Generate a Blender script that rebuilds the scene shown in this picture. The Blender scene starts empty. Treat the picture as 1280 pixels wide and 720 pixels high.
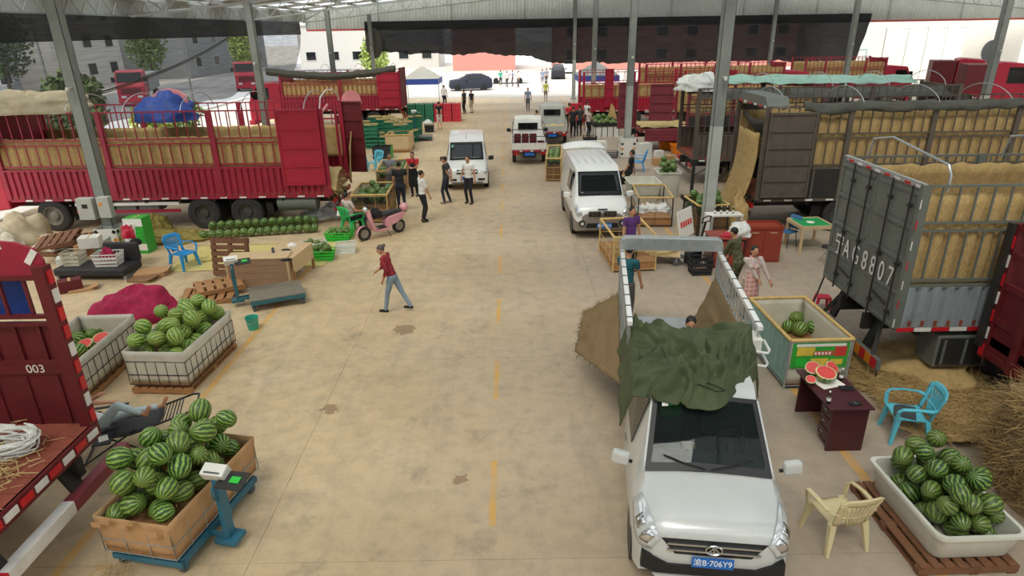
import bpy, bmesh, math, random
from mathutils import Vector, Matrix, Euler, noise as mnoise
from math import sin, cos, pi, radians, atan2, sqrt, hypot
rng = random.Random(11)
SC = bpy.context.scene
COL = SC.collection

# ---------------------------------------------------------------- camera
FPX, HCAM = 800.0, 5.9
def _camera_axes():
    r = radians(.95)
    d = Vector((634 - 640, 36 - 360, FPX)).normalized()          # world +Y as the camera sees it (x right, y down, z forward)
    n = Vector((cos(r), -sin(r), 0)).cross(d).normalized()
    if n.y < 0: n = -n
    X = n.cross(d)
    return Matrix((X, d, -n)).transposed()                        # camera = M @ world
CM = _camera_axes()
def at(px, py, h=0.0):
    """point of the photograph's 1280x720 frame that lies at height h"""
    r = CM.transposed() @ Vector((px - 640, py - 360, FPX))
    t = (h - HCAM) / r.z
    return Vector((r.x * t, r.y * t, h))
cam_data = bpy.data.cameras.new('camera')
cam_data.sensor_width = 36; cam_data.lens = FPX / 1280 * 36
cam_data.clip_end = 600
cam = bpy.data.objects.new('camera', cam_data); COL.objects.link(cam)
_r, _d, _f = CM.row[0], CM.row[1], CM.row[2]
cam.matrix_world = Matrix(((_r.x, -_d.x, -_f.x, 0), (_r.y, -_d.y, -_f.y, 0), (_r.z, -_d.z, -_f.z, HCAM), (0, 0, 0, 1)))
SC.camera = cam

# ---------------------------------------------------------------- sky, sun, exposure
SKY = 2.15
w = bpy.data.worlds.new('overcast_sky'); SC.world = w; w.use_nodes = True
bg = w.node_tree.nodes['Background']
bg.inputs[0].default_value = (.93, .965, 1.0, 1); bg.inputs[1].default_value = SKY
sun_d = bpy.data.lights.new('sun', 'SUN'); sun_d.energy = 5.2; sun_d.angle = radians(32); sun_d.color = (1, .95, .86)
sun = bpy.data.objects.new('sun', sun_d); COL.objects.link(sun); sun.rotation_euler = (radians(28), radians(-14), 0)
vs = SC.view_settings
vs.view_transform = 'Standard'; vs.look = 'None'; vs.exposure = -0.3; vs.gamma = 1.0; vs.use_curve_mapping = False
SC.display_settings.display_device = 'sRGB'

# ---------------------------------------------------------------- mesh helpers
def V(*a): return Vector(a)
class MB:
    def __init__(s): s.v = []; s.f = []; s.m = []
    def add(s, vs_, fs, mi=0):
        n = len(s.v); s.v += [tuple(v) for v in vs_]; s.f += [tuple(i + n for i in f) for f in fs]; s.m += [mi] * len(fs); return s
    def box(s, x0, x1, y0, y1, z0, z1, mi=0):
        return s.add([(x, y, z) for z in (z0, z1) for y in (y0, y1) for x in (x0, x1)],
                     [(0, 2, 3, 1), (4, 5, 7, 6), (0, 1, 5, 4), (2, 6, 7, 3), (0, 4, 6, 2), (1, 3, 7, 5)], mi)
    def obox(s, c, size, rot=(0, 0, 0), mi=0):
        M = Matrix.Translation(c) @ Euler(rot).to_matrix().to_4x4(); a, b, d = size[0] / 2, size[1] / 2, size[2] / 2
        return s.add([M @ V(x, y, z) for z in (-d, d) for y in (-b, b) for x in (-a, a)],
                     [(0, 2, 3, 1), (4, 5, 7, 6), (0, 1, 5, 4), (2, 6, 7, 3), (0, 4, 6, 2), (1, 3, 7, 5)], mi)
    def beam(s, p, q, w, h=None, mi=0, up=(0, 0, 1)):
        p, q = Vector(p), Vector(q); h = h or w; d = (q - p).normalized(); u = Vector(up)
        if abs(d.dot(u)) > .98: u = V(1, 0, 0)
        a = d.cross(u).normalized() * (w / 2); b = a.cross(d).normalized() * (h / 2)
        vs_ = [c + i * a + j * b for c in (p, q) for j in (-1, 1) for i in (-1, 1)]
        return s.add(vs_, [(0, 2, 3, 1), (4, 5, 7, 6), (0, 1, 5, 4), (2, 6, 7, 3), (0, 4, 6, 2), (1, 3, 7, 5)], mi)
    def cyl(s, p, q, r, r2=None, n=10, cap=True, mi=0):
        r2 = r if r2 is None else r2; p, q = Vector(p), Vector(q); d = (q - p).normalized()
        a = d.orthogonal().normalized(); b = d.cross(a)
        vs_ = [c + (a * cos(2 * pi * i / n) + b * sin(2 * pi * i / n)) * rr for c, rr in ((p, r), (q, r2)) for i in range(n)]
        fs = [(i, (i + 1) % n, n + (i + 1) % n, n + i) for i in range(n)]
        if cap: fs += [tuple(range(n - 1, -1, -1)), tuple(range(n, 2 * n))]
        return s.add(vs_, fs, mi)
    def tube(s, pts, r, n=6, closed=False, mi=0):
        pts = [Vector(p) for p in pts]; m = len(pts); vs_ = []; prev = None
        for i, p in enumerate(pts):
            if closed: d = pts[(i + 1) % m] - pts[i - 1]
            else: d = pts[min(i + 1, m - 1)] - pts[max(i - 1, 0)]
            d.normalize()
            a = d.orthogonal().normalized() if prev is None else (prev - d * prev.dot(d)).normalized()
            prev = a; b = d.cross(a); rr = r[i] if isinstance(r, (list, tuple)) else r
            vs_ += [p + (a * cos(2 * pi * k / n) + b * sin(2 * pi * k / n)) * rr for k in range(n)]
        fs = []
        for i in range(m if closed else m - 1):
            j = (i + 1) % m
            fs += [(i * n + k, i * n + (k + 1) % n, j * n + (k + 1) % n, j * n + k) for k in range(n)]
        if not closed: fs += [tuple(range(n - 1, -1, -1)), tuple(range((m - 1) * n, m * n))]
        return s.add(vs_, fs, mi)
    def lathe(s, prof, n=16, c=(0, 0, 0), axis='z', mi=0, cap=False):
        vs_ = []
        for r, z in prof:
            for k in range(n):
                a = 2 * pi * k / n; x, y = r * cos(a), r * sin(a)
                p = {'z': (x, y, z), 'y': (x, z, y), 'x': (z, x, y)}[axis]
                vs_.append((p[0] + c[0], p[1] + c[1], p[2] + c[2]))
        fs = [(i * n + k, i * n + (k + 1) % n, (i + 1) * n + (k + 1) % n, (i + 1) * n + k) for i in range(len(prof) - 1) for k in range(n)]
        if cap: fs += [tuple(range(n - 1, -1, -1)), tuple(range((len(prof) - 1) * n, len(prof) * n))]
        return s.add(vs_, fs, mi)
    def prism(s, poly, d0, d1, axis='y', mi=0):
        n = len(poly); P = {'y': lambda a, b, d: (a, d, b), 'x': lambda a, b, d: (d, a, b), 'z': lambda a, b, d: (a, b, d)}[axis]
        vs_ = [P(a, b, d) for d in (d0, d1) for a, b in poly]
        fs = [tuple(range(n)), tuple(range(2 * n - 1, n - 1, -1))] + [(i, i + n, (i + 1) % n + n, (i + 1) % n) for i in range(n)]
        return s.add(vs_, fs, mi)
    def grid(s, fn, nu, nv, mi=0):
        vs_ = [fn(i / nu, j / nv) for j in range(nv + 1) for i in range(nu + 1)]; k = nu + 1
        return s.add(vs_, [(j * k + i, j * k + i + 1, (j + 1) * k + i + 1, (j + 1) * k + i) for j in range(nv) for i in range(nu)], mi)
    def loft(s, rings, cap=True, mi=0, closed=True):
        n = len(rings[0]); vs_ = [p for r in rings for p in r]
        fs = [(i * n + k, i * n + (k + 1) % n, (i + 1) * n + (k + 1) % n, (i + 1) * n + k) for i in range(len(rings) - 1) for k in range(n if closed else n - 1)]
        if cap: fs += [tuple(range(n - 1, -1, -1)), tuple(range((len(rings) - 1) * n, len(rings) * n))]
        return s.add(vs_, fs, mi)
    def ell(s, c, r, n=12, m=8, rot=None, mi=0):
        c = Vector(c); Rm = Euler(rot).to_matrix() if rot is not None else None; vs_ = []
        for j in range(1, m):
            t = pi * j / m
            for k in range(n):
                p = V(r[0] * sin(t) * cos(2 * pi * k / n), r[1] * sin(t) * sin(2 * pi * k / n), r[2] * cos(t))
                vs_.append(c + (Rm @ p if Rm else p))
        top, bot = V(0, 0, r[2]), V(0, 0, -r[2])
        vs_ += [c + (Rm @ top if Rm else top), c + (Rm @ bot if Rm else bot)]
        T, B = len(vs_) - 2, len(vs_) - 1
        fs = [(j * n + k, (j + 1) * n + k, (j + 1) * n + (k + 1) % n, j * n + (k + 1) % n) for j in range(m - 2) for k in range(n)]
        fs += [(T, k, (k + 1) % n) for k in range(n)] + [(B, (m - 2) * n + (k + 1) % n, (m - 2) * n + k) for k in range(n)]
        return s.add(vs_, fs, mi)
    def capsule(s, p, q, r0, r1, n=10):
        p, q = Vector(p), Vector(q); d = q - p
        if d.length < 1e-5: d = V(0, 0, 1e-4); q = p + d
        d.normalize(); a = d.orthogonal().normalized(); b = d.cross(a); prof = []
        for k in range(1, 4): t = pi / 2 * k / 3; prof.append((r0 * sin(t), p - d * r0 * cos(t)))
        for k in range(0, 3): t = pi / 2 * k / 3; prof.append((r1 * cos(t), q + d * r1 * sin(t)))
        vs_ = [c + (a * cos(2 * pi * i / n) + b * sin(2 * pi * i / n)) * rr for rr, c in prof for i in range(n)]
        m = len(prof); vs_ += [p - d * r0, q + d * r1]; P, Q = m * n, m * n + 1
        fs = [(i * n + k, i * n + (k + 1) % n, (i + 1) * n + (k + 1) % n, (i + 1) * n + k) for i in range(m - 1) for k in range(n)]
        fs += [(P, (k + 1) % n, k) for k in range(n)] + [(Q, (m - 1) * n + k, (m - 1) * n + (k + 1) % n) for k in range(n)]
        return s.add(vs_, fs)
    def mesh(s, name, mats, smooth=False, angle=38):
        me = bpy.data.meshes.new(name); me.from_pydata(s.v, [], s.f)
        for m in (mats if isinstance(mats, (list, tuple)) else [mats]): me.materials.append(M[m])
        if any(s.m): me.polygons.foreach_set('material_index', s.m)
        bm = bmesh.new(); bm.from_mesh(me); bmesh.ops.recalc_face_normals(bm, faces=bm.faces); bm.to_mesh(me); bm.free()
        if smooth:
            me.polygons.foreach_set('use_smooth', [True] * len(me.polygons)); me.set_sharp_from_angle(angle=radians(angle))
        me.update(); return me
    def build(s, name, mats, parent=None, loc=None, rot=None, smooth=False, bevel=0, angle=38, label=None):
        return put(name, s.mesh(name, mats, smooth, angle), parent, loc, rot, bevel, label)
def put(name, me, parent=None, loc=None, rot=None, bevel=0, label=None, scale=None):
    o = bpy.data.objects.new(name, me); COL.objects.link(o)
    if parent is not None: o.parent = parent
    if loc is not None: o.location = loc
    if rot is not None: o.rotation_euler = rot
    if scale is not None: o.scale = scale
    if bevel:
        b = o.modifiers.new('bevel', 'BEVEL'); b.width = bevel; b.segments = 2; b.limit_method = 'ANGLE'; b.angle_limit = radians(35)
    if label: o['label'] = label
    return o
def tag(o, label, cat, group=None):
    o['label'] = label; o['category'] = cat
    if group: o['group'] = group
    return o
def thing(name, label, cat, loc=(0, 0, 0), rz=0, group=None, rot=None):
    o = bpy.data.objects.new(name, None); COL.objects.link(o); o.empty_display_size = .1
    o.location = loc; o.rotation_euler = rot if rot is not None else (0, 0, rz)
    return tag(o, label, cat, group)
def struct(o): o['kind'] = 'structure'; return o
CACHE = {}
def cached(key, fn):
    if key not in CACHE: CACHE[key] = fn()
    return CACHE[key]
def nz(x, y, z=0): return mnoise.noise((x, y, z))

# ---------------------------------------------------------------- materials
M = {}
def srgb(c):
    if isinstance(c, str):
        c = [int(c[i:i + 2], 16) / 255 for i in (0, 2, 4)]
    return tuple((x / 12.92 if x <= .04045 else ((x + .055) / 1.055) ** 2.4) for x in c)
def base(name):
    m = bpy.data.materials.new(name); m.use_nodes = True; M[name] = m
    nt = m.node_tree; return m, nt, nt.nodes['Principled BSDF']
def node(nt, t, **kw):
    n = nt.nodes.new(t)
    for k, v in kw.items():
        if isinstance(k, str) and hasattr(n, k): setattr(n, k, v)
    return n
def ramp(nt, stops, fac=None):
    r = nt.nodes.new('ShaderNodeValToRGB'); e = r.color_ramp.elements
    while len(e) < len(stops): e.new(.5)
    for el, (p, c) in zip(e, stops): el.position = p; el.color = (*c, 1)
    if fac is not None: nt.links.new(fac, r.inputs[0])
    return r
def mapped(nt, scale=(1, 1, 1), coord='Object', rot=(0, 0, 0)):
    tc = nt.nodes.new('ShaderNodeTexCoord'); mp = nt.nodes.new('ShaderNodeMapping')
    mp.inputs['Scale'].default_value = scale; mp.inputs['Rotation'].default_value = rot
    nt.links.new(tc.outputs[coord], mp.inputs[0]); return mp.outputs[0]
def noise_(nt, vec, scale, detail=4, rough=.55):
    n = nt.nodes.new('ShaderNodeTexNoise'); n.inputs['Scale'].default_value = scale; n.inputs['Detail'].default_value = detail; n.inputs['Roughness'].default_value = rough
    if vec is not None: nt.links.new(vec, n.inputs['Vector'])
    return n.outputs['Fac']
def bump_(nt, b, h, strength, dist=.02):
    bp = nt.nodes.new('ShaderNodeBump'); bp.inputs['Strength'].default_value = strength; bp.inputs['Distance'].default_value = dist
    nt.links.new(h, bp.inputs['Height']); nt.links.new(bp.outputs[0], b.inputs['Normal'])
def mat(name, col, rough=.6, metal=0, var=.12, scale=3, col2=None, stretch=(1, 1, 1), bump=0, bscale=40, dirt=None, dirt_amt=.5, dscale=2.5, alpha=None, trans=0, coat=0):
    m, nt, b = base(name); c = srgb(col)
    b.inputs['Roughness'].default_value = rough; b.inputs['Metallic'].default_value = metal
    lo = tuple(x * (1 - var) for x in c); hi = srgb(col2) if col2 else tuple(min(1, x * (1 + var)) for x in c)
    vec = mapped(nt, stretch)
    n = noise_(nt, vec, scale, 5)
    out = ramp(nt, [(.3, lo), (.7, hi)], n).outputs[0]
    if dirt:
        n2 = noise_(nt, mapped(nt), dscale, 7, .68); r2 = ramp(nt, [(.5, (0, 0, 0)), (.72, (dirt_amt,) * 3)], n2)
        mx = nt.nodes.new('ShaderNodeMix'); mx.data_type = 'RGBA'
        nt.links.new(r2.outputs[0], mx.inputs['Factor']); nt.links.new(out, mx.inputs['A']); mx.inputs['B'].default_value = (*srgb(dirt), 1)
        out = mx.outputs['Result']
    nt.links.new(out, b.inputs['Base Color'])
    if bump: bump_(nt, b, noise_(nt, vec, bscale, 3), bump)
    if alpha is not None: b.inputs['Alpha'].default_value = alpha
    if trans: b.inputs['Transmission Weight'].default_value = trans
    if coat: b.inputs['Coat Weight'].default_value = coat; b.inputs['Coat Roughness'].default_value = .1
    return m
def math_(nt, op, a, b=None, clamp=False):
    n = nt.nodes.new('ShaderNodeMath'); n.operation = op; n.use_clamp = clamp
    for i, x in enumerate((a, b)):
        if x is None: continue
        if isinstance(x, (int, float)): n.inputs[i].default_value = x
        else: nt.links.new(x, n.inputs[i])
    return n.outputs[0]
def mixc(nt, fac, a, b):
    mx = nt.nodes.new('ShaderNodeMix'); mx.data_type = 'RGBA'
    for k, x in (('Factor', fac), ('A', a), ('B', b)):
        if isinstance(x, (int, float)): mx.inputs[k].default_value = x
        elif isinstance(x, tuple): mx.inputs[k].default_value = (*x, 1)
        else: nt.links.new(x, mx.inputs[k])
    return mx.outputs['Result']

def melon_mat(name, light, dark, spot='d8c060', stripes=10, width=.05, spot_on=True):
    m, nt, b = base(name); tc = nt.nodes.new('ShaderNodeTexCoord')
    sx = nt.nodes.new('ShaderNodeSeparateXYZ'); nt.links.new(tc.outputs['Object'], sx.inputs[0])
    oi = nt.nodes.new('ShaderNodeObjectInfo')
    off = nt.nodes.new('ShaderNodeVectorMath'); off.operation = 'ADD'; cb = nt.nodes.new('ShaderNodeCombineXYZ')
    nt.links.new(math_(nt, 'MULTIPLY', oi.outputs['Random'], 30.), cb.inputs[0]); nt.links.new(tc.outputs['Object'], off.inputs[0]); nt.links.new(cb.outputs[0], off.inputs[1])
    a = math_(nt, 'ARCTAN2', sx.outputs[1], sx.outputs[0])
    n = noise_(nt, off.outputs[0], 26, 3, .6)
    ph = math_(nt, 'ADD', math_(nt, 'MULTIPLY', a, stripes), math_(nt, 'MULTIPLY', math_(nt, 'SUBTRACT', n, .5), 6.5))
    s = math_(nt, 'MULTIPLY_ADD' if False else 'ADD', math_(nt, 'MULTIPLY', math_(nt, 'SINE', ph), .5), .5)
    c1, c2 = srgb(light), srgb(dark)
    r = ramp(nt, [(.38, c2), (.72, tuple((x + y) / 2 for x, y in zip(c1, c2))), (.93, c1)], s)
    tint = mixc(nt, math_(nt, 'MULTIPLY', oi.outputs['Random'], .38), r.outputs[0], srgb('77803c'))
    if spot_on:
        k = math_(nt, 'MULTIPLY', math_(nt, 'ADD', math_(nt, 'MULTIPLY', sx.outputs[0], -9.), math_(nt, 'MULTIPLY', n, .8)), 1.0)
        sp = ramp(nt, [(.86, (0, 0, 0)), (1., (.75,) * 3)], math_(nt, 'SUBTRACT', k, .42))
        tint = mixc(nt, sp.outputs[0], tint, srgb(spot))
    nt.links.new(tint, b.inputs['Base Color']); b.inputs['Roughness'].default_value = .38
    return m

# fabrics, metals, paints -------------------------------------------------------------
mat('red_paint', '9a1e38', .5, var=.12, dirt='6a2a2a', dirt_amt=.45)
mat('red_paint_bright', 'a81d36', .45, dirt='7a2a30', dirt_amt=.35)
mat('dark_red_paint', '64181f', .55, dirt='3c1a18', dirt_amt=.5)
mat('maroon_paint', '843440', .55, dirt='5a3030', dirt_amt=.5)
mat('pink_paint', 'd98a8c', .5, dirt='b86a70', dirt_amt=.5)
mat('truck_grey', '6c7068', .5, dirt='4a4a44', dirt_amt=.5, dscale=3)
mat('truck_grey_light', '8c9498', .45, dirt='6a665c', dirt_amt=.5, stretch=(6, 6, .5))
mat('truck_brown', '5c5248', .6, dirt='3c3630', dirt_amt=.5)
mat('chassis', '26241f', .7, dirt='4a4034', dirt_amt=.4)
mat('tyre', '2e2c2b', .85, dirt='5a5046', dirt_amt=.4, bump=.2, bscale=60)
mat('rim', '9a958a', .45, .5, dirt='5a5048', dirt_amt=.6)
mat('rim_dark', '5a5650', .5, .4, dirt='3a342e', dirt_amt=.6)
mat('white_tape', 'e6e2dc', .45, dirt='b0a89e', dirt_amt=.4)
mat('red_tape', 'c81e28', .45)
mat('white_paint', 'e4e4e0', .3, var=.03, coat=.4)
mat('silver_white', 'cdcfcd', .28, .1, var=.03, coat=.5)
mat('van_lower', '8f857b', .35, .3, var=.06)
mat('black_plastic', '1a1b1d', .45, var=.1)
mat('grey_plastic', '55585a', .5)
mat('white_plastic', 'e6e4dc', .4, var=.05, dirt='b8ae9c', dirt_amt=.4)
mat('chrome', 'd0d2d4', .15, 1, var=.03)
mat('lamp_glass', 'd4d8da', .08, .3, var=.05)
mat('amber', 'e08a20', .3); mat('red_lens', 'b41818', .25)
mat('plate_blue', '1c6ac0', .4, var=.04); mat('plate_white', 'f4f6f8', .5, var=.01)
mat('plate_yellow', 'e0a818', .4)
mat('steel', 'aeb2b0', .4, .7, dirt='80786a', dirt_amt=.4)
mat('galvanised', 'b4b8b8', .38, .55, var=.1, scale=9)
mat('dark_steel', '3c3c3a', .5, .5, dirt='5a4030', dirt_amt=.4)
mat('column_grey', '80847e', .6, var=.06, dirt='62645e', dirt_amt=.35)
mat('column_pale', 'b0b4ac', .6, var=.05, dirt='8a8a80', dirt_amt=.35)
mat('truss_grey', '9a9c98', .6, var=.05)
mat('roof_sheet', 'a8aca8', .55, var=.06)
mat('wall_sheet', 'b6bab4', .55, var=.05, dirt='9a9c94', dirt_amt=.3)
mat('fascia_red', 'b85048', .6)
mat('tarp_green', '454e30', .7, var=.25, scale=3, bump=.15, bscale=120)
mat('tarp_dark', '4a4a42', .8, var=.2, bump=.2, bscale=60)
mat('tarp_beige', 'b0a286', .85, var=.18, dirt='8a7c62', dirt_amt=.5)
mat('tarp_teal', '8fb4a6', .6, var=.2, stretch=(1, 6, 1))
mat('tarp_olive', '8c7e3e', .85, var=.25, scale=6)
mat('tarp_blue', '20408c', .6, var=.2)
mat('cloth_maroon', '9c1a44', .9, var=.25, scale=8, bump=.4, bscale=30)
mat('straw', 'bfa06a', .9, var=.5, scale=26, stretch=(7, 7, .5), bump=.5, bscale=60, dirt='8e7446', dirt_amt=.5, dscale=6)
mat('straw_side', 'ba9c68', .9, var=.5, scale=26, stretch=(.5, 7, 7), bump=.5, bscale=60, dirt='8a7046', dirt_amt=.5, dscale=6)
mat('straw_pale', 'cdb47c', .9, var=.3, scale=30, stretch=(1, 5, 5), bump=.4, bscale=60)
mat('straw_brown', '8a7350', .9, var=.45, scale=22, stretch=(7, 7, .6), bump=.5, bscale=50, dirt='6e5430', dirt_amt=.5, dscale=5)
mat('greens', '74804a', .8, var=.4, scale=20)
mat('mat_yellow', 'cfc07a', .85, var=.2, stretch=(8, 8, 1), scale=12)
mat('wood', 'a87a4e', .7, var=.2, scale=6, stretch=(1, 10, 10), dirt='7a5434', dirt_amt=.4)
mat('wood_pale', 'd2b68c', .6, var=.12, scale=6, stretch=(1, 12, 12), dirt='b0946a', dirt_amt=.4)
mat('wood_dark', '7a5238', .75, var=.25, scale=6, stretch=(1, 10, 10), dirt='4a3222', dirt_amt=.5)
mat('wood_plank', '9c7c60', .65, var=.18, scale=5, stretch=(1, 14, 14))
mat('wood_deck', '8a4634', .75, var=.2, scale=5, stretch=(10, 1, 10), dirt='5a3428', dirt_amt=.5)
mat('desk_maroon', '4a2026', .35, var=.15, scale=5, stretch=(10, 1, 10))
mat('cabinet_red', '9a4030', .4, var=.12, dirt='6e2c22', dirt_amt=.4)
mat('bamboo', 'd6b470', .5, var=.15, scale=6, stretch=(1, 1, 1), dirt='a8803e', dirt_amt=.5, dscale=8)
mat('cardboard', 'bd9468', .85, var=.1, scale=4, dirt='94704a', dirt_amt=.5)
mat('cardboard_dark', '8a6848', .85, var=.15)
mat('crate_film', 'cfcabb', .35, var=.08, dirt='a8a290', dirt_amt=.5)
mat('foam_board', 'd2cdbb', .7, var=.06, dirt='a89e86', dirt_amt=.5)
mat('tub_white', 'd6d4c8', .45, var=.05, dirt='a8a08c', dirt_amt=.5)
mat('scale_blue', '2e6c84', .4, var=.12, dirt='4a5a5a', dirt_amt=.4)
mat('scale_teal', '2c6470', .45, var=.12, dirt='4e5450', dirt_amt=.4)
mat('scale_deck', '8c8474', .5, .4, var=.12, dirt='6a6050', dirt_amt=.5)
mat('plastic_cyan', '5cb8cc', .35, var=.05); mat('plastic_blue', '2496d8', .32, var=.05)
mat('plastic_beige', 'd6c79a', .4, var=.05); mat('plastic_green', '26c468', .35, var=.06)
mat('plastic_lime', '2cc43c', .35, var=.06); mat('plastic_teal', '3ca890', .4, var=.05)
mat('plastic_orange', 'f08418', .35, var=.06); mat('plastic_red', 'c8203c', .35, var=.06)
mat('crate_white', 'e0e0d8', .5, var=.05, dirt='b8b4a4', dirt_amt=.4); mat('crate_black', '2a2c30', .5)
mat('crate_green', '2c7a5c', .55, var=.25, scale=8); mat('crate_red', 'c83040', .5); mat('crate_yellow', 'd89a2c', .5)
mat('scooter_pink', 'dc9aa4', .3, var=.04, coat=.5); mat('seat_black', '2c2a2c', .55)
mat('felt_green', '1c9450', .8, var=.05); mat('seat_blue', '3a6a94', .5)
mat('bag_white', 'e2e2dc', .4, var=.1, scale=10); mat('sack', 'c4bca8', .85, var=.15)
mat('paper', 'f0ece2', .7, var=.03); mat('carton_green', '3aa63c', .5, var=.1); mat('print_red', 'd8403c', .5); mat('print_yellow', 'e8c84a', .5)
mat('electric_grey', 'b4b4ac', .5, var=.05, dirt='8a8a80', dirt_amt=.4)
mat('melon_flesh', 'd84a44', .45, var=.15, scale=20); mat('melon_rind', 'dfe6bc', .5)
mat('stem', '8a8448', .8)
mat('skin', 'c08a6a', .55, var=.08); mat('hair', '1c1816', .6, var=.3, scale=30); mat('hair_grey', '5c544e', .6, var=.3, scale=30)
mat('eye', '161210', .3); mat('lip', '9c5a4c', .5)
for k, c in {'shirt_white': 'e8e6e2', 'shirt_black': '26262a', 'shirt_grey': '8c9098', 'shirt_red': 'c42c34', 'shirt_teal': '1e5a64', 'shirt_purple': '5c3474',
             'shirt_dark': '3c4040', 'shirt_yellow': 'd8d868', 'shirt_blue': '8494b0', 'shirt_pale': 'c8b8b0', 'trousers_black': '1e1e24', 'trousers_navy': '2a2e3c', 'jeans': '8496a4',
             'jeans_pale': 'b4c4c8', 'trousers_khaki': 'a89c88', 'apron_black': '1e1e22', 'apron_red': 'c02c3c', 'shoe_black': '1c1a1a', 'shoe_tan': '8a7a68', 'trousers_grey': '5c5854'}.items():
    mat(k, c, .85, var=.12, scale=9, bump=.1, bscale=80)
def plaid(name, c0, c1, c2, sc):
    m, nt, b = base(name); vec = mapped(nt, (sc,) * 3); sx = nt.nodes.new('ShaderNodeSeparateXYZ'); nt.links.new(vec, sx.inputs[0])
    a = math_(nt, 'GREATER_THAN', math_(nt, 'SINE', sx.outputs[0]), .4); c = math_(nt, 'GREATER_THAN', math_(nt, 'SINE', sx.outputs[2]), .4)
    o = mixc(nt, math_(nt, 'MULTIPLY', a, .6), srgb(c0), srgb(c1)); o = mixc(nt, math_(nt, 'MULTIPLY', c, .6), o, srgb(c2))
    nt.links.new(o, b.inputs['Base Color']); b.inputs['Roughness'].default_value = .9
plaid('shirt_plaid', 'a02e34', '5a1c28', '782430', 90); plaid('apron_pink', 'd8a8a0', 'c06a68', 'e4ccc0', 60)
def camo(name, cs):
    m, nt, b = base(name); n = noise_(nt, mapped(nt), 14, 2)
    r = ramp(nt, [(.3, srgb(cs[0])), (.45, srgb(cs[1])), (.6, srgb(cs[2]))], n); r.color_ramp.interpolation = 'CONSTANT'
    nt.links.new(r.outputs[0], b.inputs['Base Color']); b.inputs['Roughness'].default_value = .9
camo('shirt_camo', ['5c5c3e', '46482e', '7c7654'])
melon_mat('melon_mid', '92b652', '264a1e', stripes=13); melon_mat('melon_light', 'bccd6c', '56842f', 'e2cf6a', 12)
melon_mat('melon_dark', '7a9c46', '1e3a1c', 'e0b428', 12); melon_mat('melon_far', '7c9a50', '35582c', stripes=8, spot_on=False)
# window glass of vehicles: dark reflective
m, nt, b = base('car_glass'); b.inputs['Base Color'].default_value = (.008, .011, .012, 1); b.inputs['Roughness'].default_value = .04; b.inputs['Specular IOR Level'].default_value = .5
def clear_glass(name, tint, amount):
    m, nt, b = base(name); tr = nt.nodes.new('ShaderNodeBsdfTransparent'); tr.inputs[0].default_value = (*tint, 1); b.inputs['Base Color'].default_value = (.02, .03, .03, 1); b.inputs['Roughness'].default_value = .03
    mx = nt.nodes.new('ShaderNodeMixShader'); mx.inputs[0].default_value = amount; nt.links.new(tr.outputs[0], mx.inputs[1]); nt.links.new(b.outputs[0], mx.inputs[2])
    nt.links.new(mx.outputs[0], nt.nodes['Material Output'].inputs[0])
clear_glass('windscreen', (.55, .62, .6), .45); clear_glass('clear_film', (.93, .95, .93), .3); clear_glass('skylight_sheet', (.86, .9, .9), .25)
M['skylight_sheet'].node_tree.nodes['Principled BSDF'].inputs['Base Color'].default_value = (.85, .88, .88, 1); M['skylight_sheet'].node_tree.nodes['Principled BSDF'].inputs['Roughness'].default_value = .6
def net(name, col, cover, streak):
    m, nt, b = base(name); b.inputs['Base Color'].default_value = (*srgb(col), 1); b.inputs['Roughness'].default_value = .9
    tr = nt.nodes.new('ShaderNodeBsdfTransparent'); mx = nt.nodes.new('ShaderNodeMixShader')
    n = noise_(nt, mapped(nt, (.25, .25, 6)), 2.2, 4); r = ramp(nt, [(.3, (cover - streak,) * 3), (.7, (cover + streak,) * 3)], n)
    nt.links.new(r.outputs[0], mx.inputs[0]); nt.links.new(tr.outputs[0], mx.inputs[1]); nt.links.new(b.outputs[0], mx.inputs[2]); nt.links.new(mx.outputs[0], nt.nodes['Material Output'].inputs[0])
net('shade_net', '34383a', .66, .07); net('shade_net_dense', '1c1d1e', .98, .015); net('shade_net_back', '202022', .98, .012); mat('net_print', '3c4256', .9); net('mesh_lining', '4a4a44', .7, .1)

# concrete floor: warm, greyer and more stained on the loading lane, painted lines
m, nt, b = base('concrete'); geo = nt.nodes.new('ShaderNodeNewGeometry'); P_ = geo.outputs['Position']
sx = nt.nodes.new('ShaderNodeSeparateXYZ'); nt.links.new(P_, sx.inputs[0])
n1 = noise_(nt, P_, .35, 6, .6); n2 = noise_(nt, P_, 3.2, 8, .7); n3 = noise_(nt, P_, 1.1, 7, .72)
c = ramp(nt, [(.3, srgb('c0a680')), (.55, srgb('d2b992')), (.75, srgb('dcc6a4'))], n1).outputs[0]
lane = ramp(nt, [(0, (0,) * 3), (1, (1,) * 3)], math_(nt, 'MULTIPLY', math_(nt, 'ADD', sx.outputs[0], math_(nt, 'MULTIPLY', n1, 6.)), .16, True)).outputs[0]
c = mixc(nt, math_(nt, 'MULTIPLY', lane, .85), c, srgb('a8998a'))
c = mixc(nt, ramp(nt, [(.42, (0,) * 3), (.66, (.42,) * 3)], n2).outputs[0], c, srgb('8f8371'))
c = mixc(nt, ramp(nt, [(.56, (0,) * 3), (.7, (.5,) * 3)], n3).outputs[0], c, srgb('796f62'))
mp = nt.nodes.new('ShaderNodeMapping'); mp.inputs['Scale'].default_value = (1.2, .12, 1); nt.links.new(P_, mp.inputs[0])
c = mixc(nt, ramp(nt, [(.52, (0,) * 3), (.7, (.3,) * 3)], noise_(nt, mp.outputs[0], 1.6, 6, .7)).outputs[0], c, srgb('8a8074'))
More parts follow.
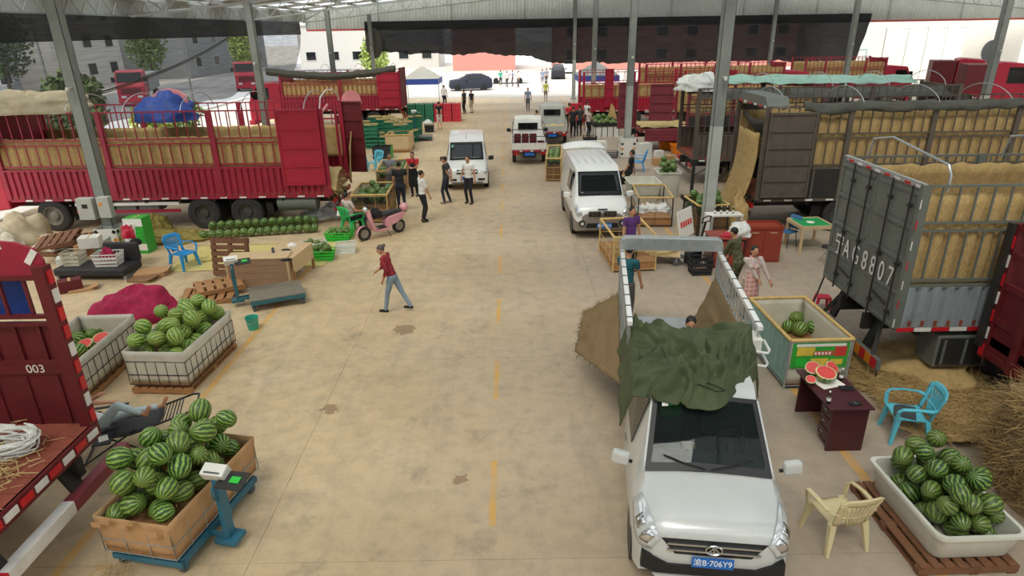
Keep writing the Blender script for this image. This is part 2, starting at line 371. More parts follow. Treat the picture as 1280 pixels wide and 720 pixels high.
for (sx0, sy0), rad in (((at(412, 512).x, at(412, 512).y), .13), ((at(505, 412).x, at(505, 412).y), .24), ((at(575, 600).x, at(575, 600).y), .1)):   # spilled juice stains
    dx, dy = math_(nt, 'SUBTRACT', sx.outputs[0], sx0), math_(nt, 'SUBTRACT', sx.outputs[1], sy0)
    dd = math_(nt, 'ADD', math_(nt, 'SQRT', math_(nt, 'ADD', math_(nt, 'MULTIPLY', dx, dx), math_(nt, 'MULTIPLY', dy, dy))), math_(nt, 'MULTIPLY', math_(nt, 'SUBTRACT', noise_(nt, P_, 9, 3), .5), .35))
    c = mixc(nt, math_(nt, 'MULTIPLY', math_(nt, 'LESS_THAN', dd, rad), .6), c, srgb('7a5a40'))
wear = ramp(nt, [(.36, (0,) * 3), (.62, (.8,) * 3)], noise_(nt, P_, 2.4, 6, .7)).outputs[0]
def stripe(x, hw): return math_(nt, 'LESS_THAN', math_(nt, 'ABSOLUTE', math_(nt, 'SUBTRACT', sx.outputs[0], x)), hw)
side = math_(nt, 'MAXIMUM', stripe(-5.45, .06), stripe(4.9, .07))
dash = math_(nt, 'MULTIPLY', stripe(-.3, .045), math_(nt, 'LESS_THAN', math_(nt, 'FRACT', math_(nt, 'MULTIPLY', math_(nt, 'SUBTRACT', sx.outputs[1], 6.45), 1 / 3.05)), .44))
c = mixc(nt, math_(nt, 'MULTIPLY', math_(nt, 'MAXIMUM', side, dash), math_(nt, 'ADD', math_(nt, 'MULTIPLY', wear, .65), .3)), c, srgb('d8a040'))
nt.links.new(c, b.inputs['Base Color']); b.inputs['Roughness'].default_value = .68
bump_(nt, b, n2, .12, .01)
m, nt, b = base('yard'); geo = nt.nodes.new('ShaderNodeNewGeometry'); n1 = noise_(nt, geo.outputs['Position'], .3, 6)
nt.links.new(ramp(nt, [(.3, srgb('a8a49c')), (.7, srgb('c0bcb4'))], n1).outputs[0], b.inputs['Base Color']); b.inputs['Roughness'].default_value = .85
mat('joint', '6e6454', .9)
def text(name, s, size, matn, parent=None, loc=None, rot=None, extrude=.002, align='CENTER'):
    cu = bpy.data.curves.new(name, 'FONT'); cu.body = s; cu.size = size; cu.extrude = extrude; cu.align_x = align; cu.align_y = 'CENTER'
    t = bpy.data.objects.new(name, cu); COL.objects.link(t)
    dg = bpy.context.evaluated_depsgraph_get(); me = bpy.data.meshes.new_from_object(t.evaluated_get(dg)); bpy.data.objects.remove(t); bpy.data.curves.remove(cu)
    me.name = name; me.materials.clear(); me.materials.append(M[matn])
    return put(name, me, parent, loc, rot)
# ================================================================ the hall
XL, XE, YB = -17.4, 46.0, 60.0                   # left eave, right eave, far end wall
RX, RZ, EZ = 14.0, 10.6, 7.6                      # ridge and eave heights
def roof_z(x): return RZ - (RX - x) / (RX - XL) * (RZ - EZ) if x < RX else RZ - (x - RX) / (XE - RX) * (RZ - EZ)
yard = struct(MB().box(-260, 260, -60, 330, -.6, -.12).build('ground_yard', 'yard'))
floor = struct(MB().box(XL - .3, XE, -10, YB + 1.2, -.5, -.02).build('floor', 'joint'))
slab = MB().box(0, 5.195, 0, 5.095, -.02, 0).mesh('slab', 'concrete')
for i in range(13):
    for j in range(14):
        x0, y0 = -18.8 + 5.2 * i, -9.4 + 5.1 * j
        if x0 < XL - .3: continue
        put('slab', slab, floor, (x0, y0, 0))
edge = MB().box(XL - .28, -13.612, -10, YB + 1, -.02, 0); edge.build('slab', 'concrete', floor)

# far end wall: ribbed sheets above the opening, red fascia
def ribbed(mb, x0, x1, y, zlo, zhi, pitch=.3, d=.035):
    n = int(round((x1 - x0) / pitch)); top = zhi if callable(zhi) else (lambda x: zhi); xs = []
    for i in range(n):
        a = x0 + i * pitch; xs += [(a, 0), (a + pitch * .55, 0), (a + pitch * .68, -d), (a + pitch * .87, -d)]
    xs.append((x1, 0)); k = len(xs)
    vs_ = [(x, y + e, zlo) for x, e in xs] + [(x, y + e, top(x)) for x, e in xs]
    mb.add(vs_, [(i, i + 1, k + i + 1, k + i) for i in range(k - 1)])
wall_back = struct(MB().box(XL, XE, YB + .08, YB + .16, 6.1, 7.4).build('wall_back', 'wall_sheet'))
x = XL
while x < XE - .1:
    x1 = min(x + 6.3, XE); mb = MB(); ribbed(mb, x, x1 - .04, YB, 6.08, lambda q: roof_z(q) - .02)
    mb.build('wall_sheet', 'wall_sheet', wall_back)
    MB().beam((x, YB - .06, 6.1), (x, YB - .06, roof_z(x) - .1), .07).build('girt_post', 'truss_grey', wall_back); x = x1
struct(MB().box(XL, XE, YB - .08, YB + .06, 5.95, 6.1).build('trim_1', 'fascia_red'))
wall_left = struct(MB().box(XL - .12, XL - .06, 10, YB, 6.7, 7.55).build('wall_left', 'wall_sheet'))
# longitudinal lattice girder at the left eave, cross trusses at every frame
def lattice(mb, p0, p1, q0, q1, n, r=.03, web=.016):
    p0, p1, q0, q1 = map(Vector, (p0, p1, q0, q1))          # bottom chord p0-p1, top chord q0-q1
    mb.beam(p0, p1, r * 2); mb.beam(q0, q1, r * 2)
    for i in range(n):
        a, c = p0.lerp(p1, i / n), p0.lerp(p1, (i + 1) / n); t = q0.lerp(q1, (i + .5) / n)
        mb.beam(a, t, web * 2); mb.beam(t, c, web * 2)
FY = [18.2, 31.8, 45.5, 59.2]
for i in range(4):
    ya, yb = ([4.6] + FY)[i], FY[i]
    mb = MB(); lattice(mb, (XL + .1, ya, 6.7), (XL + .1, yb, 6.7), (XL + .1, ya, 7.35), (XL + .1, yb, 7.35), 12)
    struct(mb.build('eave_truss', 'truss_grey'))
for y in FY:
    for xa, xb in ((XL, -11.75), (-11.75, 5.8), (5.8, RX), (RX, 22.9), (22.9, XE)):
        mb = MB(); n = max(3, int((xb - xa) / 1.5))
        lattice(mb, (xa, y, roof_z(xa) - .95), (xb, y, roof_z(xb) - .95), (xa, y, roof_z(xa) - .16), (xb, y, roof_z(xb) - .16), n, .045, .022)
        struct(mb.build('roof_truss', 'truss_grey'))
# sway braces
for p, q in (((XL + .2, 31.8, 6.75), (-13.5, 45.3, 7.9)), ((XL + .2, 58.9, 6.8), (-10.5, 47, 8.1)), ((22.9, 45.5, 7.9), (19, 58.8, 9.1)), ((22.9, 31.8, 7.7), (29, 45.2, 8.2))):
    struct(MB().cyl(p, q, .05, n=8).build('roof_brace', 'truss_grey', smooth=True))
# roof: opaque ribbed sheets and translucent daylight sheets, purlins under them
ceiling = struct(MB().beam((RX, -4, RZ + .06), (RX, YB + .4, RZ + .06), .5, .05).build('ceiling', 'roof_sheet'))
y = -4.0; k = 0
while y < YB:
    wdt, mt, nm = (2.6, 'roof_sheet', 'roof_sheet') if k % 2 == 0 else (2.4, 'skylight_sheet', 'daylight_sheet')
    y1 = min(y + wdt, YB + .4)
    for xa, xb in ((XL - .4, RX), (RX, XE)):
        n = max(1, int((y1 - y) / .3)); mb = MB()
        vs_ = []
        if mt == 'roof_sheet':
            for i in range(n + 1):
                yy = y + (y1 - y) * i / n; e = .04 if i % 2 else 0
                vs_ += [(xa, yy, roof_z(xa) + e), (xb, yy, roof_z(xb) + e)]
            mb.add(vs_, [(2 * i, 2 * i + 1, 2 * i + 3, 2 * i + 2) for i in range(n)])
        else: mb.add([(xa, y, roof_z(xa)), (xb, y, roof_z(xb)), (xb, y1, roof_z(xb)), (xa, y1, roof_z(xa))], [(0, 1, 2, 3)])
        mb.build(nm, mt, ceiling)
    y = y1; k += 1
for x in [XL + .8 + 1.9 * i for i in range(33)]:
    if x < XE: MB().beam((x, -4, roof_z(x) - .08), (x, YB, roof_z(x) - .08), .06, .13).build('purlin', 'truss_grey', ceiling)
# steel columns: H section, paler paint on the lower part
def column(x, y, pale):
    ztop = roof_z(x) - .95
    root = struct(bpy.data.objects.new('column', None)); COL.objects.link(root); root.location = (x, y, 0)
    root['label'] = 'grey steel H column standing on the concrete floor'
    def H(z0, z1):
        mb = MB(); mb.box(-.15, .15, -.15, -.135, z0, z1).box(-.15, .15, .135, .15, z0, z1).box(-.006, .006, -.14, .14, z0, z1)
        mb.box(-.15, -.14, -.15, .15, z0, z1).box(.14, .15, -.15, .15, z0, z1); return mb
    H(pale, ztop).build('shaft', 'column_grey', root)
    H(.03, pale).build('painted_foot', 'column_pale', root)
    MB().box(-.24, .24, -.24, .24, 0, .03).build('base_plate', 'column_grey', root)
    mb = MB()
    for sx_ in (-.19, .19):
        for sy_ in (-.19, .19): mb.cyl((sx_, sy_, .03), (sx_, sy_, .08), .02, n=6)
    mb.build('anchor_bolts', 'dark_steel', root)
    mb = MB(); mb.cyl((.0, -.16, 4.6), (.0, -.3, 4.6), .03, n=8).cyl((0, -.3, 4.6), (0, -.38, 4.52), .06, .03, n=8)
    mb.build('camera_bracket', 'electric_grey', root)
    return root
for i, y in enumerate(FY):
    for x in (-11.75, 5.8, 22.9):
        if x == 22.9 and i == 0: continue
        column(x, y, {5.8: 3.3, -11.75: .75, 22.9: 2.6}[x])
# black shade nets -------------------------------------------------------------------
def sheet(name, fn, nu, nv, mt, parent=None, thick=0, smooth=True):
    o = MB().grid(fn, nu, nv).build(name, mt, parent, smooth=smooth, angle=80)
    if thick:
        s = o.modifiers.new('thickness', 'SOLIDIFY'); s.thickness = thick; s.offset = 0
    return o
rt = thing('shade_net', 'black mesh shade net hanging along the side of the hall facing the street', 'net', (XL + .25, 40, 0))
sheet('net_cloth', lambda u, v: (.12 * sin(u * 40) * (1 - v) + .05 * nz(u * 30, v * 6), -17 + 34.2 * u - max(0, u - .8) * 22 * (1 - v) ** 1.6, 5.75 - (1 - v) * (3.4 + .25 * nz(u * 9, 3))), 120, 10, 'shade_net', rt)
sheet('header_band', lambda u, v: (.03 * sin(u * 60), -22 + 39.4 * u, 5.72 + v * .95), 90, 2, 'shade_net_dense', rt)
mb = MB(); pts = [(.16, -14 + 17 * t, 3.6 + 2.3 * t ** 2.2 + .3 * sin(t * 3)) for t in [i / 14 for i in range(15)]]; mb.tube(pts, .03, 6)
mb.tube([(p[0] + .02, p[1] + .1, p[2] - .06) for p in pts], .02, 6); mb.build('guy_rope', 'chassis', rt, smooth=True)
rt = thing('shade_net', 'wide black shade net strung across the far end opening with a ragged lower edge', 'net', (0, YB - .35, 0))
def low(u):
    x = -12.3 + 43.7 * u
    return 3.95 - 1.0 * min(1, max(0, (x + 2) / 8)) + .35 * nz(x * .35, 1) + .12 * nz(x * 2.2, 5) - (1.1 if x > 24 else 0) * min(1, (x - 24) / 5) + (.25 if x < -9 else 0)
sheet('net_cloth', lambda u, v: (-12.3 + 43.7 * u - .9 * (1 - v) * (1 if u > .97 else 0), .1 * sin(u * 70) * (1 - v) + .12 * nz(u * 40, v * 5), low(u) + v * (6.2 - low(u))), 260, 12, 'shade_net_back', rt)
sheet('header_band', lambda u, v: (-12.3 + 43.7 * u, .02 * sin(u * 90), 6.1 + .56 * v), 120, 2, 'shade_net_dense', rt)
mb = MB(); mb.ell((-11.6, 0, 4.9), (.75, .3, 1.25), 14, 10); mb.build('gathered_bundle', 'tarp_dark', rt, smooth=True)
MB_txt = text('mirrored_lettering', '木世龙街产', 1.0, 'net_print', rt, (-7.2, -.2, 5.25), (pi / 2, 0, 0), .001)
MB_txt.scale = (-1.25, 1, 1)
# ================================================================ kit: wheels, doors, people, melons, chairs
def wheel_meshes(r, wdt, rimk='rim'):
    def mk():
        t = MB().lathe([(r * .6, -wdt / 2), (r * .9, -wdt / 2), (r, -wdt / 2 * .72), (r * 1.0, 0), (r, wdt / 2 * .72), (r * .9, wdt / 2), (r * .6, wdt / 2), (r * .6, -wdt / 2)], 24, axis='y').mesh('tyre', 'tyre', True, 30)
        k = MB().lathe([(r * .61, wdt * .5), (r * .57, wdt * .49), (r * .54, wdt * .2), (r * .3, wdt * .12), (r * .25, wdt * .34), (r * .1, wdt * .36), (0.001, wdt * .36)], 20, axis='y')
        k.lathe([(r * .6, -wdt * .5), (.01, -wdt * .3)], 20, axis='y')
        for i in range(8):
            a = 2 * pi * i / 8; k.cyl((r * .42 * cos(a), wdt * .1, r * .42 * sin(a)), (r * .42 * cos(a), wdt * .22, r * .42 * sin(a)), r * .05, n=6)
        return t, k.mesh('rim', rimk, True, 30)
    return cached(('wheel', r, wdt, rimk), mk)
def wheel(parent, x, y, r, wdt, side=1, rimk='rim'):
    """side +1: outer face towards local +y"""
    t, k = wheel_meshes(r, wdt, rimk)
    o = put('wheel', t, parent, (x, y, r), (0, 0, 0 if side > 0 else pi)); put('rim', k, o); return o
def ribbed_door(parent, name, wdt, h, mt, loc, rot, ribs=5, vertical=0, frame=.06, t=.04):
    """leaf in local xz, hinge at x = 0; ribs are sub-parts"""
    d = MB().box(0, wdt, -t / 2, t / 2, 0, h).build(name, mt, parent, loc, rot, bevel=.004)
    for a in (0, wdt - frame):
        MB().box(a, a + frame, -t / 2 - .02, t / 2 + .02, 0, h).build('stile', mt, d)
    for i in range(ribs + 1):
        z = i * (h - frame) / ribs; MB().box(frame, wdt - frame, -t / 2 - .035, t / 2 + .035, z, z + frame * .8).build('rib', mt, d)
    return d
# ------------------------------------------------ people: tapered capsules blended into one skin
def ik(a, b, l1, l2, hint):
    a, b = Vector(a), Vector(b); d = b - a; L = min(d.length, (l1 + l2) * .999); dn = d.normalized(); h = Vector(hint); h = (h - dn * h.dot(dn)).normalized()
    x = (l1 * l1 - l2 * l2 + L * L) / (2 * L); return a + dn * x + h * sqrt(max(0, l1 * l1 - x * x)), a + dn * L
def person(label, loc, facing, shirt='shirt_white', trousers='trousers_black', shoes='shoe_black', hair='hair', height=1.7, pelvis=None, lean=0, lf=None, rf=None, lh=None, rh=None,
           look=(0, 0), sleeve=.5, apron=None, bun=False, knee=(0, 1, 0), group=None, fine=True, trouser_len=.9, recline=0, cap=None, lknee=None, rknee=None, lelbow=None, relbow=None, long_hair=False, female=False, barefoot=False):
    """local frame: x to the person's right... y ahead, z up; facing in degrees turns +y"""
    s = height / 1.7; loc = Vector(loc); pel = Vector(pelvis) if pelvis else V(0, 0, .92)
    root = thing('person', label, 'person', loc, radians(facing), group); root.scale = (s, s, s)
    Rt = Matrix.Rotation(-radians(lean), 3, 'X')
    def tp(x, y, z): return pel + Rt @ V(x, y, z)
    shw = .175 if female else .195
    sh = {1: tp(shw, 0, .50), -1: tp(-shw, 0, .50)}; hip = {1: pel + V(.09, 0, -.02), -1: pel + V(-.09, 0, -.02)}
    neck = tp(0, 0, .56); Rh = Matrix.Rotation(radians(look[0]), 3, 'Z') @ Matrix.Rotation(-radians(lean * .5 + look[1]), 3, 'X')
    head = neck + Rh @ V(0, .025, .135)
    hd = lambda x, y, z: head + Rh @ V(x, y, z)
    feet = {1: Vector(rf if rf else (.1, 0, 0)), -1: Vector(lf if lf else (-.1, 0, 0))}
    hands = {1: Vector(rh) if rh else V(.27, .06, pel.z - .1), -1: Vector(lh) if lh else V(-.27, .06, pel.z - .1)}
    body, top_, bot_, shoe_, hair_ = [], [], [], [], []
    C = lambda L, *a: L.append(('c',) + a); E_ = lambda L, *a: L.append(('e',) + a)
    # torso
    for L, g in ((body, -.012), (top_, 0.0)):
        E_(L, tp(0, .005, .40), (.165 + g, .115 + g, .17 + g), (-radians(lean), 0, 0)); E_(L, tp(0, .005, .2), (.15 + g, .11 + g, .2 + g), (-radians(lean), 0, 0)); E_(L, tp(0, 0, .05), (.155 + g, .115 + g, .13 + g), (-radians(lean), 0, 0))
        C(L, sh[1] + Rt @ V(-.03, 0, -.02), sh[-1] + Rt @ V(.03, 0, -.02), .068 + g, .068 + g)
        if female: E_(L, tp(.07, .09, .36), (.065 + g,) * 3, (0, 0, 0)); E_(L, tp(-.07, .09, .36), (.065 + g,) * 3, (0, 0, 0))
    E_(body, pel + V(0, 0, 0), (.15, .11, .12), (0, 0, 0)); E_(bot_, pel + V(0, 0, -.01), (.163, .122, .12), (0, 0, 0))
    C(body, neck + Rt @ V(0, 0, -.06), neck + Rh @ V(0, .01, .06), .058, .052)
    # head and face
    E_(body, head, (.075, .093, .112), tuple((Rh.to_euler()))); E_(body, hd(0, .02, -.06), (.055, .065, .06), tuple(Rh.to_euler()))
    C(body, hd(0, .09, .02), hd(0, .112, -.025), .010, .015)
    for q in (1, -1): E_(body, hd(q * .078, -.005, -.01), (.012, .022, .034), tuple(Rh.to_euler()))
    if cap: E_(hair_, hd(0, -.008, .045), (.09, .108, .085), tuple(Rh.to_euler())); E_(hair_, hd(0, .1, .04), (.065, .07, .012), tuple(Rh.to_euler()))
    else: E_(hair_, hd(0, -.02, .032), (.085, .095, .098), tuple(Rh.to_euler()))
    if bun: E_(hair_, hd(0, -.13, .07), (.045, .045, .045), (0, 0, 0)); C(hair_, hd(0, -.08, .04), hd(0, -.12, .06), .03, .02)
    if long_hair: C(hair_, hd(0, -.07, 0), hd(0, -.085, -.14), .065, .045)
    for q in (1, -1):
        # leg
        hint = (rknee if q == 1 else lknee) or knee; ank = feet[q] + V(0, -.02, .075) if not barefoot else feet[q]
        kn, an = ik(hip[q], ank, .43, .42, hint)
        for L, g in ((body, -.012), (bot_, 0.004)):
            C(L, hip[q], kn, .092 + g, .062 + g)
            C(L, kn, an if L is body else kn.lerp(an, trouser_len), .06 + g, (.042 + g) if L is body else .052)
        fd = V(0, 1, 0) if not barefoot else ((an - kn).normalized() * -.1 + V(0, .55, .85)).normalized()
        lift = V(0, 0, 0)
        for L, g in ((body, -.012), (shoe_, 0)):
            if L is shoe_ and barefoot: continue
            C(L, an + V(0, -.03, -.035) if not barefoot else an, an + fd * .15 + (V(0, 0, -.045) if not barefoot else V(0, 0, 0)), .042 + g * .5, .036 + g * .5)
        # arm
        el, wr = ik(sh[q], hands[q], .29, .25, (relbow if q == 1 else lelbow) or (q * .35, -1, -.3))
        C(body, sh[q], el, .048, .04); C(body, el, wr, .041, .028)
        C(top_, sh[q], sh[q].lerp(el, min(1, sleeve * 1.0 if sleeve <= 1 else 1)), .062, .054)
        if sleeve > 1: C(top_, el, el.lerp(wr, sleeve - 1), .052, .042)
        f = (wr - el).normalized(); a = f.cross(V(0, 0, 1)); a = a.normalized() if a.length > .1 else V(0, 1, 0); nn = a.cross(f)
        C(body, wr, wr + f * .07, .03, .034); 
        for k in range(4):
            o = a * (.03 - .02 * k); p0 = wr + f * .085 + o; ln = (.062, .07, .066, .05)[k]; mid = p0 + f * ln * .55 - nn * .008
            C(body, p0, mid, .0105, .0098); C(body, mid, mid + f * ln * .4 - nn * .022, .0098, .0085)
        C(body, wr + f * .03 + a * .03, wr + f * .075 + a * .058, .0125, .0105)
    def mesh_of(L):
        mb = MB(); 
        for e in L:
            if e[0] == 'c': mb.capsule(e[1], e[2], e[3], e[4], 10)
            else: mb.ell(e[1], e[2], 12, 8, e[3])
        return mb
    vox = .0125 if fine else .02
    def part(nm, L, mt, v):
        if not L: return
        o = mesh_of(L).build(nm, mt, root); r = o.modifiers.new('skin', 'REMESH'); r.mode = 'VOXEL'; r.voxel_size = v; r.use_smooth_shade = True
        sm = o.modifiers.new('soft', 'SMOOTH'); sm.iterations = 3; sm.factor = .5; return o
    part('body', body, 'skin', vox); part('shirt', top_, shirt, vox * 1.5); part('trousers', bot_, trousers, vox * 1.5); part('shoes', shoe_, shoes, vox * 1.4); part('hair' if not cap else 'cap', hair_, cap or hair, vox * 1.4)
    if fine:
        e = MB()
        for q in (1, -1): MB().ell(hd(q * .031, .082, .012), (.012, .008, .007), 8, 6).build('eye', 'eye', root)
        MB().ell(hd(0, .083, -.06), (.024, .008, .007), 8, 6).build('mouth', 'lip', root)
    if apron:
        mb = MB(); zz = [.40, .30, .15, 0, -.1, -.3, -.52]; ww = [.09, .12, .16, .175, .175, .18, .185]; yy = [.13, .135, .135, .138, .15, .16, .17]
        vs_ = []
        for z, w_, y_ in zip(zz, ww, yy):
            for k in range(7): t = k / 6 * 2 - 1; vs_.append(tp(w_ * t, y_ - .05 * t * t, z) if z > -.05 else pel + V(w_ * t, y_ - .06 * t * t + .012 * sin(k * 2.5), z))
        mb.add(vs_, [(r * 7 + k, r * 7 + k + 1, (r + 1) * 7 + k + 1, (r + 1) * 7 + k) for r in range(len(zz) - 1) for k in range(6)])
        for q in (-1, 1): mb.tube([tp(q * .08, .13, .4), tp(q * .085, .08, .53), tp(q * .05, -.05, .57)], .012, 5)
        mb.tube([tp(.175 * cos(a), .0 + .135 * sin(a), .05) for a in [2 * pi * i / 16 for i in range(16)]], .013, 5, True)
        o = mb.build('apron', apron, root, smooth=True, angle=80); sd = o.modifiers.new('thickness', 'SOLIDIFY'); sd.thickness = .008
    return root
# ------------------------------------------------ watermelons
def melon_mesh(mt, v):
    def mk():
        el = (1.0, 1.08, .96)[v]
        mb = MB().ell((0, 0, 0), (.9 * .1, .9 * .1, .1 * el * .97), 20, 14)
        me = mb.mesh('watermelon', mt, True, 180); return me
    return cached(('melon', mt, v), mk)
def stem_mesh(v): return cached(('stem', v), lambda: MB().tube([(0, 0, .094 + .006 * v), (.002, 0, .104 + .004 * v), (.012, .004, .114), (.022, .002, .112)], [.004, .003, .0025, .002], 5).mesh('stem', 'stem', True))
def melon(p, r, mt, label, group, stems=False, upright=False, rot=None):
    v = rng.randrange(3); s = r / .1
    o = put('watermelon', melon_mesh(mt, v), None, p, rot or (rng.uniform(.7, 2.4), rng.uniform(-.6, .6), rng.uniform(0, 6.28)), scale=(s, s, s)); tag(o, label, 'watermelon', group)
    if stems: put('stem', stem_mesh(v), o)
    return o
def pack(x0, x1, y0, y1, z0, r, n, cap=9, tries=60, wall=None, dome=None):
    """drop n balls into a box, each to the lowest resting place of a few tries"""
    out = []
    def rest(x, y, rr):
        z = z0 + rr
        for (a, b_, c_, q) in out:
            dx, dy = a - x, b_ - y; R_ = q + rr
            if abs(dx) < R_ and abs(dy) < R_:
                d2 = dx * dx + dy * dy
                if d2 < R_ * R_: z = max(z, c_ + sqrt(R_ * R_ - d2))
        return z
    for i in range(n):
        rr = r * rng.uniform(.88, 1.1); best = None
        lim = lambda x, lo, hi: min(max(x, lo + rr), hi - rr)
        for t in range(tries):
            x, y = rng.uniform(x0 + rr, x1 - rr), rng.uniform(y0 + rr, y1 - rr); z = rest(x, y, rr); sc = z + (dome(x, y) if dome else 0)
            if best is None or sc < best[0]: best = (sc, x, y, z)
        st = rr * .5
        for t in range(50):                                   # let it roll to a lower place
            x, y = lim(best[1] + rng.uniform(-st, st), x0, x1), lim(best[2] + rng.uniform(-st, st), y0, y1); z = rest(x, y, rr); sc = z + (dome(x, y) if dome else 0)
            if sc < best[0]: best = (sc, x, y, z)
            else: st *= .95
        if best[3] < cap: out.append((best[1], best[2], best[3], rr))
    return out
def heap(root_loc, rz, dims, z0, r, n, mt, label, group, stems=False, cap=9, dome=None):
    Mx = Matrix.Translation(root_loc) @ Matrix.Rotation(rz, 4, 'Z')
    for (x, y, z, q) in pack(-dims[0] / 2, dims[0] / 2, -dims[1] / 2, dims[1] / 2, z0, r, n, cap, dome=dome):
        melon(Mx @ V(x, y, z), q, mt, label, group, stems)
# ------------------------------------------------ plastic armchair with a pierced back
def armchair(name, label, mt, loc, rz, group=None):
    rt = thing(name, label, 'chair', loc, rz, group)           # faces local +y
    def seat_fn(u, v):
        x = (u - .5) * (.44 + .04 * v); y = -.2 + .44 * v; return (x, y, .41 - .03 * sin(pi * u) * sin(pi * v) + .02 * v - (.03 if v > .95 else 0))
    sheet('seat', seat_fn, 8, 8, mt, rt, .018)
    # back: top band, side bands, splayed slats (each its own piece)
    def bk(u, z): return V((u - .5) * (.46 + .1 * z), -.21 - .13 * z - .05 * (1 - (2 * u - 1) ** 2), .42 + .46 * z)
    sheet('back_rim', lambda u, v: bk(u, (.82 if .1 < u < .9 else .74) + v * (.18 + .06 * sin(pi * u)) ), 14, 3, mt, rt, .02)
    for a in (0, .87): sheet('back_side', lambda u, v, a=a: bk(a + u * .13, v * .85), 2, 6, mt, rt, .02)
    for k in range(7):
        u0, u1 = .5 + (k - 3) * .055, .5 + (k - 3) * .125
        sheet('back_slat', lambda u, v: bk(u0 + (u1 - u0) * v + (u - .5) * .05, .02 + .86 * v), 1, 5, mt, rt, .014)
    sheet('back_rail', lambda u, v: bk(.13 + u * .74, .3 + v * .08), 10, 1, mt, rt, .014)
    for s in (-1, 1):
        pts = [bk(.5 + s * .45, .45), V(s * .3, -.2, .64), V(s * .31, .02, .65), V(s * .3, .2, .635), V(s * .275, .245, .58), V(s * .255, .235, .42)]
        P = []
        for i in range(len(pts) - 1):
            for k in range(3): P.append(pts[i].lerp(pts[i + 1], k / 3))
        P.append(pts[-1]); ringz = []
        mb = MB()
        for i in range(len(P) - 1): mb.beam(P[i], P[i + 1], .055, .02, up=(s * .2, .5, 1))
        mb.build('arm', mt, rt, bevel=.004)
    for sx_ in (-1, 1):
        for sy_, y0, y1, zt in ((1, .21, .26, .42), (-1, -.19, -.27, .42)):
            mb = MB(); t = .028
            mb.loft([[(sx_ * .21 + a * t * 1.5, y0 + b_ * t * 1.3, zt) for a, b_ in ((-1, -1), (1, -1), (1, 1), (-1, 1))], [(sx_ * .265 + a * t * .8, y1 + b_ * t * .8, 0) for a, b_ in ((-1, -1), (1, -1), (1, 1), (-1, 1))]])
            mb.build('leg', mt, rt, bevel=.005)
    return rt
# ------------------------------------------------ pallets, crates, tubs
def pallet(label, loc, rz, a, b_, mt='wood', rot=None, n=7, group=None, h=.12):
    rt = thing('pallet', label, 'pallet', loc, rz, group, rot)
    for i in range(n):
        x = -a / 2 + (i + .5) * a / n; MB().box(x - a / n * .36, x + a / n * .36, -b_ / 2, b_ / 2, h - .022, h).build('slat', mt, rt)
    for y in (-b_ / 2 + .05, 0, b_ / 2 - .05): MB().box(-a / 2, a / 2, y - .045, y + .045, .022, h - .022).build('stringer', mt, rt)
    for i in (0, n // 2, n - 1):
        x = -a / 2 + (i + .5) * a / n; MB().box(x - a / n * .36, x + a / n * .36, -b_ / 2, b_ / 2, 0, .022).build('slat', mt, rt)
    return rt
def cage_crate(name, label, loc, rz, a, b_, h, wall_mt, floor_z=.1, flap=0, wire='dark_steel', step=.16, rim=None, wires_out=True, top_out=0., cat='crate', wire_top=None, panels=(1, 1, 1, 1), zbase=0):
    rt = thing(name, label, cat, loc, rz); t = .012; g = top_out
    quads = [((-a / 2, -b_ / 2), (a / 2, -b_ / 2)), ((a / 2, -b_ / 2), (a / 2, b_ / 2)), ((a / 2, b_ / 2), (-a / 2, b_ / 2)), ((-a / 2, b_ / 2), (-a / 2, -b_ / 2))]
    def outp(p, k): return (p[0] * (1 + k / (a / 2)), p[1] * (1 + k / (b_ / 2)))
    for i, (p, q) in enumerate(quads):
        if not panels[i]: continue
        p1, q1 = outp(p, g), outp(q, g); sheet('side_panel', lambda u, v: (p[0] + (q[0] - p[0]) * u + v * ((p1[0] - p[0]) * (1 - u) + (q1[0] - q[0]) * u) + (.012 * nz(u * 6 + i * 9, v * 4) if wall_mt in ('crate_film', 'cardboard') else 0),
                                          p[1] + (q[1] - p[1]) * u + v * ((p1[1] - p[1]) * (1 - u) + (q1[1] - q[1]) * u) + (.012 * nz(u * 6 + 3, v * 4 + i * 7) if wall_mt in ('crate_film', 'cardboard') else 0), zbase + .1 + (h - zbase - .1) * v), 10, 6, wall_mt, rt, t)
    MB().box(-a / 2, a / 2, -b_ / 2, b_ / 2, zbase + .04, floor_z).build('base', 'wood' if wall_mt != 'tub_white' else wall_mt, rt)
    zt = wire_top or h * .78; o = .02
    if wires_out:
        for i, (p, q) in enumerate(quads):
            L = hypot(q[0] - p[0], q[1] - p[1]); n = max(2, int(L / step)); po, qo = outp(p, o), outp(q, o)
            for k in range(n + 1):
                u = k / n; x, y = po[0] + (qo[0] - po[0]) * u, po[1] + (qo[1] - po[1]) * u
                MB().cyl((x, y, zbase + .05), (x, y, zt), .006, n=5).build('wire', wire, rt)
            for z in (zbase + .07, zt * .5 + zbase * .5, zt): MB().cyl((*po, z), (*qo, z), .008, n=5).build('rail', wire, rt)
    if rim:
        for i, (p, q) in enumerate(quads):
            p1, q1 = outp(p, g + .01), outp(q, g + .01); MB().cyl((*p1, h), (*q1, h), .032, n=8).build('rim_pole', rim, rt, smooth=True)
            MB().cyl((*outp(p, o), 0.02), (*outp(p, g + .01), h), .02, n=6).build('corner_post', wire if rim == 'bamboo' else rim, rt)
    return rt
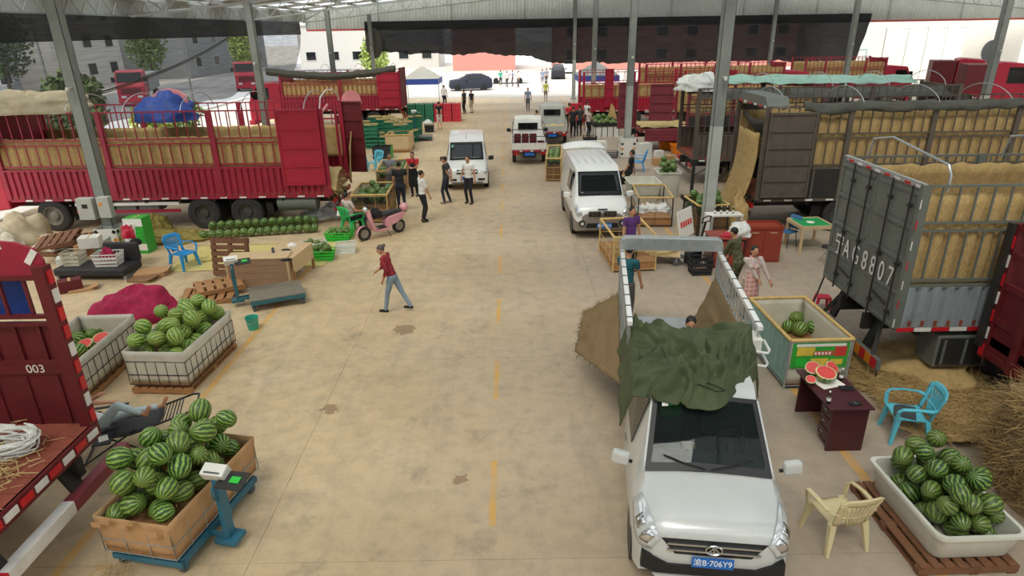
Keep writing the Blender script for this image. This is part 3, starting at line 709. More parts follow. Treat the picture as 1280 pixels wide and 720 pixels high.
def basket(label, loc, rz, a, b_, h, mt, group=None, name='plastic_basket'):
    rt = thing(name, label, 'basket', loc, rz, group); k = .86
    def rect(s, z): return [(x * a / 2 * s, y * b_ / 2 * s, z) for x, y in ((-1, -1), (1, -1), (1, 1), (-1, 1))]
    mb = MB(); mb.loft([rect(k, 0), rect(k, .01)]); mb.build('bottom', mt, rt)
    for i in range(4):
        lo, hi = rect(k, 0), rect(1, h); p0, p1, q0, q1 = Vector(lo[i]), Vector(lo[(i + 1) % 4]), Vector(hi[i]), Vector(hi[(i + 1) % 4])
        mb = MB(); n = 7
        for j in range(n + 1): mb.beam(p0.lerp(p1, j / n), q0.lerp(q1, j / n), .016, .008, up=(0, 1, 0) if i % 2 else (1, 0, 0))
        for z in (0.04, .36, .68): mb.beam(p0.lerp(q0, z), p1.lerp(q1, z), .01, h * .2, up=(0, 0, 1))
        mb.build('side', mt, rt)
    mb = MB(); mb.tube(rect(1.01, h), .014, 5, True); mb.build('rim', mt, rt)
    return rt
def straw_tufts(name, n, fn, mt, parent=None, ln=.18, wd=.004, seed=3, sag=.5):
    """loose stalks; fn(rng) gives a root point and a direction"""
    r = random.Random(seed); mb = MB()
    for i in range(n):
        p, d = fn(r); p = Vector(p); d = Vector(d).normalized(); L = ln * r.uniform(.5, 1.4); a = d.orthogonal().normalized(); a.rotate(Matrix.Rotation(r.uniform(0, 6.28), 3, d)); a *= wd
        e = p + d * L + V(0, 0, -L * sag * r.uniform(0, .6)); mb.add([p - a, p + a, e + a * .5, e - a * .5], [(0, 1, 2, 3)])
    o = mb.build(name, mt, parent); o['kind'] = 'stuff'; return o
# ================================================================ trucks with stake bodies
def truck_cab(root, x0, W, paint, zb=.75, h=2.1, glass='car_glass'):
    """cab-over: back wall at x0, nose at x0 + 2.2"""
    prof = [(x0, zb), (x0, zb + h), (x0 + .3, zb + h + .08), (x0 + 1.6, zb + h - .02), (x0 + 2.0, zb + 1.25), (x0 + 2.15, zb + .9), (x0 + 2.15, zb - .2), (x0 + 1.5, zb - .2)]
    MB().prism(prof, -W / 2 + .08, W / 2 - .08, 'y').build('cab', paint, root, bevel=.05)
    MB().add([(x0 + 1.64, -W / 2 + .2, zb + h - .1), (x0 + 1.64, W / 2 - .2, zb + h - .1), (x0 + 2.01, W / 2 - .16, zb + 1.28), (x0 + 2.01, -W / 2 + .16, zb + 1.28)], [(0, 1, 2, 3)]).build('windscreen', glass, root)
    for s in (-1, 1):
        y = s * (W / 2 - .07); MB().add([(x0 + .75, y, zb + 1.15), (x0 + 1.85, y, zb + 1.15), (x0 + 1.55, y, zb + h - .25), (x0 + .75, y, zb + h - .25)], [(0, 1, 2, 3)]).build('side_window', glass, root)
        MB().box(x0 + 1.75, x0 + 1.85, y, y + s * .32, zb + 1.3, zb + 1.75).build('mirror', 'black_plastic', root, bevel=.02)
        MB().box(x0 + 2.1, x0 + 2.2, s * (W / 2 - .55) - .2, s * (W / 2 - .55) + .2, zb - .05, zb + .15).build('headlamp', 'lamp_glass', root)
    for k in range(4): MB().box(x0 + 2.14, x0 + 2.17, -.8, .8, zb + .3 + k * .13, zb + .37 + k * .13).build('grille_bar', 'black_plastic', root)
    MB().box(x0 + 1.9, x0 + 2.28, -W / 2 + .05, W / 2 - .05, zb - .45, zb - .15).build('bumper', paint, root, bevel=.03)
def truck(label, loc, rz, L, paint, W=2.5, zf=1.15, zb=1.95, zt=3.6, near=1, board='ribbed', rails=None, posts=4, stake=.3, axles=(1.2, 2.5, 7.6), R_=.52, cab=None, lining='straw_side', lining_top=None,
          frame_paint=None, tape=True, far_side=True, bows=0, stakes_each=True, head=True, straw_far=True, group=None, tail=True, x_open=0., rimk='rim_dark', board_paint=None):
    rt = thing('stake_truck', label, 'truck', loc, rz, group); fp = frame_paint or paint; bp = board_paint or paint; h2 = W / 2
    MB().box(0, L, -h2 + .02, h2 - .02, zf - .1, zf).build('bed_floor', 'wood_deck', rt)
    MB().box(0, L, -h2, h2, zf - .18, zf - .1).build('bed_frame', fp, rt)
    for y in (-.43, .43): MB().box(-.1, L + (2.1 if cab else 0), y - .04, y + .04, zf - .5, zf - .2).build('chassis_rail', 'chassis', rt)
    for k in range(int(L / 1.1)): MB().box(.4 + k * 1.1, .48 + k * 1.1, -h2 + .05, h2 - .05, zf - .28, zf - .18).build('cross_member', 'chassis', rt)
    rails = rails or [zb + .12, zb + .78, zb + .92, zt]
    px = [x_open + (L - x_open) * i / (posts - 1) for i in range(posts)]
    stake_me = {}
    for s in ((near, -near) if far_side else (near,)):
        y = s * (h2 - .03)
        for i, x in enumerate(px): MB().box(x - .07, x + .07, y - .04, y + .045, zf - .12, zt + .02).build('side_post', fp, rt)
        for z in rails: MB().box(x_open, L, y - .015, y + .015, z - .02, z + .02).build('side_rail', fp, rt)
        for i in range(posts - 1):
            xa, xb = px[i] + .07, px[i + 1] - .07
            if board == 'ribbed':
                n = max(3, int((xb - xa) / .2)); p = (xb - xa) / n; vs_ = []
                for k in range(n): vs_ += [(xa + p * (k + q), e) for q, e in ((0, .03), (.45, .03), (.6, -.02), (.85, -.02))]
                vs_.append((xb, .03)); m_ = len(vs_)
                mb = MB().add([(a, y + s * e, zf - .1) for a, e in vs_] + [(a, y + s * e, zb) for a, e in vs_], [(k, k + 1, m_ + k + 1, m_ + k) for k in range(m_ - 1)])
                o = mb.build('side_board', bp, rt); sd = o.modifiers.new('thickness', 'SOLIDIFY'); sd.thickness = .012
            else:
                n = 5; hh = (zb - zf + .1) / n
                for k in range(n): MB().box(xa, xb, y - .02, y + .02 + .012, zf - .1 + k * hh + .02, zf - .1 + (k + 1) * hh - .015).build('board_plank', bp, rt)
                MB().box(xa, xb, y - .025, y - .005, zf - .1, zb).build('board_back', 'chassis', rt)
                for x in (xa + (xb - xa) * q for q in (.33, .66)): MB().box(x - .03, x + .03, y + s * .02 - .02, y + s * .02 + .02, zf - .1, zb).build('board_strap', fp, rt)
        MB().box(x_open, L, y - .03, y + .05, zb - .02, zb + .04).build('board_cap', fp, rt)
        # stakes in two tiers
        n = int((L - x_open) / stake)
        tiers = [(rails[0], rails[1]), (rails[-2], rails[-1])] if len(rails) >= 4 else [(rails[0], rails[-1])]
        joined = MB()
        for (za, zc) in tiers:
            for k in range(1, n):
                x = x_open + (L - x_open) * k / n
                if stakes_each and s == near: put('stake', cached(('stake', fp, round(zc - za, 3)), lambda: MB().box(-.014, .014, -.012, .012, 0, zc - za).mesh('stake', fp)), rt, (x, y, za))
                else: joined.box(x - .014, x + .014, y - .012, y + .012, za, zc)
        if joined.v: o = joined.build('stake_row', fp, rt); o['kind'] = 'stuff'
        if lining and (s == near or straw_far):
            lt = lining_top or zt - .55; bul = lambda x: abs(sin(pi * (x - x_open) / stake)) ** .7
            nu = int((L - x_open) / stake) * 6
            def fn(u, v, y=y, s=s, lt=lt):
                x = x_open + .06 + (L - x_open - .12) * u; z = zb - .1 + (lt - zb + .1) * v
                return (x, y - s * .13 + s * .085 * bul(x) * (0.35 + .65 * sin(pi * min(1, v * 1.05)) ** .5) + .015 * nz(x * 3, z * 4), z + (.05 * nz(x * 4, 7) if v > .99 else 0))
            sheet('straw_lining', fn, nu, 8, lining, rt, .03)
        if tape:
            for k in range(int(L / .62)):
                put('reflector', cached(('refl',), lambda: MB().box(-.11, .11, -.004, .004, -.025, .025).mesh('reflector', 'white_tape')), rt, (.3 + k * .62, s * (h2 + .003), zf - .14))
        # side guards
        xa, xb = axles[1] + .75, axles[-1] - .75
        if xb - xa > 1:
            for z in (.62, .86): MB().box(xa, xb, s * (h2 - .1) - .02, s * (h2 - .1) + .02, z - .05, z + .05, ).build('side_guard', fp if z < .7 else 'white_tape', rt)
    if head:
        MB().box(L - .04, L + .02, -h2, h2, zf - .1, zt - .05).build('headboard', fp, rt)
    for a in axles:
        MB().cyl((a, -h2 + .2, R_), (a, h2 - .2, R_), .09, n=8).build('axle', 'chassis', rt)
        for s in (-1, 1):
            wheel(rt, a, s * (h2 - .17), R_, .29, s, rimk if a != axles[-1] else 'rim')
            if a != axles[-1]: wheel(rt, a, s * (h2 - .5), R_, .29, s, rimk)
            MB().add([(a - R_ - .1, s * h2 - s * .05, zf - .2), (a - R_ - .1, s * (h2 - .6), zf - .2), (a - R_ - .16, s * (h2 - .6), .35), (a - R_ - .16, s * h2 - s * .05, .35)], [(0, 1, 2, 3)]).build('mud_flap', 'black_plastic', rt)
    if bows:
        for k in range(bows):
            x = .5 + (L - 1) * k / max(1, bows - 1); pts = [(x + .1 * sin(k), -h2 + .02 + W * .98 * t, zt - .05 + .5 * sin(pi * t) ** .55) for t in [i / 14 for i in range(15)]]
            MB().tube(pts, .014, 6).build('tarp_bow', 'galvanised', rt, smooth=True)
    if tail:
        MB().box(-.12, -.04, -h2 + .15, h2 - .15, .5, .62).build('rear_bumper', fp, rt)
        for s in (-1, 1):
            MB().box(-.1, -.04, s * .9 - .2, s * .9 + .2, zf - .42, zf - .28).build('tail_lamp', 'red_lens', rt); MB().beam((-.08, s * .5, .6), (-.08, s * .45, zf - .2), .06).build('bumper_hanger', 'chassis', rt)
    if cab: truck_cab(rt, L + .12, W, cab)
    return rt

# ---- red truck on the left, straw-lined sides, its rear doors folded open
T1 = truck('crimson stake truck with straw-lined slatted sides beside the row of watermelons on the mat', (-5.75, 21.35, 0), pi, 10.2, 'red_paint', posts=4, near=1, zf=1.18, zb=1.98, zt=3.72, stake=.31, axles=(2.75, 4.15, 9.0), cab='red_paint_bright',
           bows=6, lining_top=2.95, rimk='rim_dark')
ribbed_door(T1, 'rear_door', 1.32, 2.32, 'red_paint_bright', (.05, 1.31, 1.42), (0, 0, 0), 4)
o = ribbed_door(T1, 'rear_door', .72, 2.4, 'dark_red_paint', (-.02, -1.27, 1.3), (0, 0, radians(172)), 4)
mb = MB(); mb.grid(lambda u, v: (-.04 - .7 * u, -1.36 + .03 * sin(6 * u), 3.62 + (.42 * (1 - (2 * u - 1) ** 2) ** .5 if v > .5 else 0)), 12, 1); o = mb.build('door_arch', 'pink_paint', T1); sd = o.modifiers.new('t', 'SOLIDIFY'); sd.thickness = .04
MB().tube([(0, 1.25, 3.7), (0, 1.0, 4.05), (0, .3, 4.2), (0, -.5, 4.15), (0, -1.1, 3.95), (0, -1.25, 3.6)], .02, 6).build('rear_bow', 'bag_white', T1, smooth=True)
MB().beam((.02, 1.2, 3.55), (.02, .2, 3.75), .06).build('rear_crossbar', 'pink_paint', T1)
MB().beam((0, -.55, 1.2), (0, -.55, 3.6), .08).build('rear_post', 'red_paint', T1)
sheet('straw_mat', lambda u, v: (-.05 - .25 * v - .2 * (1 - v) * u, -1.22 + .5 * u + .05 * nz(u * 5, v * 5), 1.0 + 1.7 * v - .5 * u * v), 10, 10, 'straw', T1, .03)
sheet('straw_heap', lambda u, v: (-.2 + 1.6 * u, -.4 + 1.6 * v, 1.2 + (.5 + .35 * u) * sin(pi * min(1, v * .9 + .1)) ** .6 + .1 * nz(u * 5, v * 5)), 14, 12, 'straw_pale', T1)
straw_tufts('loose_straw', 500, lambda r: ((r.uniform(-.15, .4), r.uniform(-.2, 1.25), r.uniform(1.15, 1.6)), (-.6, r.uniform(-.4, .4), r.uniform(-.9, .3))), 'straw_pale', T1, .3)
MB().cyl((.5, .95, .78), (1.75, .95, .78), .26, n=16).build('fuel_tank', 'truck_grey', T1, smooth=True)
mb = MB(); mb.beam((-.25, 1.3, .5), (-.3, .55, .98), .14, .05); mb.build('rear_bumper', 'maroon_paint', T1); MB().beam((-.26, 1.42, .42), (-.25, 1.12, .61), .15, .055).build('bumper_stripe', 'white_tape', T1)
for k in range(3): MB().box(5.6 + k * .75, 6.25 + k * .75, .6, 1.1, .6, 1.0).build('tool_box', 'truck_grey', T1, bevel=.02)
# greens laid along the top of the straw
sheet('leafy_top', lambda u, v: (.3 + 9.6 * u, 1.0 - v * 1.5, 2.9 + .07 * nz(u * 60, v * 12) - .3 * v), 90, 5, 'greens', T1)
# tarps heaped on that truck
def lump(name, label, cat, mt, loc, r, seed, amp=.25, freq=1.6, parent=None, n=40, m_=22, flat=True, rot=0, group=None, folds=0.):
    mb = MB(); vs_ = []; rr = random.Random(seed); ox = rr.uniform(0, 90)
    def fn(u, v):
        th, ph = 2 * pi * u, pi / 2 * v
        d = V(cos(th) * cos(ph), sin(th) * cos(ph), sin(ph)); k = 1 + amp * nz(d.x * freq + ox, d.y * freq, d.z * freq) + amp * .4 * nz(d.x * freq * 3 + ox, d.y * freq * 3, d.z * 4) + folds * abs(sin(th * 7 + 3 * nz(d.x * 2, d.y * 2, ox)))
        return (d.x * r[0] * k, d.y * r[1] * k, max(0.0, d.z * r[2] * k))
    o = mb.grid(fn, n, m_).build(name, mt, parent, loc, (0, 0, rot), smooth=True, angle=80)
    if parent is None: tag(o, label, cat, group)
    return o
lump('folded_tarpaulin', 'crumpled beige tarpaulin heaped on the front end of the crimson truck', 'tarpaulin', 'tarp_beige', (-15.1, 21.0, 3.72), (1.7, 1.25, .55), 4, .35, 1.5, folds=.08)
lump('draped_tarpaulin', 'beige canvas sheet sagging from the front corner of the crimson truck', 'tarpaulin', 'tarp_beige', (-16.35, 20.0, 2.6), (.55, .2, 1.3), 8, .3, 2, folds=.1)
lump('folded_tarpaulin', 'blue folded tarpaulin bundle on top of the crimson truck', 'tarpaulin', 'tarp_blue', (-11.2, 21.7, 3.3), (.95, .8, .85), 9, .3, 1.6)
MB().prism([(-.6, 0), (.6, 0), (.55, .45), (.3, .62), (0, .68), (-.3, .62), (-.55, .45)], -.05, .05).build('x', 'pink_paint', T1, (5.3, -.4, 3.6)).name = 'front_arch'

# ---- second red truck further back on the left, dark tarp rolled along its side
T2 = truck('red stake truck behind the green baskets with a rolled dark tarpaulin along its top', (-7.0, 44.3, 0), pi, 7.6, 'red_paint', near=1, zf=1.3, zb=2.0, zt=3.5, posts=3, axles=(1.8, 3.0, 6.6), cab='red_paint_bright', stakes_each=False, lining='straw_side', bows=4, tape=True)
ribbed_door(T2, 'rear_door', 1.4, 2.1, 'red_paint_bright', (.02, 1.3, 1.35), (0, 0, 0), 4)
ribbed_door(T2, 'rear_door', 1.1, 2.3, 'dark_red_paint', (-.05, 1.2, 1.4), (0, 0, radians(-100)), 3)
sheet('rolled_tarp', lambda u, v: (.2 + 8.2 * u, 1.15 + .3 * cos(v * 2 * pi) * (.8 + .3 * nz(u * 8, 2)), 3.62 + .24 * sin(v * 2 * pi) - .35 * sin(u * pi) + .06 * nz(u * 15, 5)), 40, 10, 'tarp_dark', T2)
sheet('straw_heap', lambda u, v: (-.25 + .6 * u, -.9 + 1.9 * v, .3 + 1.1 * u + .15 * nz(u * 4, v * 6)), 6, 10, 'straw', T2)

# ---- grey box-sided truck with lettered doors on the right
R3 = truck('grey-green stake truck with painted plate lettering on its closed rear doors', (6.45, 10.94, 0), 0, 7.6, 'truck_grey', near=-1, zf=1.24, zb=1.86, zt=3.54, posts=4, stake=.27, axles=(2.2, 3.4, 7.4), lining='straw', lining_top=3.4,
           rails=[1.98, 2.82, 2.95, 3.54], bows=0, board='ribbed', board_paint='truck_grey_light', tail=False, tape=False)
for i, (y0, hw) in enumerate(((1.25, 1.24), (0.0, 1.24))):
    d = MB().box(-.05, 0, y0 - hw, y0, 1.12, 3.5).build('rear_door', 'truck_grey', R3)
    for q in range(5): MB().box(-.075, -.05, y0 - hw + .06, y0 - .06, 1.14 + q * .56, 1.2 + q * .56).build('rib', 'truck_grey', d, bevel=.006)
    for q in range(4): MB().prism([(y0 - hw + .1, 1.24 + q * .56), (y0 - .1, 1.24 + q * .56), (y0 - .14, 1.66 + q * .56), (y0 - hw + .14, 1.66 + q * .56)], -.056, -.05, 'x').build('pressed_panel', 'truck_grey', d)
    for q in (.4, .85):
        MB().cyl((-.1, y0 - hw * q, 1.08), (-.1, y0 - hw * q, 3.52), .016, n=6).build('lock_rod', 'dark_steel', d)
        for z in (1.35, 2.2, 3.2): MB().box(-.12, -.07, y0 - hw * q - .04, y0 - hw * q + .04, z - .03, z + .03).build('rod_bracket', 'dark_steel', d)
    MB().beam((-.12, y0 - hw * .42, 1.55), (-.12, y0 - hw * .82, 1.47), .02, .04).build('lock_handle', 'dark_steel', d)
for k in range(7):
    for s in (-1, 1): MB().box(-.065, -.05, s * 1.24 - .03, s * 1.24 + .03, 1.15 + k * .34, 1.3 + k * .34).build('tape_strip', 'red_tape' if (k + (s > 0)) % 2 else 'white_tape', R3)
for k in range(8): MB().box(-.07, -.05, -1.2 + k * .3, -1.05 + k * .3, 3.5, 3.54).build('tape_strip', 'red_tape' if k % 2 else 'white_tape', R3)
for k in range(14): MB().box(.02 + k * .3, .3 + k * .3, -1.262, -1.25, 1.06, 1.13).build('tape_strip', 'red_tape' if k % 2 == 0 else 'white_tape', R3)
MB().box(-.06, 0, -1.25, 1.25, 3.5, 3.58).build('rear_header', 'galvanised', R3)
text('plate_lettering', '宁A G 8 8 0 7', .5, 'white_tape', R3, (-.085, 0, 1.92), (pi / 2, 0, -pi / 2), .001).scale = (.7, 1.0, 1)
for k, (x, z) in enumerate(((.35, 3.9), (2.9, 3.9))):
    MB().tube([(x, -1.2, 3.45), (x, -1.2, 3.7), (x, -1.1, 3.84), (x, .5, 4.02), (x, 1.1, 3.9), (x, 1.2, 3.5)], .022, 6).build('tarp_bow', 'galvanised', R3, smooth=True)
MB().box(.8, 2.0, -1.22, -.7, .35, .95).build('tool_box', 'truck_grey', R3, bevel=.02); MB().box(.85, 1.95, -1.24, -1.22, .4, .9).build('box_door', 'dark_steel', R3)
for k in range(3): MB().box(.9 + k * .36, .94 + k * .36, -1.255, -1.24, .42, .88).build('box_rib', 'truck_grey', R3)
# its ramp-like rear underrun bar hangs behind
ub = MB().box(-.16, -.08, -1.22, 1.22, .3, .5).build('rear_bumper', 'truck_grey', R3); 
for k in range(4): MB().box(-.17, -.16, -1.18 + k * .18, -1.02 + k * .18, .31, .49).build('tape_strip', 'amber' if k % 2 else 'red_tape', R3)
text('bumper_number', '13', .16, 'white_tape', R3, (-.165, -.1, .4), (pi / 2, 0, -pi / 2), .001)
for y in (-1.0, .9): MB().beam((-.12, y, .45), (.1, y * .7, 1.05), .07).build('bumper_hanger', 'chassis', R3)
for y in (-.65, .65): MB().beam((.12, y, 1.05), (-.06, y, .5), .2, .05).build('mud_flap', 'black_plastic', R3)
MB().cyl((-.32, 1.2, 0.02), (-.05, 1.22, 1.15), .018, n=6).build('prop_bar', 'dark_steel', R3); MB().cyl((-.14, -1.2, .4), (-.12, -1.24, .02), .014, n=6).build('prop_bar', 'dark_steel', R3)
MB().box(1.05, 1.35, .35, .75, .72, .98).build('chock_block', 'wood', R3)

# ---- dark brown truck behind it, straw at the tail
R2 = truck('dark brown stake truck with straw pouring from its tail behind the red cabinet', (7.4, 19.95, 0), 0, 9.6, 'truck_brown', near=-1, zf=1.15, zb=1.95, zt=3.72, posts=5, stake=.3, axles=(2.6, 3.9, 8.2), board='plank', lining='straw_side', lining_top=3.38,
           rails=[2.05, 2.82, 2.95, 3.72], bows=5, x_open=.0)
ribbed_door(R2, 'rear_door', 1.38, 2.45, 'truck_brown', (.03, -1.31, 1.12), (0, 0, 0), 5)
ribbed_door(R2, 'rear_door', 1.2, 2.4, 'truck_brown', (.05, 1.31, 1.15), (0, 0, 0), 5)
MB().prism([(-1.25, 3.7), (1.25, 3.7), (1.0, 3.98), (-1.0, 3.98)], -.04, .6, 'x').build('rear_hood', 'truck_grey', R2)
for k in range(6): MB().box(-.055, -.04, -1.2 + k * .42, -1.0 + k * .42, 3.68, 3.74).build('tape_strip', 'red_tape' if k % 2 else 'white_tape', R2)
sheet('rolled_tarp', lambda u, v: (1.0 + 8.6 * u, -.95 - .36 * sin(pi * v * .62) - .03 * sin(u * 50 + v * 4), 3.82 - .1 * abs(nz(u * 5, 1)) - (.1 + .42 * abs(nz(u * 4.3, 7)) + .12) * max(0, v - .35) * 1.5 + .05 * nz(u * 26, v * 5)), 120, 12, 'tarp_dark', R2, .02)
sheet('straw_mat', lambda u, v: (-.06 - .1 * sin(pi * u) - .9 * (1 - v) ** 3, -.95 + 1.7 * u + .04 * nz(u * 6, v * 6), .05 + 2.9 * v + .1 * nz(u * 9, 3)), 16, 16, 'straw', R2, .04)
straw_tufts('loose_straw', 500, lambda r: ((r.uniform(-.5, .1), r.uniform(-1, .8), r.uniform(.1, 1.6)), (-.7, r.uniform(-.5, .5), r.uniform(-.9, .4))), 'straw', R2, .25)
for k in range(3): sheet('black_drape', lambda u, v, k=k: (.1 + .2 * k, -1.1 + 2.2 * u, 3.45 - .22 * k - .2 * sin(pi * u) - .2 * v), 12, 2, 'tarp_dark', R2, .01)
sheet('leafy_top', lambda u, v: (.3 + 9.0 * u, -.98 + v * 1.6, 3.3 + .09 * nz(u * 60, v * 12) - .2 * v), 80, 5, 'greens', R2)
lump('straw_bundle', 'tall bundle of straw slumped against the tail of the dark brown truck', 'straw', 'straw', (6.95, 19.0, 0), (.3, .5, 1.2), 31, .22, 2.2)
MB().box(2.1, 6.5, -1.0, -.6, .45, .95).build('tank_guard', 'black_plastic', R2)

# ---- truck behind that one under a teal sheet, and red ones beyond
R5 = truck('dark truck with a teal plastic sheet stretched along its top', (7.2, 26.2, 0), 0, 9.8, 'truck_brown', near=-1, zf=1.15, zb=1.95, zt=3.7, posts=4, axles=(2, 3.3, 8), stakes_each=False, lining=None, bows=5, far_side=True)
sheet('teal_sheet', lambda u, v: (.1 + 9.2 * u, 1.35 - .75 * v + .05 * nz(u * 9, 4), 4.02 + .12 * nz(u * 14, v * 3) - .28 * v - .12 * u), 70, 8, 'tarp_teal', R5, .01)
sheet('net_top', lambda u, v: (.1 + 9.6 * u, -1.2 + 2.3 * v, 3.3 + .25 * sin(pi * v) + .12 * nz(u * 16, v * 4)), 60, 10, 'tarp_dark', R5)
lump('tarpaulin_bundle', 'crumpled white and green tarpaulin on the tail of the truck under the teal sheet', 'tarpaulin', 'bag_white', (7.7, 26.4, 3.55), (.95, 1.0, .55), 44, .4, 2.2, folds=.1)
R1 = truck('maroon stake truck with its side dropped open showing a straw floor', (6.55, 33.85, 0), 0, 9.0, 'maroon_paint', near=-1, zf=1.15, zb=1.75, zt=3.3, posts=4, axles=(2.6, 3.8, 8.3), stakes_each=True, stake=.42, lining='straw_side', lining_top=2.95, board='plank', x_open=2.35, head=True)
ribbed_door(R1, 'rear_door', 1.15, 1.75, 'maroon_paint', (.4, -1.3, 1.55), (0, 0, 0), 4)
ribbed_door(R1, 'rear_door', 1.1, 2.2, 'maroon_paint', (-.15, -.9, 1.2), (0, 0, radians(205)), 4)
MB().box(.25, 2.3, -1.36, -1.3, .55, 1.15).build('dropped_side', 'maroon_paint', R1)
for k in range(4): MB().box(.3, 2.25, -1.38, -1.36, .6 + k * .14, .66 + k * .14).build('side_rib', 'maroon_paint', R1)
sheet('straw_floor', lambda u, v: (.1 + 2.6 * u, -1.2 + 2.4 * v, 1.16 + .08 * nz(u * 6, v * 6) + .05), 16, 12, 'straw_pale', R1)
sheet('tarp_edge', lambda u, v: (1.5 + 7 * u, -1.1 + .3 * v, 3.3 + .15 * sin(u * 5) - .1 * v + .05 * nz(u * 20, 3)), 40, 4, 'tarp_dark', R1)
MB().beam((2.6, -1.26, 2.4), (4.8, -1.26, 1.95), .03).build('loose_rail', 'maroon_paint', R1)
R1b = truck('red stake truck standing with its tail against the crowd of buyers', (4.75, 43.2, 0), 0, 9.5, 'red_paint_bright', near=-1, zf=1.1, zb=1.7, zt=3.3, posts=4, axles=(2, 3.2, 8), stakes_each=False, lining='straw_side', lining_top=2.4, stake=.5)
ribbed_door(R1b, 'rear_door', .55, 2.3, 'red_paint_bright', (1.3, -1.31, 1.2), (0, 0, 0), 4)
lump('straw_tuft', 'sheaf of straw spilling off the tail of the red truck', 'straw', 'straw', (6.5, 41.3, 0), (.3, .3, 1.3), 5, .25, 2)
Rf = []
for i, (x, y, L) in enumerate(((9.5, 47.5, 9.5), (22.2, 51.5, 6.0))):
    tr_ = truck(('long red stake truck with straw showing over its boards beyond the maroon truck', 'red stake truck parked near the white banners outside the shed')[i], (x, y, 0), 0, L, 'red_paint', near=-1, zf=1.2, zb=1.9, zt=3.5, posts=5, axles=(2, 3.2, 8 if L > 8 else 6.5), stakes_each=False, lining='straw_side', lining_top=3.2, cab='red_paint_bright')
for i, (x, y, rz) in enumerate(((33.6, 50.6, radians(-25)), (32.6, 45.4, radians(-20)))):
    rt = thing('truck_cab', ('red truck cab with dark grille facing away by the shed edge', 'bright red truck cab at the end of the parked trucks')[i], 'truck', (x, y, 0), rz)
    truck_cab(rt, 0, 2.4, 'red_paint_bright', .9, 2.4)
    for a in (.9,):
        for s in (-1, 1): wheel(rt, a, s * 1.0, .5, .3, s)
    MB().box(-2.2, .2, -.5, .5, .6, .9).build('chassis_rail', 'chassis', rt); MB().box(-1.6, -.1, -1.15, 1.15, 1.5, 3.2).build('rear_box', 'dark_red_paint', rt)

# ---- near left: open rear end of a red truck, seen across its bed
L1 = thing('stake_truck', 'dark red open truck bed with a white net and loose straw on its floor', 'truck', (-5.5, 5.9, 0), pi)
# local +x runs into the truck (world -X), local y = world -y; far side wall stands at local y = -1.25
MB().box(0, 6, -1.25, 1.25, 1.08, 1.2).build('bed_floor', 'wood_deck', L1)
for k in range(9): MB().box(0.02, 6, -1.2 + k * .27, -.94 + k * .27, 1.2, 1.206).build('floor_plank', 'wood_deck', L1)
MB().box(-.03, .06, -1.25, 1.25, 1.0, 1.2).build('rear_sill', 'dark_red_paint', L1)
for k in range(10): MB().box(-.045, -.03, -1.22 + k * .245, -1.02 + k * .245, 1.06, 1.15).build('tape_strip', 'red_tape' if k % 2 else 'white_tape', L1)
y0 = -1.25
MB().box(0, 6, y0 - .03, y0 + .01, 1.2, 1.95).build('side_board', 'dark_red_paint', L1)
for k in range(14): MB().box(.25 + k * .4, .3 + k * .4, y0, y0 + .03, 1.22, 1.93).build('board_rib', 'dark_red_paint', L1)
MB().box(0, 6, y0 - .02, y0 + .03, 1.95, 2.12).build('letter_rail', 'dark_red_paint', L1)
text('rail_lettering', '003', .16, 'white_tape', L1, (.5, y0 + .036, 2.025), (pi / 2, 0, pi), .001)
MB().box(.12, 6, y0 - .03, y0 - .01, 2.12, 2.62).build('mid_board', 'dark_red_paint', L1)
for z in (2.12, 2.64, 2.74, 3.24): MB().box(0, 6, y0 - .02, y0 + .035, z - .025, z + .025).build('side_rail', 'dark_red_paint', L1)
for k in range(16):
    for za, zc in ((2.12, 2.64), (2.74, 3.24)): MB().box(.3 + k * .3, .335 + k * .3, y0 - .01, y0 + .025, za, zc).build('stake', 'dark_red_paint', L1)
MB().box(-.02, .12, y0 - .05, y0 + .1, 1.0, 3.4).build('corner_post', 'dark_red_paint', L1)
for k in range(9): MB().box(-.035, -.02, y0 - .03, y0 + .06, 1.25 + k * .24, 1.42 + k * .24).build('tape_strip', 'white_tape' if k % 3 == 1 else 'red_tape', L1)
prof = [(-1.25, 3.24), (-1.25, 3.42), (-1.1, 3.62), (-.8, 3.74), (-.3, 3.8), (.3, 3.8), (.8, 3.74), (1.1, 3.62), (1.25, 3.42), (1.25, 3.24)]
prof = [(0 + .02, 3.24), (.02, 3.46), (.1, 3.6), (.3, 3.68), (.7, 3.72), (6, 3.72), (6, 3.24)]
MB().prism(prof, y0 - .035, y0 + .005).build('upper_panel', 'red_paint', L1)
for x_, z_, r_ in ((.55, 3.63, .15), (.14, 3.5, .9)): MB().obox((x_, y0 + .012, z_), (.2, .01, .075), (0, r_, 0)).build('tape_strip', 'white_tape', L1)
sheet('blue_drape', lambda u, v: (.4 + 4 * u, y0 - .1 - .05 * sin(u * 30), 2.7 + .6 * v), 30, 4, 'tarp_blue', L1)
for y in (-.75, .75): MB().box(-.05, 5, y - .06, y + .06, .75, 1.0).build('chassis_rail', 'chassis', L1)
MB().box(.3, .5, -1.1, 1.1, .8, 1.0).build('cross_member', 'chassis', L1)
MB().box(-.16, -.02, -1.55, -.35, .52, .68).build('rear_bumper', 'maroon_paint', L1); MB().box(-.16, -.02, -.35, .75, .52, .68).build('rear_bumper', 'white_tape', L1); MB().box(-.16, -.02, .75, 1.3, .52, .68).build('rear_bumper', 'red_tape', L1)
for y in (-.62, .7): MB().beam((-.05, y, .62), (.15, y, 1.05), .2, .05).build('bumper_hanger', 'chassis', L1)
for s in (-1, 1): wheel(L1, 1.6, s * 1.05, .5, .29, s)
MB().cyl((1.6, -1.0, .5), (1.6, 1.0, .5), .08, n=8).build('axle', 'chassis', L1)
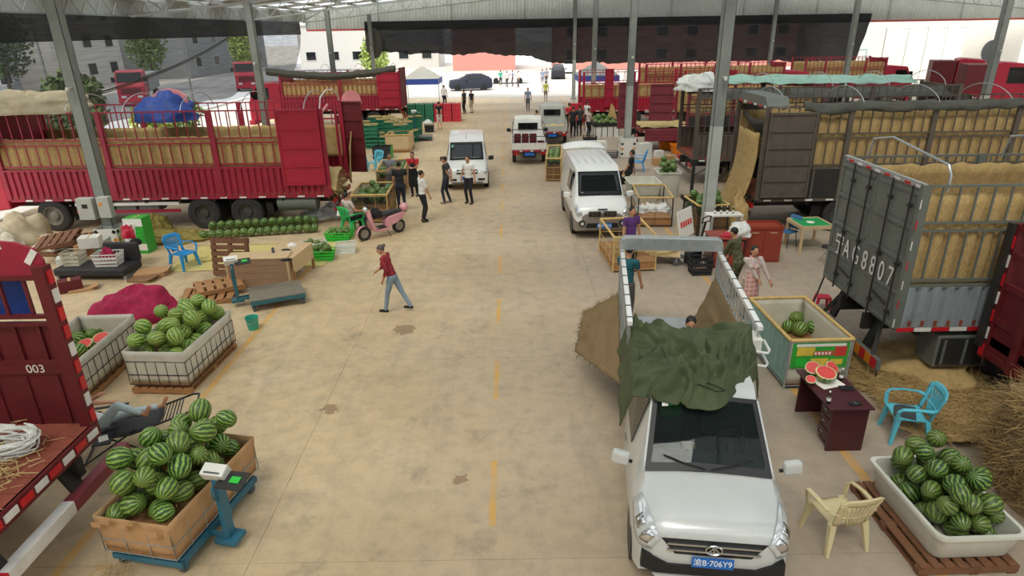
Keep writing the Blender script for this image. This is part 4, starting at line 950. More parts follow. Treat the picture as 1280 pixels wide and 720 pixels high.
# white net bundle and straw on the bed
nb = MB()
for k in range(26):
    a = rng.uniform(0, 6.28); r0 = rng.uniform(.15, .4)
    nb.tube([(-6.25 + .55 * cos(t * 1.9 * pi + a * .25) * (r0 + .15) * 1.6, 6.55 + .4 * sin(t * 1.9 * pi + a * .25) * (r0 + .12) * 1.3, 1.22 + .05 * (k % 5) + .04 * sin(9 * t + a)) for t in [i / 16 for i in range(17)]], .012, 4)
tag(nb.build('rope_net', 'bag_white'), 'white rope net lying bundled on the wooden bed of the red truck', 'net')
straw_tufts('loose_straw', 1500, lambda r: ((r.gauss(-6.35, .3), r.gauss(5.75, .42), 1.215 + r.uniform(0, .06)), (r.uniform(-1, 1), r.uniform(-1, 1), .06)), 'straw_pale', None, .22, .006, 12, 0)
bpy.data.objects[-1] if False else None
o = [q for q in COL.objects if q.name.startswith('loose_straw') and q.parent is None][-1]; tag(o, 'pale loose straw scattered on the wooden truck bed', 'straw')
# ---- red truck tail at the far right edge, against the straw bales
R4 = thing('stake_truck', 'dark red truck tail beside the lettered grey truck at the straw heap', 'truck', (7.85, 8.22, 0), 0)
MB().box(0, 3.5, -1.2, 1.2, .95, 1.1).build('bed_floor', 'wood_deck', R4)
for y in (1.22, .6, -.1, -.8): MB().box(-.05, .08, y - .08, y + .06, .7, 3.0).build('rear_post', 'dark_red_paint', R4)
for z in (.8, 1.4, 2.0, 2.5, 2.95): MB().box(-.03, .05, -1.2, 1.2, z - .05, z + .05).build('rear_rail', 'dark_red_paint', R4)
MB().box(.0, .03, -1.2, 1.2, .7, 2.0).build('rear_panel', 'dark_red_paint', R4)
for k in range(7): MB().box(-.065, -.05, 1.17, 1.27, .75 + k * .31, .95 + k * .31).build('tape_strip', 'white_tape' if k % 2 else 'red_tape', R4)
MB().box(-.12, -.06, 1.2, 1.32, .9, 3.0).build('hinge_bar', 'dark_steel', R4)
MB().box(0, 3.5, 1.18, 1.25, 1.1, 2.95).build('side_board', 'dark_red_paint', R4)
MB().box(0, 3.5, -1.25, -1.18, 1.1, 2.3).build('side_board', 'dark_red_paint', R4)
for s in (-1, 1): wheel(R4, 1.6, s * .95, .5, .29, s)
MB().cyl((1.6, -.9, .5), (1.6, .9, .5), .08, n=8).build('axle', 'chassis', R4)
# ================================================================ cars, vans, pickups (nose at local y = 0, tail towards +y)
def ring(st):
    y, zs, zm, zb, zt, wb, wl, wt = st; c = .035
    return [V(-wb, y, zs), V(-wb * 1.01, y, zm), V(-wl, y, zb), V(-wt, y, zt), V(-wt * .5, y, zt + c * .8), V(0, y, zt + c), V(wt * .5, y, zt + c * .8), V(wt, y, zt), V(wl, y, zb), V(wb * 1.01, y, zm), V(wb, y, zs)]
def shell(root, St, paint, name='body', screen=None, lower=None):
    rs = [ring(s) for s in St]; n = len(rs[0]); mb = MB(); vs_ = [p for r in rs for p in r]; fs, ms = [], []
    for i in range(len(rs) - 1):
        for k in range(n):
            if screen is not None and i == screen and 3 <= k <= 6: continue
            mb_i = 1 if (lower and k in (0, 9, 10)) else 0
            fs.append((i * n + k, i * n + (k + 1) % n, (i + 1) * n + (k + 1) % n, (i + 1) * n + k)); ms.append(mb_i)
    fs += [tuple(range(n - 1, -1, -1)), tuple(range((len(rs) - 1) * n, len(rs) * n))]; ms += [1 if lower else 0, 0]
    mb.add(vs_, fs); mb.m = ms
    o = mb.build(name, [paint, lower] if lower else paint, root, smooth=True, angle=42)
    return rs
def quad_on(root, name, pts, mt, off=(0, 0, 0), inset=0., thick=.012):
    P = [Vector(p) + Vector(off) for p in pts]; c = sum(P, V(0, 0, 0)) / len(P); P = [p + (c - p).normalized() * inset for p in P]
    o = MB().add(P, [tuple(range(len(P)))]).build(name, mt, root)
    if thick: sd = o.modifiers.new('thickness', 'SOLIDIFY'); sd.thickness = thick; sd.offset = 0
    return o
def plate(root, s, loc, rot=(pi / 2, 0, 0), bg='plate_blue', fg='plate_white', w_=.44, h_=.14):
    p = MB().box(-w_ / 2, w_ / 2, -h_ / 2, h_ / 2, -.006, 0).build('number_plate', bg, root, loc, rot)
    if s:
        t = text('plate_characters', s, h_ * .78, fg, p, (0, -.004, .001), None, .001); k = w_ * .92 / max(t.dimensions.x, .01); t.scale = (min(1.4, k), 1, 1)
def side_glass(root, rs, i0, i1, mt='car_glass', lo=.08, hi=.1, name='side_window'):
    for a, b_, s in ((2, 3, -1), (8, 7, 1)):
        p, q, r, t = rs[i0][a], rs[i1][a], rs[i1][b_], rs[i0][b_]
        P = [p.lerp(t, lo), q.lerp(r, lo), r.lerp(q, hi), t.lerp(p, hi)]
        quad_on(root, name, P, mt, (s * .012, 0, 0), .03)
def S_(rs, i, k):
    i = min(max(i, 0), len(rs) - 1.001); a, b_ = int(i), int(k); f, g = i - a, k - b_
    return rs[a][b_].lerp(rs[a][b_ + 1], g).lerp(rs[a + 1][b_].lerp(rs[a + 1][b_ + 1], g), f)
def lamps(root, rs, i0, i1, k0, k1):
    for s in (-1, 1):
        kk = (lambda k: k) if s > 0 else (lambda k: 10 - k)
        def fn(u, v): p = S_(rs, i0 + (i1 - i0) * u, kk(k0 + (k1 - k0) * (.5 + (v - .5) * (.35 + .65 * sin(pi * (.12 + .76 * u)))))); return p + V(s * .012, -.02, .008)
        o = sheet('headlamp', fn, 8, 4, 'lamp_glass', root, .01); fn2 = lambda u, v: Vector(fn(.12 + .75 * u, .2 + .55 * v)) + V(s * .006, -.01, .004)
        sheet('lamp_reflector', lambda u, v: fn2(u * .32, v), 4, 3, 'chrome', o, .006); sheet('lamp_reflector', lambda u, v: fn2(.5 + u * .3, .15 + .7 * v), 4, 3, 'chrome', o, .006)
def car_wheels(root, ys, xw, r=.29, w_=.19, rimk='rim', arch=True):
    for y in ys:
        for s in (-1, 1):
            t, k = wheel_meshes(r, w_, rimk); o = put('wheel', t, root, (s * xw, y, r), (0, 0, -s * pi / 2)); put('rim', k, o)
            if arch: MB().cyl((s * (xw - .02), y, r + .02), (s * (xw + .105), y, r + .02), r * 1.16, n=20).build('wheel_arch', 'black_plastic', root)
def mirrors(root, y, z, x, mt):
    for s in (-1, 1):
        MB().obox((s * (x + .14), y, z), (.21, .11, .17), (0, -s * .12, s * .15)).build('door_mirror', mt, root, bevel=.035); MB().beam((s * x, y, z - .06), (s * (x + .1), y, z - .04), .03).build('mirror_arm', 'black_plastic', root)

# ---- silver mini truck in front, tarp bundled over cab and bed
MT = thing('mini_truck', 'silver-white mini truck with slatted bed and a green tarpaulin bundled over its cab', 'truck', (2.12, 5.30, 0), radians(-7.5))
St = [(.0, .34, .5, .66, .80, .62, .61, .5), (.07, .26, .5, .73, .88, .77, .755, .6), (.22, .24, .56, .81, .95, .825, .80, .66), (.48, .24, .58, .9, 1.05, .84, .82, .70), (.68, .24, .6, .98, 1.13, .84, .82, .71),
      (1.34, .24, .6, 1.0, 1.75, .84, .82, .60), (1.52, .24, .6, 1.0, 1.83, .84, .82, .61), (2.3, .24, .6, 1.0, 1.85, .84, .82, .62), (2.38, .26, .6, 1.0, 1.8, .82, .8, .6)]
rs = shell(MT, St, 'silver_white', screen=4)
a_, b_ = rs[4], rs[5]
def sc(u, v):
    f = lambda R_, u: R_[3].lerp(R_[5], u * 2) + V(0, 0, .012 * sin(pi * u)) if u < .5 else R_[5].lerp(R_[7], u * 2 - 1)
    p = f(a_, u).lerp(f(b_, u), v); return p + V(0, -.05 * sin(pi * v) * .4 - .01, .012)
sheet('windscreen', lambda u, v: sc(.04 + .92 * u, .1 + .85 * v), 12, 8, 'windscreen', MT)
for nm, (u0, u1, v0, v1) in {'screen_border': (0, 1, 0, .11), 'screen_border ': (0, 1, .94, 1), 'screen_border  ': (0, .045, .1, .95), 'screen_border   ': (.955, 1, .1, .95)}.items():
    sheet(nm.strip(), lambda u, v: sc(u0 + (u1 - u0) * u, v0 + (v1 - v0) * v) + V(0, -.004, .004), 10, 3, 'black_plastic', MT)
for s in (-1, 1): sheet('pillar', lambda u, v: (a_[3] if s < 0 else a_[7]).lerp(b_[3] if s < 0 else b_[7], v) + V(s * .04 * (u - .3), -.012, 0), 2, 6, 'silver_white', MT, .01)
MB().box(-.74, .74, .86, 1.3, .75, 1.02).build('dashboard', 'grey_plastic', MT, bevel=.04)
MB().box(-.76, .76, .9, 2.28, .45, .5).build('cab_floor', 'black_plastic', MT); MB().box(-.74, .74, 2.24, 2.28, .5, 1.78).build('cab_back', 'grey_plastic', MT)
for x in (-.38, .38):
    MB().box(x - .26, x + .26, 1.5, 1.95, .7, .86).build('seat', 'seat_black', MT, bevel=.05); MB().obox((x, 2.02, 1.15), (.5, .14, .7), (radians(-12), 0, 0)).build('seat_back', 'grey_plastic', MT, bevel=.05)
mb = MB(); mb.tube([V(.38 + .19 * cos(t), 1.36 + .09 * sin(t), 1.1 + .16 * sin(t)) for t in [2 * pi * i / 20 for i in range(20)]], .018, 6, True); mb.beam((.38, 1.3, 1.0), (.38, 1.37, 1.1), .05); mb.beam((.2, 1.36, 1.1), (.56, 1.36, 1.1), .03); mb.build('steering_wheel', 'black_plastic', MT, smooth=True)
MB().obox((-.12, 1.33, 1.06), (.16, .1, .05)).build('dash_trinket', 'wood_pale', MT, bevel=.01); MB().obox((.0, 1.4, 1.66), (.22, .03, .06)).build('inner_mirror', 'black_plastic', MT)
MB().obox((-.3, 1.95, 1.25), (.3, .2, .35)).build('green_cloth', 'plastic_lime', MT, bevel=.08)
quad_on(MT, 'inspection_sticker', [sc(.09, .84), sc(.15, .84), sc(.15, .9), sc(.09, .9)], 'paper', (0, -.02, .02)); quad_on(MT, 'inspection_sticker', [sc(.16, .85), sc(.21, .85), sc(.21, .91), sc(.16, .91)], 'plastic_teal', (0, -.02, .02))
for s in (-1, 1):
    mb = MB(); p0, p1 = sc(.5 + s * .06, .05), sc(.5 + s * .34 + .1, .16); mb.tube([sc(.5 - s * .28 * 0 + s * .02, .03) + V(0, -.03, .02), sc(.5 + s * .2, .1) + V(0, -.03, .03), sc(.5 + s * .36, .2) + V(0, -.02, .025)], .01, 5); mb.build('wiper', 'black_plastic', MT)
side_glass(MT, rs, 5, 7, lo=.02)
for s in (-1, 1): MB().beam((s * .835, 2.0, .62), (s * .835, 2.15, .62), .03, .04).build('door_handle', 'black_plastic', MT)
lamps(MT, rs, .15, 3.0, 7.0, 8.55)
MB().add([(-.4, -.014, .6), (.4, -.014, .6), (.56, -.004, .8), (-.56, -.004, .8)], [(0, 1, 2, 3)]).build('grille', 'black_plastic', MT)
for z, y in ((.66, -.02), (.74, -.018)): MB().beam((-.49, y, z), (.49, y, z), .02, .022).build('grille_bar', 'chrome', MT)
em = MB(); em.tube([V(.085 * cos(t), -.035, .70 + .06 * sin(t)) for t in [2 * pi * i / 18 for i in range(18)]], .011, 6, True)
em.beam((-.055, -.036, .68), (0, -.036, .74), .014); em.beam((.055, -.036, .68), (0, -.036, .74), .014); em.beam((0, -.036, .74), (0, -.036, .66), .014); em.build('emblem', 'chrome', MT, smooth=True)
MB().prism([(-.76, .4), (-.75, .58), (-.66, .56), (-.46, .45), (.46, .45), (.66, .56), (.75, .58), (.76, .4), (.6, .33), (-.6, .33)], -.03, .1).build('lower_intake', 'black_plastic', MT)
MB().prism([(-.62, .3), (.62, .3), (.56, .25), (-.56, .25)], -.03, .05).build('lower_lip', 'silver_white', MT)
plate(MT, '渝B·706Y9', (0, -.045, .53), (pi / 2, 0, 0))
mirrors(MT, .88, 1.16, .84, 'silver_white')
car_wheels(MT, (.62, 4.35), .74, .29, .18)
# bed
MB().box(-.85, .85, 2.46, 5.6, .8, .87).build('bed_floor', 'galvanised', MT); MB().box(-.3, .3, 2.3, 5.4, .45, .8).build('bed_chassis', 'chassis', MT)
for s in (-1, 1):
    MB().box(s * .85 - .02, s * .85 + .02, 2.46, 5.6, .82, 1.2).build('side_board', 'galvanised', MT)
    MB().box(s * .85 - .035, s * .85 + .035, 2.46, 5.6, 2.14, 2.2).build('top_rail', 'white_paint', MT)
    MB().box(s * .85 - .015, s * .85 + .015, 2.46, 5.6, 1.66, 1.7).build('mid_rail', 'galvanised', MT)
    for k in range(17): MB().box(s * .85 - .012, s * .85 + .012, 2.5 + k * .193, 2.54 + k * .193, 1.2, 2.14).build('slat', 'galvanised', MT)
    for k in range(8): MB().box(s * .85 - .04, s * .85 + .04, 2.6 + k * .4, 2.63 + k * .4, 2.19, 2.204).build('rail_clip', 'black_plastic', MT)
    MB().box(s * .85 - .035, s * .85 + .035, 5.53, 5.6, .82, 2.3).build('rear_post', 'galvanised', MT)
hp = [(-.9, 2.2), (-.9, 2.33), (-.87, 2.4), (-.8, 2.43), (.8, 2.43), (.87, 2.4), (.9, 2.33), (.9, 2.2)]
MB().prism(hp, 5.5, 5.68).build('rear_arch', 'galvanised', MT, bevel=.012)
MB().box(-.84, .84, 2.44, 2.5, .87, 1.78).build('headboard', 'galvanised', MT)
for z in (1.55, 1.75):
    MB().tube([(.55, 2.42, z + .1), (.8, 2.42, z + .1), (.98, 2.42, z + .08), (1.02, 2.5, z + .08), (1.02, 2.8, z + .08), (.9, 2.86, z + .08)], .02, 6).build('rack_loop', 'white_paint', MT, smooth=True)
MB().box(.62, .9, 2.44, 2.75, 1.8, 2.02).build('rack_box', 'white_plastic', MT, bevel=.02)
# bundled tarp: real folds
FO = [(rng.uniform(0, 3.14), rng.uniform(1.2, 3.4), rng.uniform(0, 6.28), rng.uniform(.03, .08)) for _ in range(9)] + [(rng.uniform(0, 3.14), rng.uniform(4, 9), rng.uniform(0, 6.28), rng.uniform(.012, .034)) for _ in range(12)]
def tarp(u, v):
    x = -.98 + 1.84 * u; yf = 1.32 + .85 * max(0, (u - .6) / .4) ** 1.3; y = yf + (3.0 - yf) * v
    x0, y0 = x, y; x += .14 * nz(v * 3, 9) * (1 if u < .5 else -1); y += .2 * nz(u * 3, 3) - .18 * (1 - v) * sin(pi * u)
    w1, w2 = .5 * nz(x0 * 1.3, y0 * 1.3, 2), .5 * nz(x0 * 1.3, y0 * 1.3, 6)
    z = 0
    for th, fr, ph, am in FO: z += am * (1 - 2 * abs(sin(fr * ((x0 + w1) * cos(th) + (y0 + w2) * sin(th)) * 1.6 + ph)) ** .8)
    e = min(u, 1 - u) * 2; f = min(v, (1 - v)) * 2
    lump_ = .26 * min(1, f * 1.6) ** .7 * min(1, e * 2.5) ** .6
    z = 2.02 + lump_ + z * .75 + .1 * nz(x0 * 1.6, y0 * 1.6, 3)
    z = max(z, 1.9 + .02 * nz(x0 * 6, y0 * 6))
    if e < .14: z -= (.14 - e) * 3.2
    if v < .1: z -= (.1 - v) * 1.6
    return (x, y, z)
o = sheet('tarpaulin', tarp, 170, 150, 'tarp_green', None, .015); o.parent = None; o.matrix_world = Matrix.Translation((2.12, 5.30, 0)) @ Matrix.Rotation(radians(-7.5), 4, 'Z')
tag(o, 'crumpled olive green tarpaulin bundled over the cab roof of the silver mini truck', 'tarpaulin')
MB().tube([(-.1, 1.25, 1.98), (.1, 1.15, 1.95), (.2, 1.2, 1.94), (.1, 1.28, 1.96), (0, 1.3, 1.98)], .008, 5).build('tie_cord', 'shoe_black', o, smooth=True)
# straw mats hung out over the sides of that bed
def world_of(root, p): return Matrix.Translation(root.location) @ Matrix.Rotation(root.rotation_euler.z, 4, 'Z') @ Vector(p)
def flat_mat(label, P, mt='straw_brown', nu=24, nv=24, wob=.03, name='straw_mat', edge='straw_brown', nt_=240):
    P = [Vector(p) for p in P]
    fn = lambda u, v: P[0].lerp(P[1], u).lerp(P[3].lerp(P[2], u), v) + V(wob * nz(u * 5, v * 5, 1), wob * nz(u * 5, v * 5, 4), wob * nz(u * 4, v * 4, 7))
    o = sheet(name, fn, nu, nv, mt, None, .03); tag(o, label, 'straw mat')
    r0 = random.Random(5)
    def f(r):
        e = r.random()
        if e < .5: p = fn(r.random(), 1.0); d = fn(.5, 1.0) - fn(.5, .9)
        else: p = fn(0.0 if r.random() < .5 else 1.0, r.random()); d = p - fn(.5, .5)
        return p, Vector(d) + V(r.uniform(-.1, .1), r.uniform(-.1, .1), r.uniform(-.1, .1))
    straw_tufts('frayed_edge', nt_, f, edge, o, .09, .005, 4, .1); return o
flat_mat('brown straw mat propped out from the left side of the silver mini truck', [at(772, 425, .95), at(764, 348, 1.05), at(752, 352, .75), at(718, 368, .62)][0:0] or [world_of(MT, (-.9, 3.0, .9)), world_of(MT, (-.9, 5.1, 1.5)), world_of(MT, (-1.5, 5.3, 1.05)), world_of(MT, (-1.62, 4.75, .5))])
flat_mat('brown straw mat hanging inside the right side rails of the silver mini truck', [world_of(MT, (.8, 5.4, 1.75)), world_of(MT, (.8, 3.4, 1.75)), world_of(MT, (.62, 3.4, .9)), world_of(MT, (.5, 5.4, .9))])

# ---- white van with raised tailgate
VN = thing('delivery_van', 'white and taupe delivery van with dark grille and raised tailgate', 'van', (2.73, 18.35, 0), radians(1))
St = [(.0, .3, .5, .72, .78, .62, .6, .5), (.07, .24, .56, .82, .92, .76, .74, .62), (.3, .22, .6, .95, 1.05, .81, .79, .68), (.55, .22, .62, 1.02, 1.14, .825, .81, .71), (1.25, .22, .62, 1.08, 1.80, .83, .82, .65), (1.5, .22, .62, 1.08, 1.9, .83, .82, .67), (4.2, .22, .62, 1.08, 1.92, .83, .82, .68), (4.35, .3, .62, 1.08, 1.86, .8, .8, .66)]
rs = shell(VN, St, 'white_paint', lower='van_lower')
fw = lambda u, v: rs[3][3].lerp(rs[3][7], u).lerp(rs[4][3].lerp(rs[4][7], u), v) + V(0, -.02, .035)
sheet('windscreen', lambda u, v: fw(.03 + .94 * u, .05 + .9 * v), 8, 6, 'car_glass', VN, .01)
side_glass(VN, rs, 4, 5, lo=.1)
for s in (-1, 1):
    quad_on(VN, 'quarter_window', [(s * .81, 1.5, 1.18), (s * .81, 2.2, 1.18), (s * .72, 2.2, 1.7), (s * .73, 1.5, 1.7)], 'car_glass', (s * .02, 0, 0))
    MB().cyl((s * .6, -.04, .5), (s * .6, .08, .5), .1, n=14).build('fog_surround', 'black_plastic', VN); MB().cyl((s * .6, -.05, .5), (s * .6, -.03, .5), .055, n=12).build('fog_lamp', 'lamp_glass', VN)
    g = MB().box(s * .23 - .19, s * .23 + .19, -.04, .05, .7, .86).build('grille', 'black_plastic', VN, bevel=.03)
    for k in range(6): MB().box(s * .23 - .15 + k * .06, s * .23 - .14 + k * .06, -.047, -.04, .72, .84).build('grille_bar', 'chrome', g)
lamps(VN, rs, .3, 2.1, 7.2, 8.35)
MB().beam((0, -.05, .7), (0, -.03, .9), .05, .02).build('emblem', 'chrome', VN); MB().box(-.14, .14, -.0, .04, .905, .93).build('bonnet_badge', 'black_plastic', VN)
MB().prism([(-.5, .36), (.5, .36), (.44, .5), (-.44, .5)], -.02, .08).build('lower_intake', 'black_plastic', VN)
plate(VN, '渝A·7013', (.06, -.035, .43)); mirrors(VN, .95, 1.15, .83, 'white_paint'); car_wheels(VN, (.8, 3.5), .74, .3, .18)
for k in range(5): MB().box(-.5 + k * .25 - .02, -.5 + k * .25 + .02, 1.8, 4.1, 1.945, 1.965).build('roof_rib', 'white_paint', VN, bevel=.006)
sheet('tailgate', lambda u, v: (-.76 + 1.52 * u, 4.3 + .75 * v, 1.95 + .1 * v + .05 * sin(pi * u) - .08 * v * abs(2 * u - 1) ** 3), 12, 5, 'white_paint', VN, .05)
MB().box(-.3, .3, 4.6, 4.62, 2.02, 2.05).build('tailgate_vent', 'grey_plastic', VN)

# ---- white microvan on the left of the aisle
MV = thing('microvan', 'white microvan parked nose towards the group of men talking', 'van', (-1.66, 24.9, 0), radians(3))
St = [(.0, .32, .5, .66, .72, .64, .62, .52), (.07, .25, .55, .78, .86, .78, .76, .66), (.5, .24, .6, .95, 1.05, .82, .81, .72), (1.15, .24, .6, 1.05, 1.72, .83, .82, .68), (1.35, .24, .6, 1.05, 1.8, .83, .82, .69), (3.5, .24, .6, 1.05, 1.84, .83, .82, .7), (3.75, .3, .6, 1.05, 1.7, .8, .8, .66)]
rs = shell(MV, St, 'white_paint')
sheet('windscreen', lambda u, v: rs[2][3].lerp(rs[2][7], .03 + .94 * u).lerp(rs[3][3].lerp(rs[3][7], .03 + .94 * u), .06 + .88 * v) + V(0, -.02, .035), 8, 6, 'car_glass', MV, .01)
side_glass(MV, rs, 3, 5, lo=.12); mirrors(MV, .95, 1.1, .83, 'black_plastic'); car_wheels(MV, (.7, 3.0), .74, .29, .18)
lamps(MV, rs, .3, 1.6, 7.3, 8.5)
for s in (-1, 1): MB().box(s * .55 - .13, s * .55 + .13, -.02, .06, .4, .48).build('fog_surround', 'black_plastic', MV)
MB().add([(-.42, -.02, .66), (.42, -.02, .66), (.4, .03, .82), (-.4, .03, .82)], [(0, 1, 2, 3)]).build('grille', 'black_plastic', MV); MB().box(-.6, .6, -.03, .05, .28, .34).build('lower_bumper', 'grey_plastic', MV)
plate(MV, None, (-.05, -.03, .5)); MB().cyl((0, 1.3, 1.8), (.02, 1.35, 2.0), .008, n=5).build('aerial', 'black_plastic', MV)
quad_on(MV, 'toll_sticker', [(-.58, 1.0, 1.6), (-.5, 1.0, 1.6), (-.52, .93, 1.5), (-.6, .93, 1.5)], 'plastic_teal', (0, -.08, .05))

# ---- small pickups seen from behind
def pickup(label, loc, rz, paint, load):
    rt = thing('pickup_truck', label, 'truck', loc, rz)        # tail at local y = 0, nose +y
    St = [(2.35, .3, .6, 1.0, 1.72, .76, .75, .62), (2.45, .25, .6, 1.05, 1.84, .8, .79, .66), (3.3, .25, .6, 1.05, 1.84, .8, .79, .64), (3.8, .25, .6, 1.0, 1.15, .8, .79, .68), (4.2, .3, .55, .8, .9, .74, .72, .6)]
    rs = shell(rt, St, paint, 'cab')
    MB().box(-.48, .48, 2.3, 2.36, 1.28, 1.62).build('rear_window', 'car_glass', rt, bevel=.04)
    for q in (-.3, .3): MB().ell((q, 2.4, 1.42), (.1, .05, .12), 10, 8).build('headrest', 'seat_black', rt, smooth=True)
    side_glass(rt, rs, 1, 2); mirrors(rt, 3.3, 1.15, .8, 'black_plastic')
    MB().box(-.78, .78, 0, 2.3, .68, .74).build('bed_floor', 'galvanised', rt)
    for s in (-1, 1): MB().box(s * .78 - .02, s * .78 + .02, 0, 2.3, .7, 1.02).build('side_board', paint, rt)
    MB().box(-.78, .78, -.03, .01, .7, 1.02).build('tailgate', paint, rt); MB().box(-.8, .8, -.06, 0, .62, .72).build('tail_bar', 'maroon_paint', rt)
    for k in range(6): MB().box(-.7 + k * .25, -.58 + k * .25, -.07, -.06, .64, .7).build('tape_strip', 'white_tape' if k % 2 else 'red_tape', rt)
    for s in (-1, 1): MB().box(s * .62 - .12, s * .62 + .12, -.08, -.05, .5, .6).build('tail_lamp', 'red_lens', rt)
    MB().box(-.3, .3, 0, 4, .35, .68).build('chassis_rail', 'chassis', rt); plate(rt, None, (0, -.075, .52), (pi / 2, 0, 0))
    car_wheels(rt, (.9, 3.5), .7, .28, .17, 'rim_dark', False); return rt
PK = pickup('grey-white pickup loaded with dark red crates seen from behind', (.93, 29.75, 0), 0, 'white_plastic', 0)
PK2 = pickup('old grey pickup with a little straw in its bed parked ahead of the crate pickup', (2.35, 35.2, 0), radians(-3), 'electric_grey', 1)
for s in (-1, 1): MB().tube([(s * .76, .1, 1.0), (s * .76, .1, 1.62), (s * .74, 2.2, 1.7)], .018, 5).build('bed_stanchion', 'dark_steel', PK)
for z in (1.3, 1.62): MB().beam((-.76, .08, z), (.76, .08, z), .03).build('bed_crossbar', 'dark_steel', PK)
for k in range(7):
    i, j = k % 4, k // 4
    rt = thing('fruit_crate', 'dark red plastic crate stacked in the pickup bed', 'crate', (.93 - .54 + i * .36, 30.1, .74 + j * .33), 0, 'crates in the pickup bed')
    MB().box(-.16, .16, -.2, .2, 0, .02).build('bottom', 'dark_red_paint', rt)
    for a0, a1, b0, b1 in ((-.16, .16, -.2, -.18), (-.16, .16, .18, .2), (-.16, -.14, -.18, .18), (.14, .16, -.18, .18)): MB().box(a0, a1, b0, b1, .02, .3).build('side', 'dark_red_paint', rt)
    for zz in (.1, .2): MB().box(-.165, .165, -.205, -.2, zz, zz + .025).build('rib', 'maroon_paint', rt)
sheet('straw_load', lambda u, v: (-.7 + 1.4 * u, .1 + 1.6 * v, .78 + .15 * abs(nz(u * 5, v * 5)) + .05), 14, 14, 'straw_pale', PK2)
# ---- parked cars outside
def saloon(label, loc, rz, paint, suv=False):
    rt = thing('parked_car', label, 'car', loc, rz); k = .22 if suv else 0
    St = [(.0, .3, .5, .62, .66, .68, .66, .55), (.1, .22, .5, .75, .82 + k, .84, .82, .7), (1.1, .2, .55, .88 + k, .95 + k, .88, .86, .74), (1.9, .2, .55, .9 + k, 1.38 + k, .88, .86, .6), (2.6, .2, .55, .9 + k, 1.44 + k, .88, .86, .62), (3.4, .2, .55, .92 + k, (1.36 if not suv else 1.42) + k, .88, .86, .6), (4.1 if not suv else 4.3, .2, .55, .95 + k, 1.05 + k, .86, .84, .7), (4.5, .3, .5, .8, .9 + k, .78, .76, .64)]
    rs = shell(rt, St, paint); side_glass(rt, rs, 3, 5)
    for i, j in ((2, 3), (5, 6)): sheet('windscreen', lambda u, v: rs[i][3].lerp(rs[i][7], .06 + .88 * u).lerp(rs[j][3].lerp(rs[j][7], .06 + .88 * u), .1 + .8 * v) + V(0, 0, .045), 6, 4, 'car_glass', rt, .01)
    car_wheels(rt, (.85, 3.6), .78, .31, .2)
    for s in (-1, 1):
        quad_on(rt, 'headlamp', [(s * .5, .06, .6), (s * .8, .12, .62), (s * .8, .3, .76), (s * .5, .14, .74)], 'lamp_glass', (0, -.03, .03)); quad_on(rt, 'tail_lamp', [(s * .5, 4.5, .72), (s * .78, 4.42, .72), (s * .78, 4.4, .88), (s * .5, 4.5, .88)], 'red_lens', (0, .03, .02))
    mirrors(rt, 1.7, .98 + k, .86, paint); return rt
p = at(612, 103); saloon('white saloon car parked side-on in the sunlit yard', (p.x, p.y, -.12), radians(-92), 'white_paint')
p = at(562, 112); saloon('dark blue car parked beside the white saloon in the yard', (p.x, p.y, -.12), radians(-80), 'trousers_navy', True)
saloon('black car in the line of cars leaving the far yard gate', (6.3, 84.5, -.12), radians(-4), 'shirt_black', True)
saloon('white car behind the black one at the far yard gate', (8.6, 95, -.12), radians(-4), 'white_paint', True)
# ================================================================ crates, scales, furniture, produce
def from_top(fl, fr, br, h):
    a, b_, c_ = at(*fl, h), at(*fr, h), at(*br, h); ctr = (a + c_) / 2
    return V(ctr.x, ctr.y, 0), atan2(b_.y - a.y, b_.x - a.x), (b_ - a).length, (c_ - b_).length
def platform_scale(label, loc, rz, paint, a=1.0, b_=.85, z=.26, post=None, posth=1.05, deck='scale_deck', head=True):
    rt = thing('platform_scale', label, 'scale', loc, rz)
    MB().box(-a / 2, a / 2, -b_ / 2, b_ / 2, z - .03, z).build('deck', deck, rt, bevel=.006)
    for s in (-1, 1): MB().box(-a / 2, a / 2, s * b_ / 2 - .03, s * b_ / 2 + .03, z - .11, z - .03).build('frame_rail', paint, rt); MB().box(s * (a / 2 - .03) - .03, s * (a / 2 - .03) + .03, -b_ / 2, b_ / 2, z - .11, z - .03).build('frame_rail', paint, rt)
    for sx_ in (-1, 1):
        for sy_ in (-1, 1):
            x, y = sx_ * (a / 2 - .06), sy_ * (b_ / 2 - .06); c_ = MB().cyl((x - .03, y, .06), (x + .03, y, .06), .06, n=12).build('caster', 'grey_plastic', rt); MB().box(x - .045, x + .045, y - .02, y + .02, .06, z - .1).build('caster_fork', paint, c_)
    px, py = post
    for q in (-.09, .09): MB().beam((px * .6, py * .6 + q, z - .08), (px, py + q * .6, z - .1), .05).build('post_arm', paint, rt)
    MB().box(px - .14, px + .14, py - .12, py + .12, z - .16, z - .1).build('post_foot', paint, rt)
    MB().box(px - .035, px + .035, py - .07, py + .07, z - .1, posth).build('post', paint, rt, bevel=.008); MB().box(px - .05, px - .035, py - .03, py + .03, z + .1, posth - .15).build('post_channel', paint, rt)
    MB().tube([(px, py - .07, posth - .3), (px, py - .13, posth - .22), (px, py - .13, posth - .1), (px, py - .07, posth - .04)], .014, 6).build('post_handle', paint, rt, smooth=True)
    if head:
        hd_ = MB().obox((px, py, posth + .07), (.3, .16, .14), (radians(25), 0, 0)).build('indicator_head', 'white_plastic', rt, bevel=.01)
        MB().obox((px, py - .06, posth + .09), (.2, .02, .07), (radians(25), 0, 0)).build('display', 'grey_plastic', hd_)
        tr = MB().obox((px + .24, py - .05, posth + .02), (.34, .26, .015), (radians(12), 0, 0)).build('tray', 'dark_steel', rt); MB().obox((px + .28, py - .05, posth + .035), (.12, .09, .008), (radians(12), 0, 0)).build('note', 'plastic_lime', tr)
    return rt
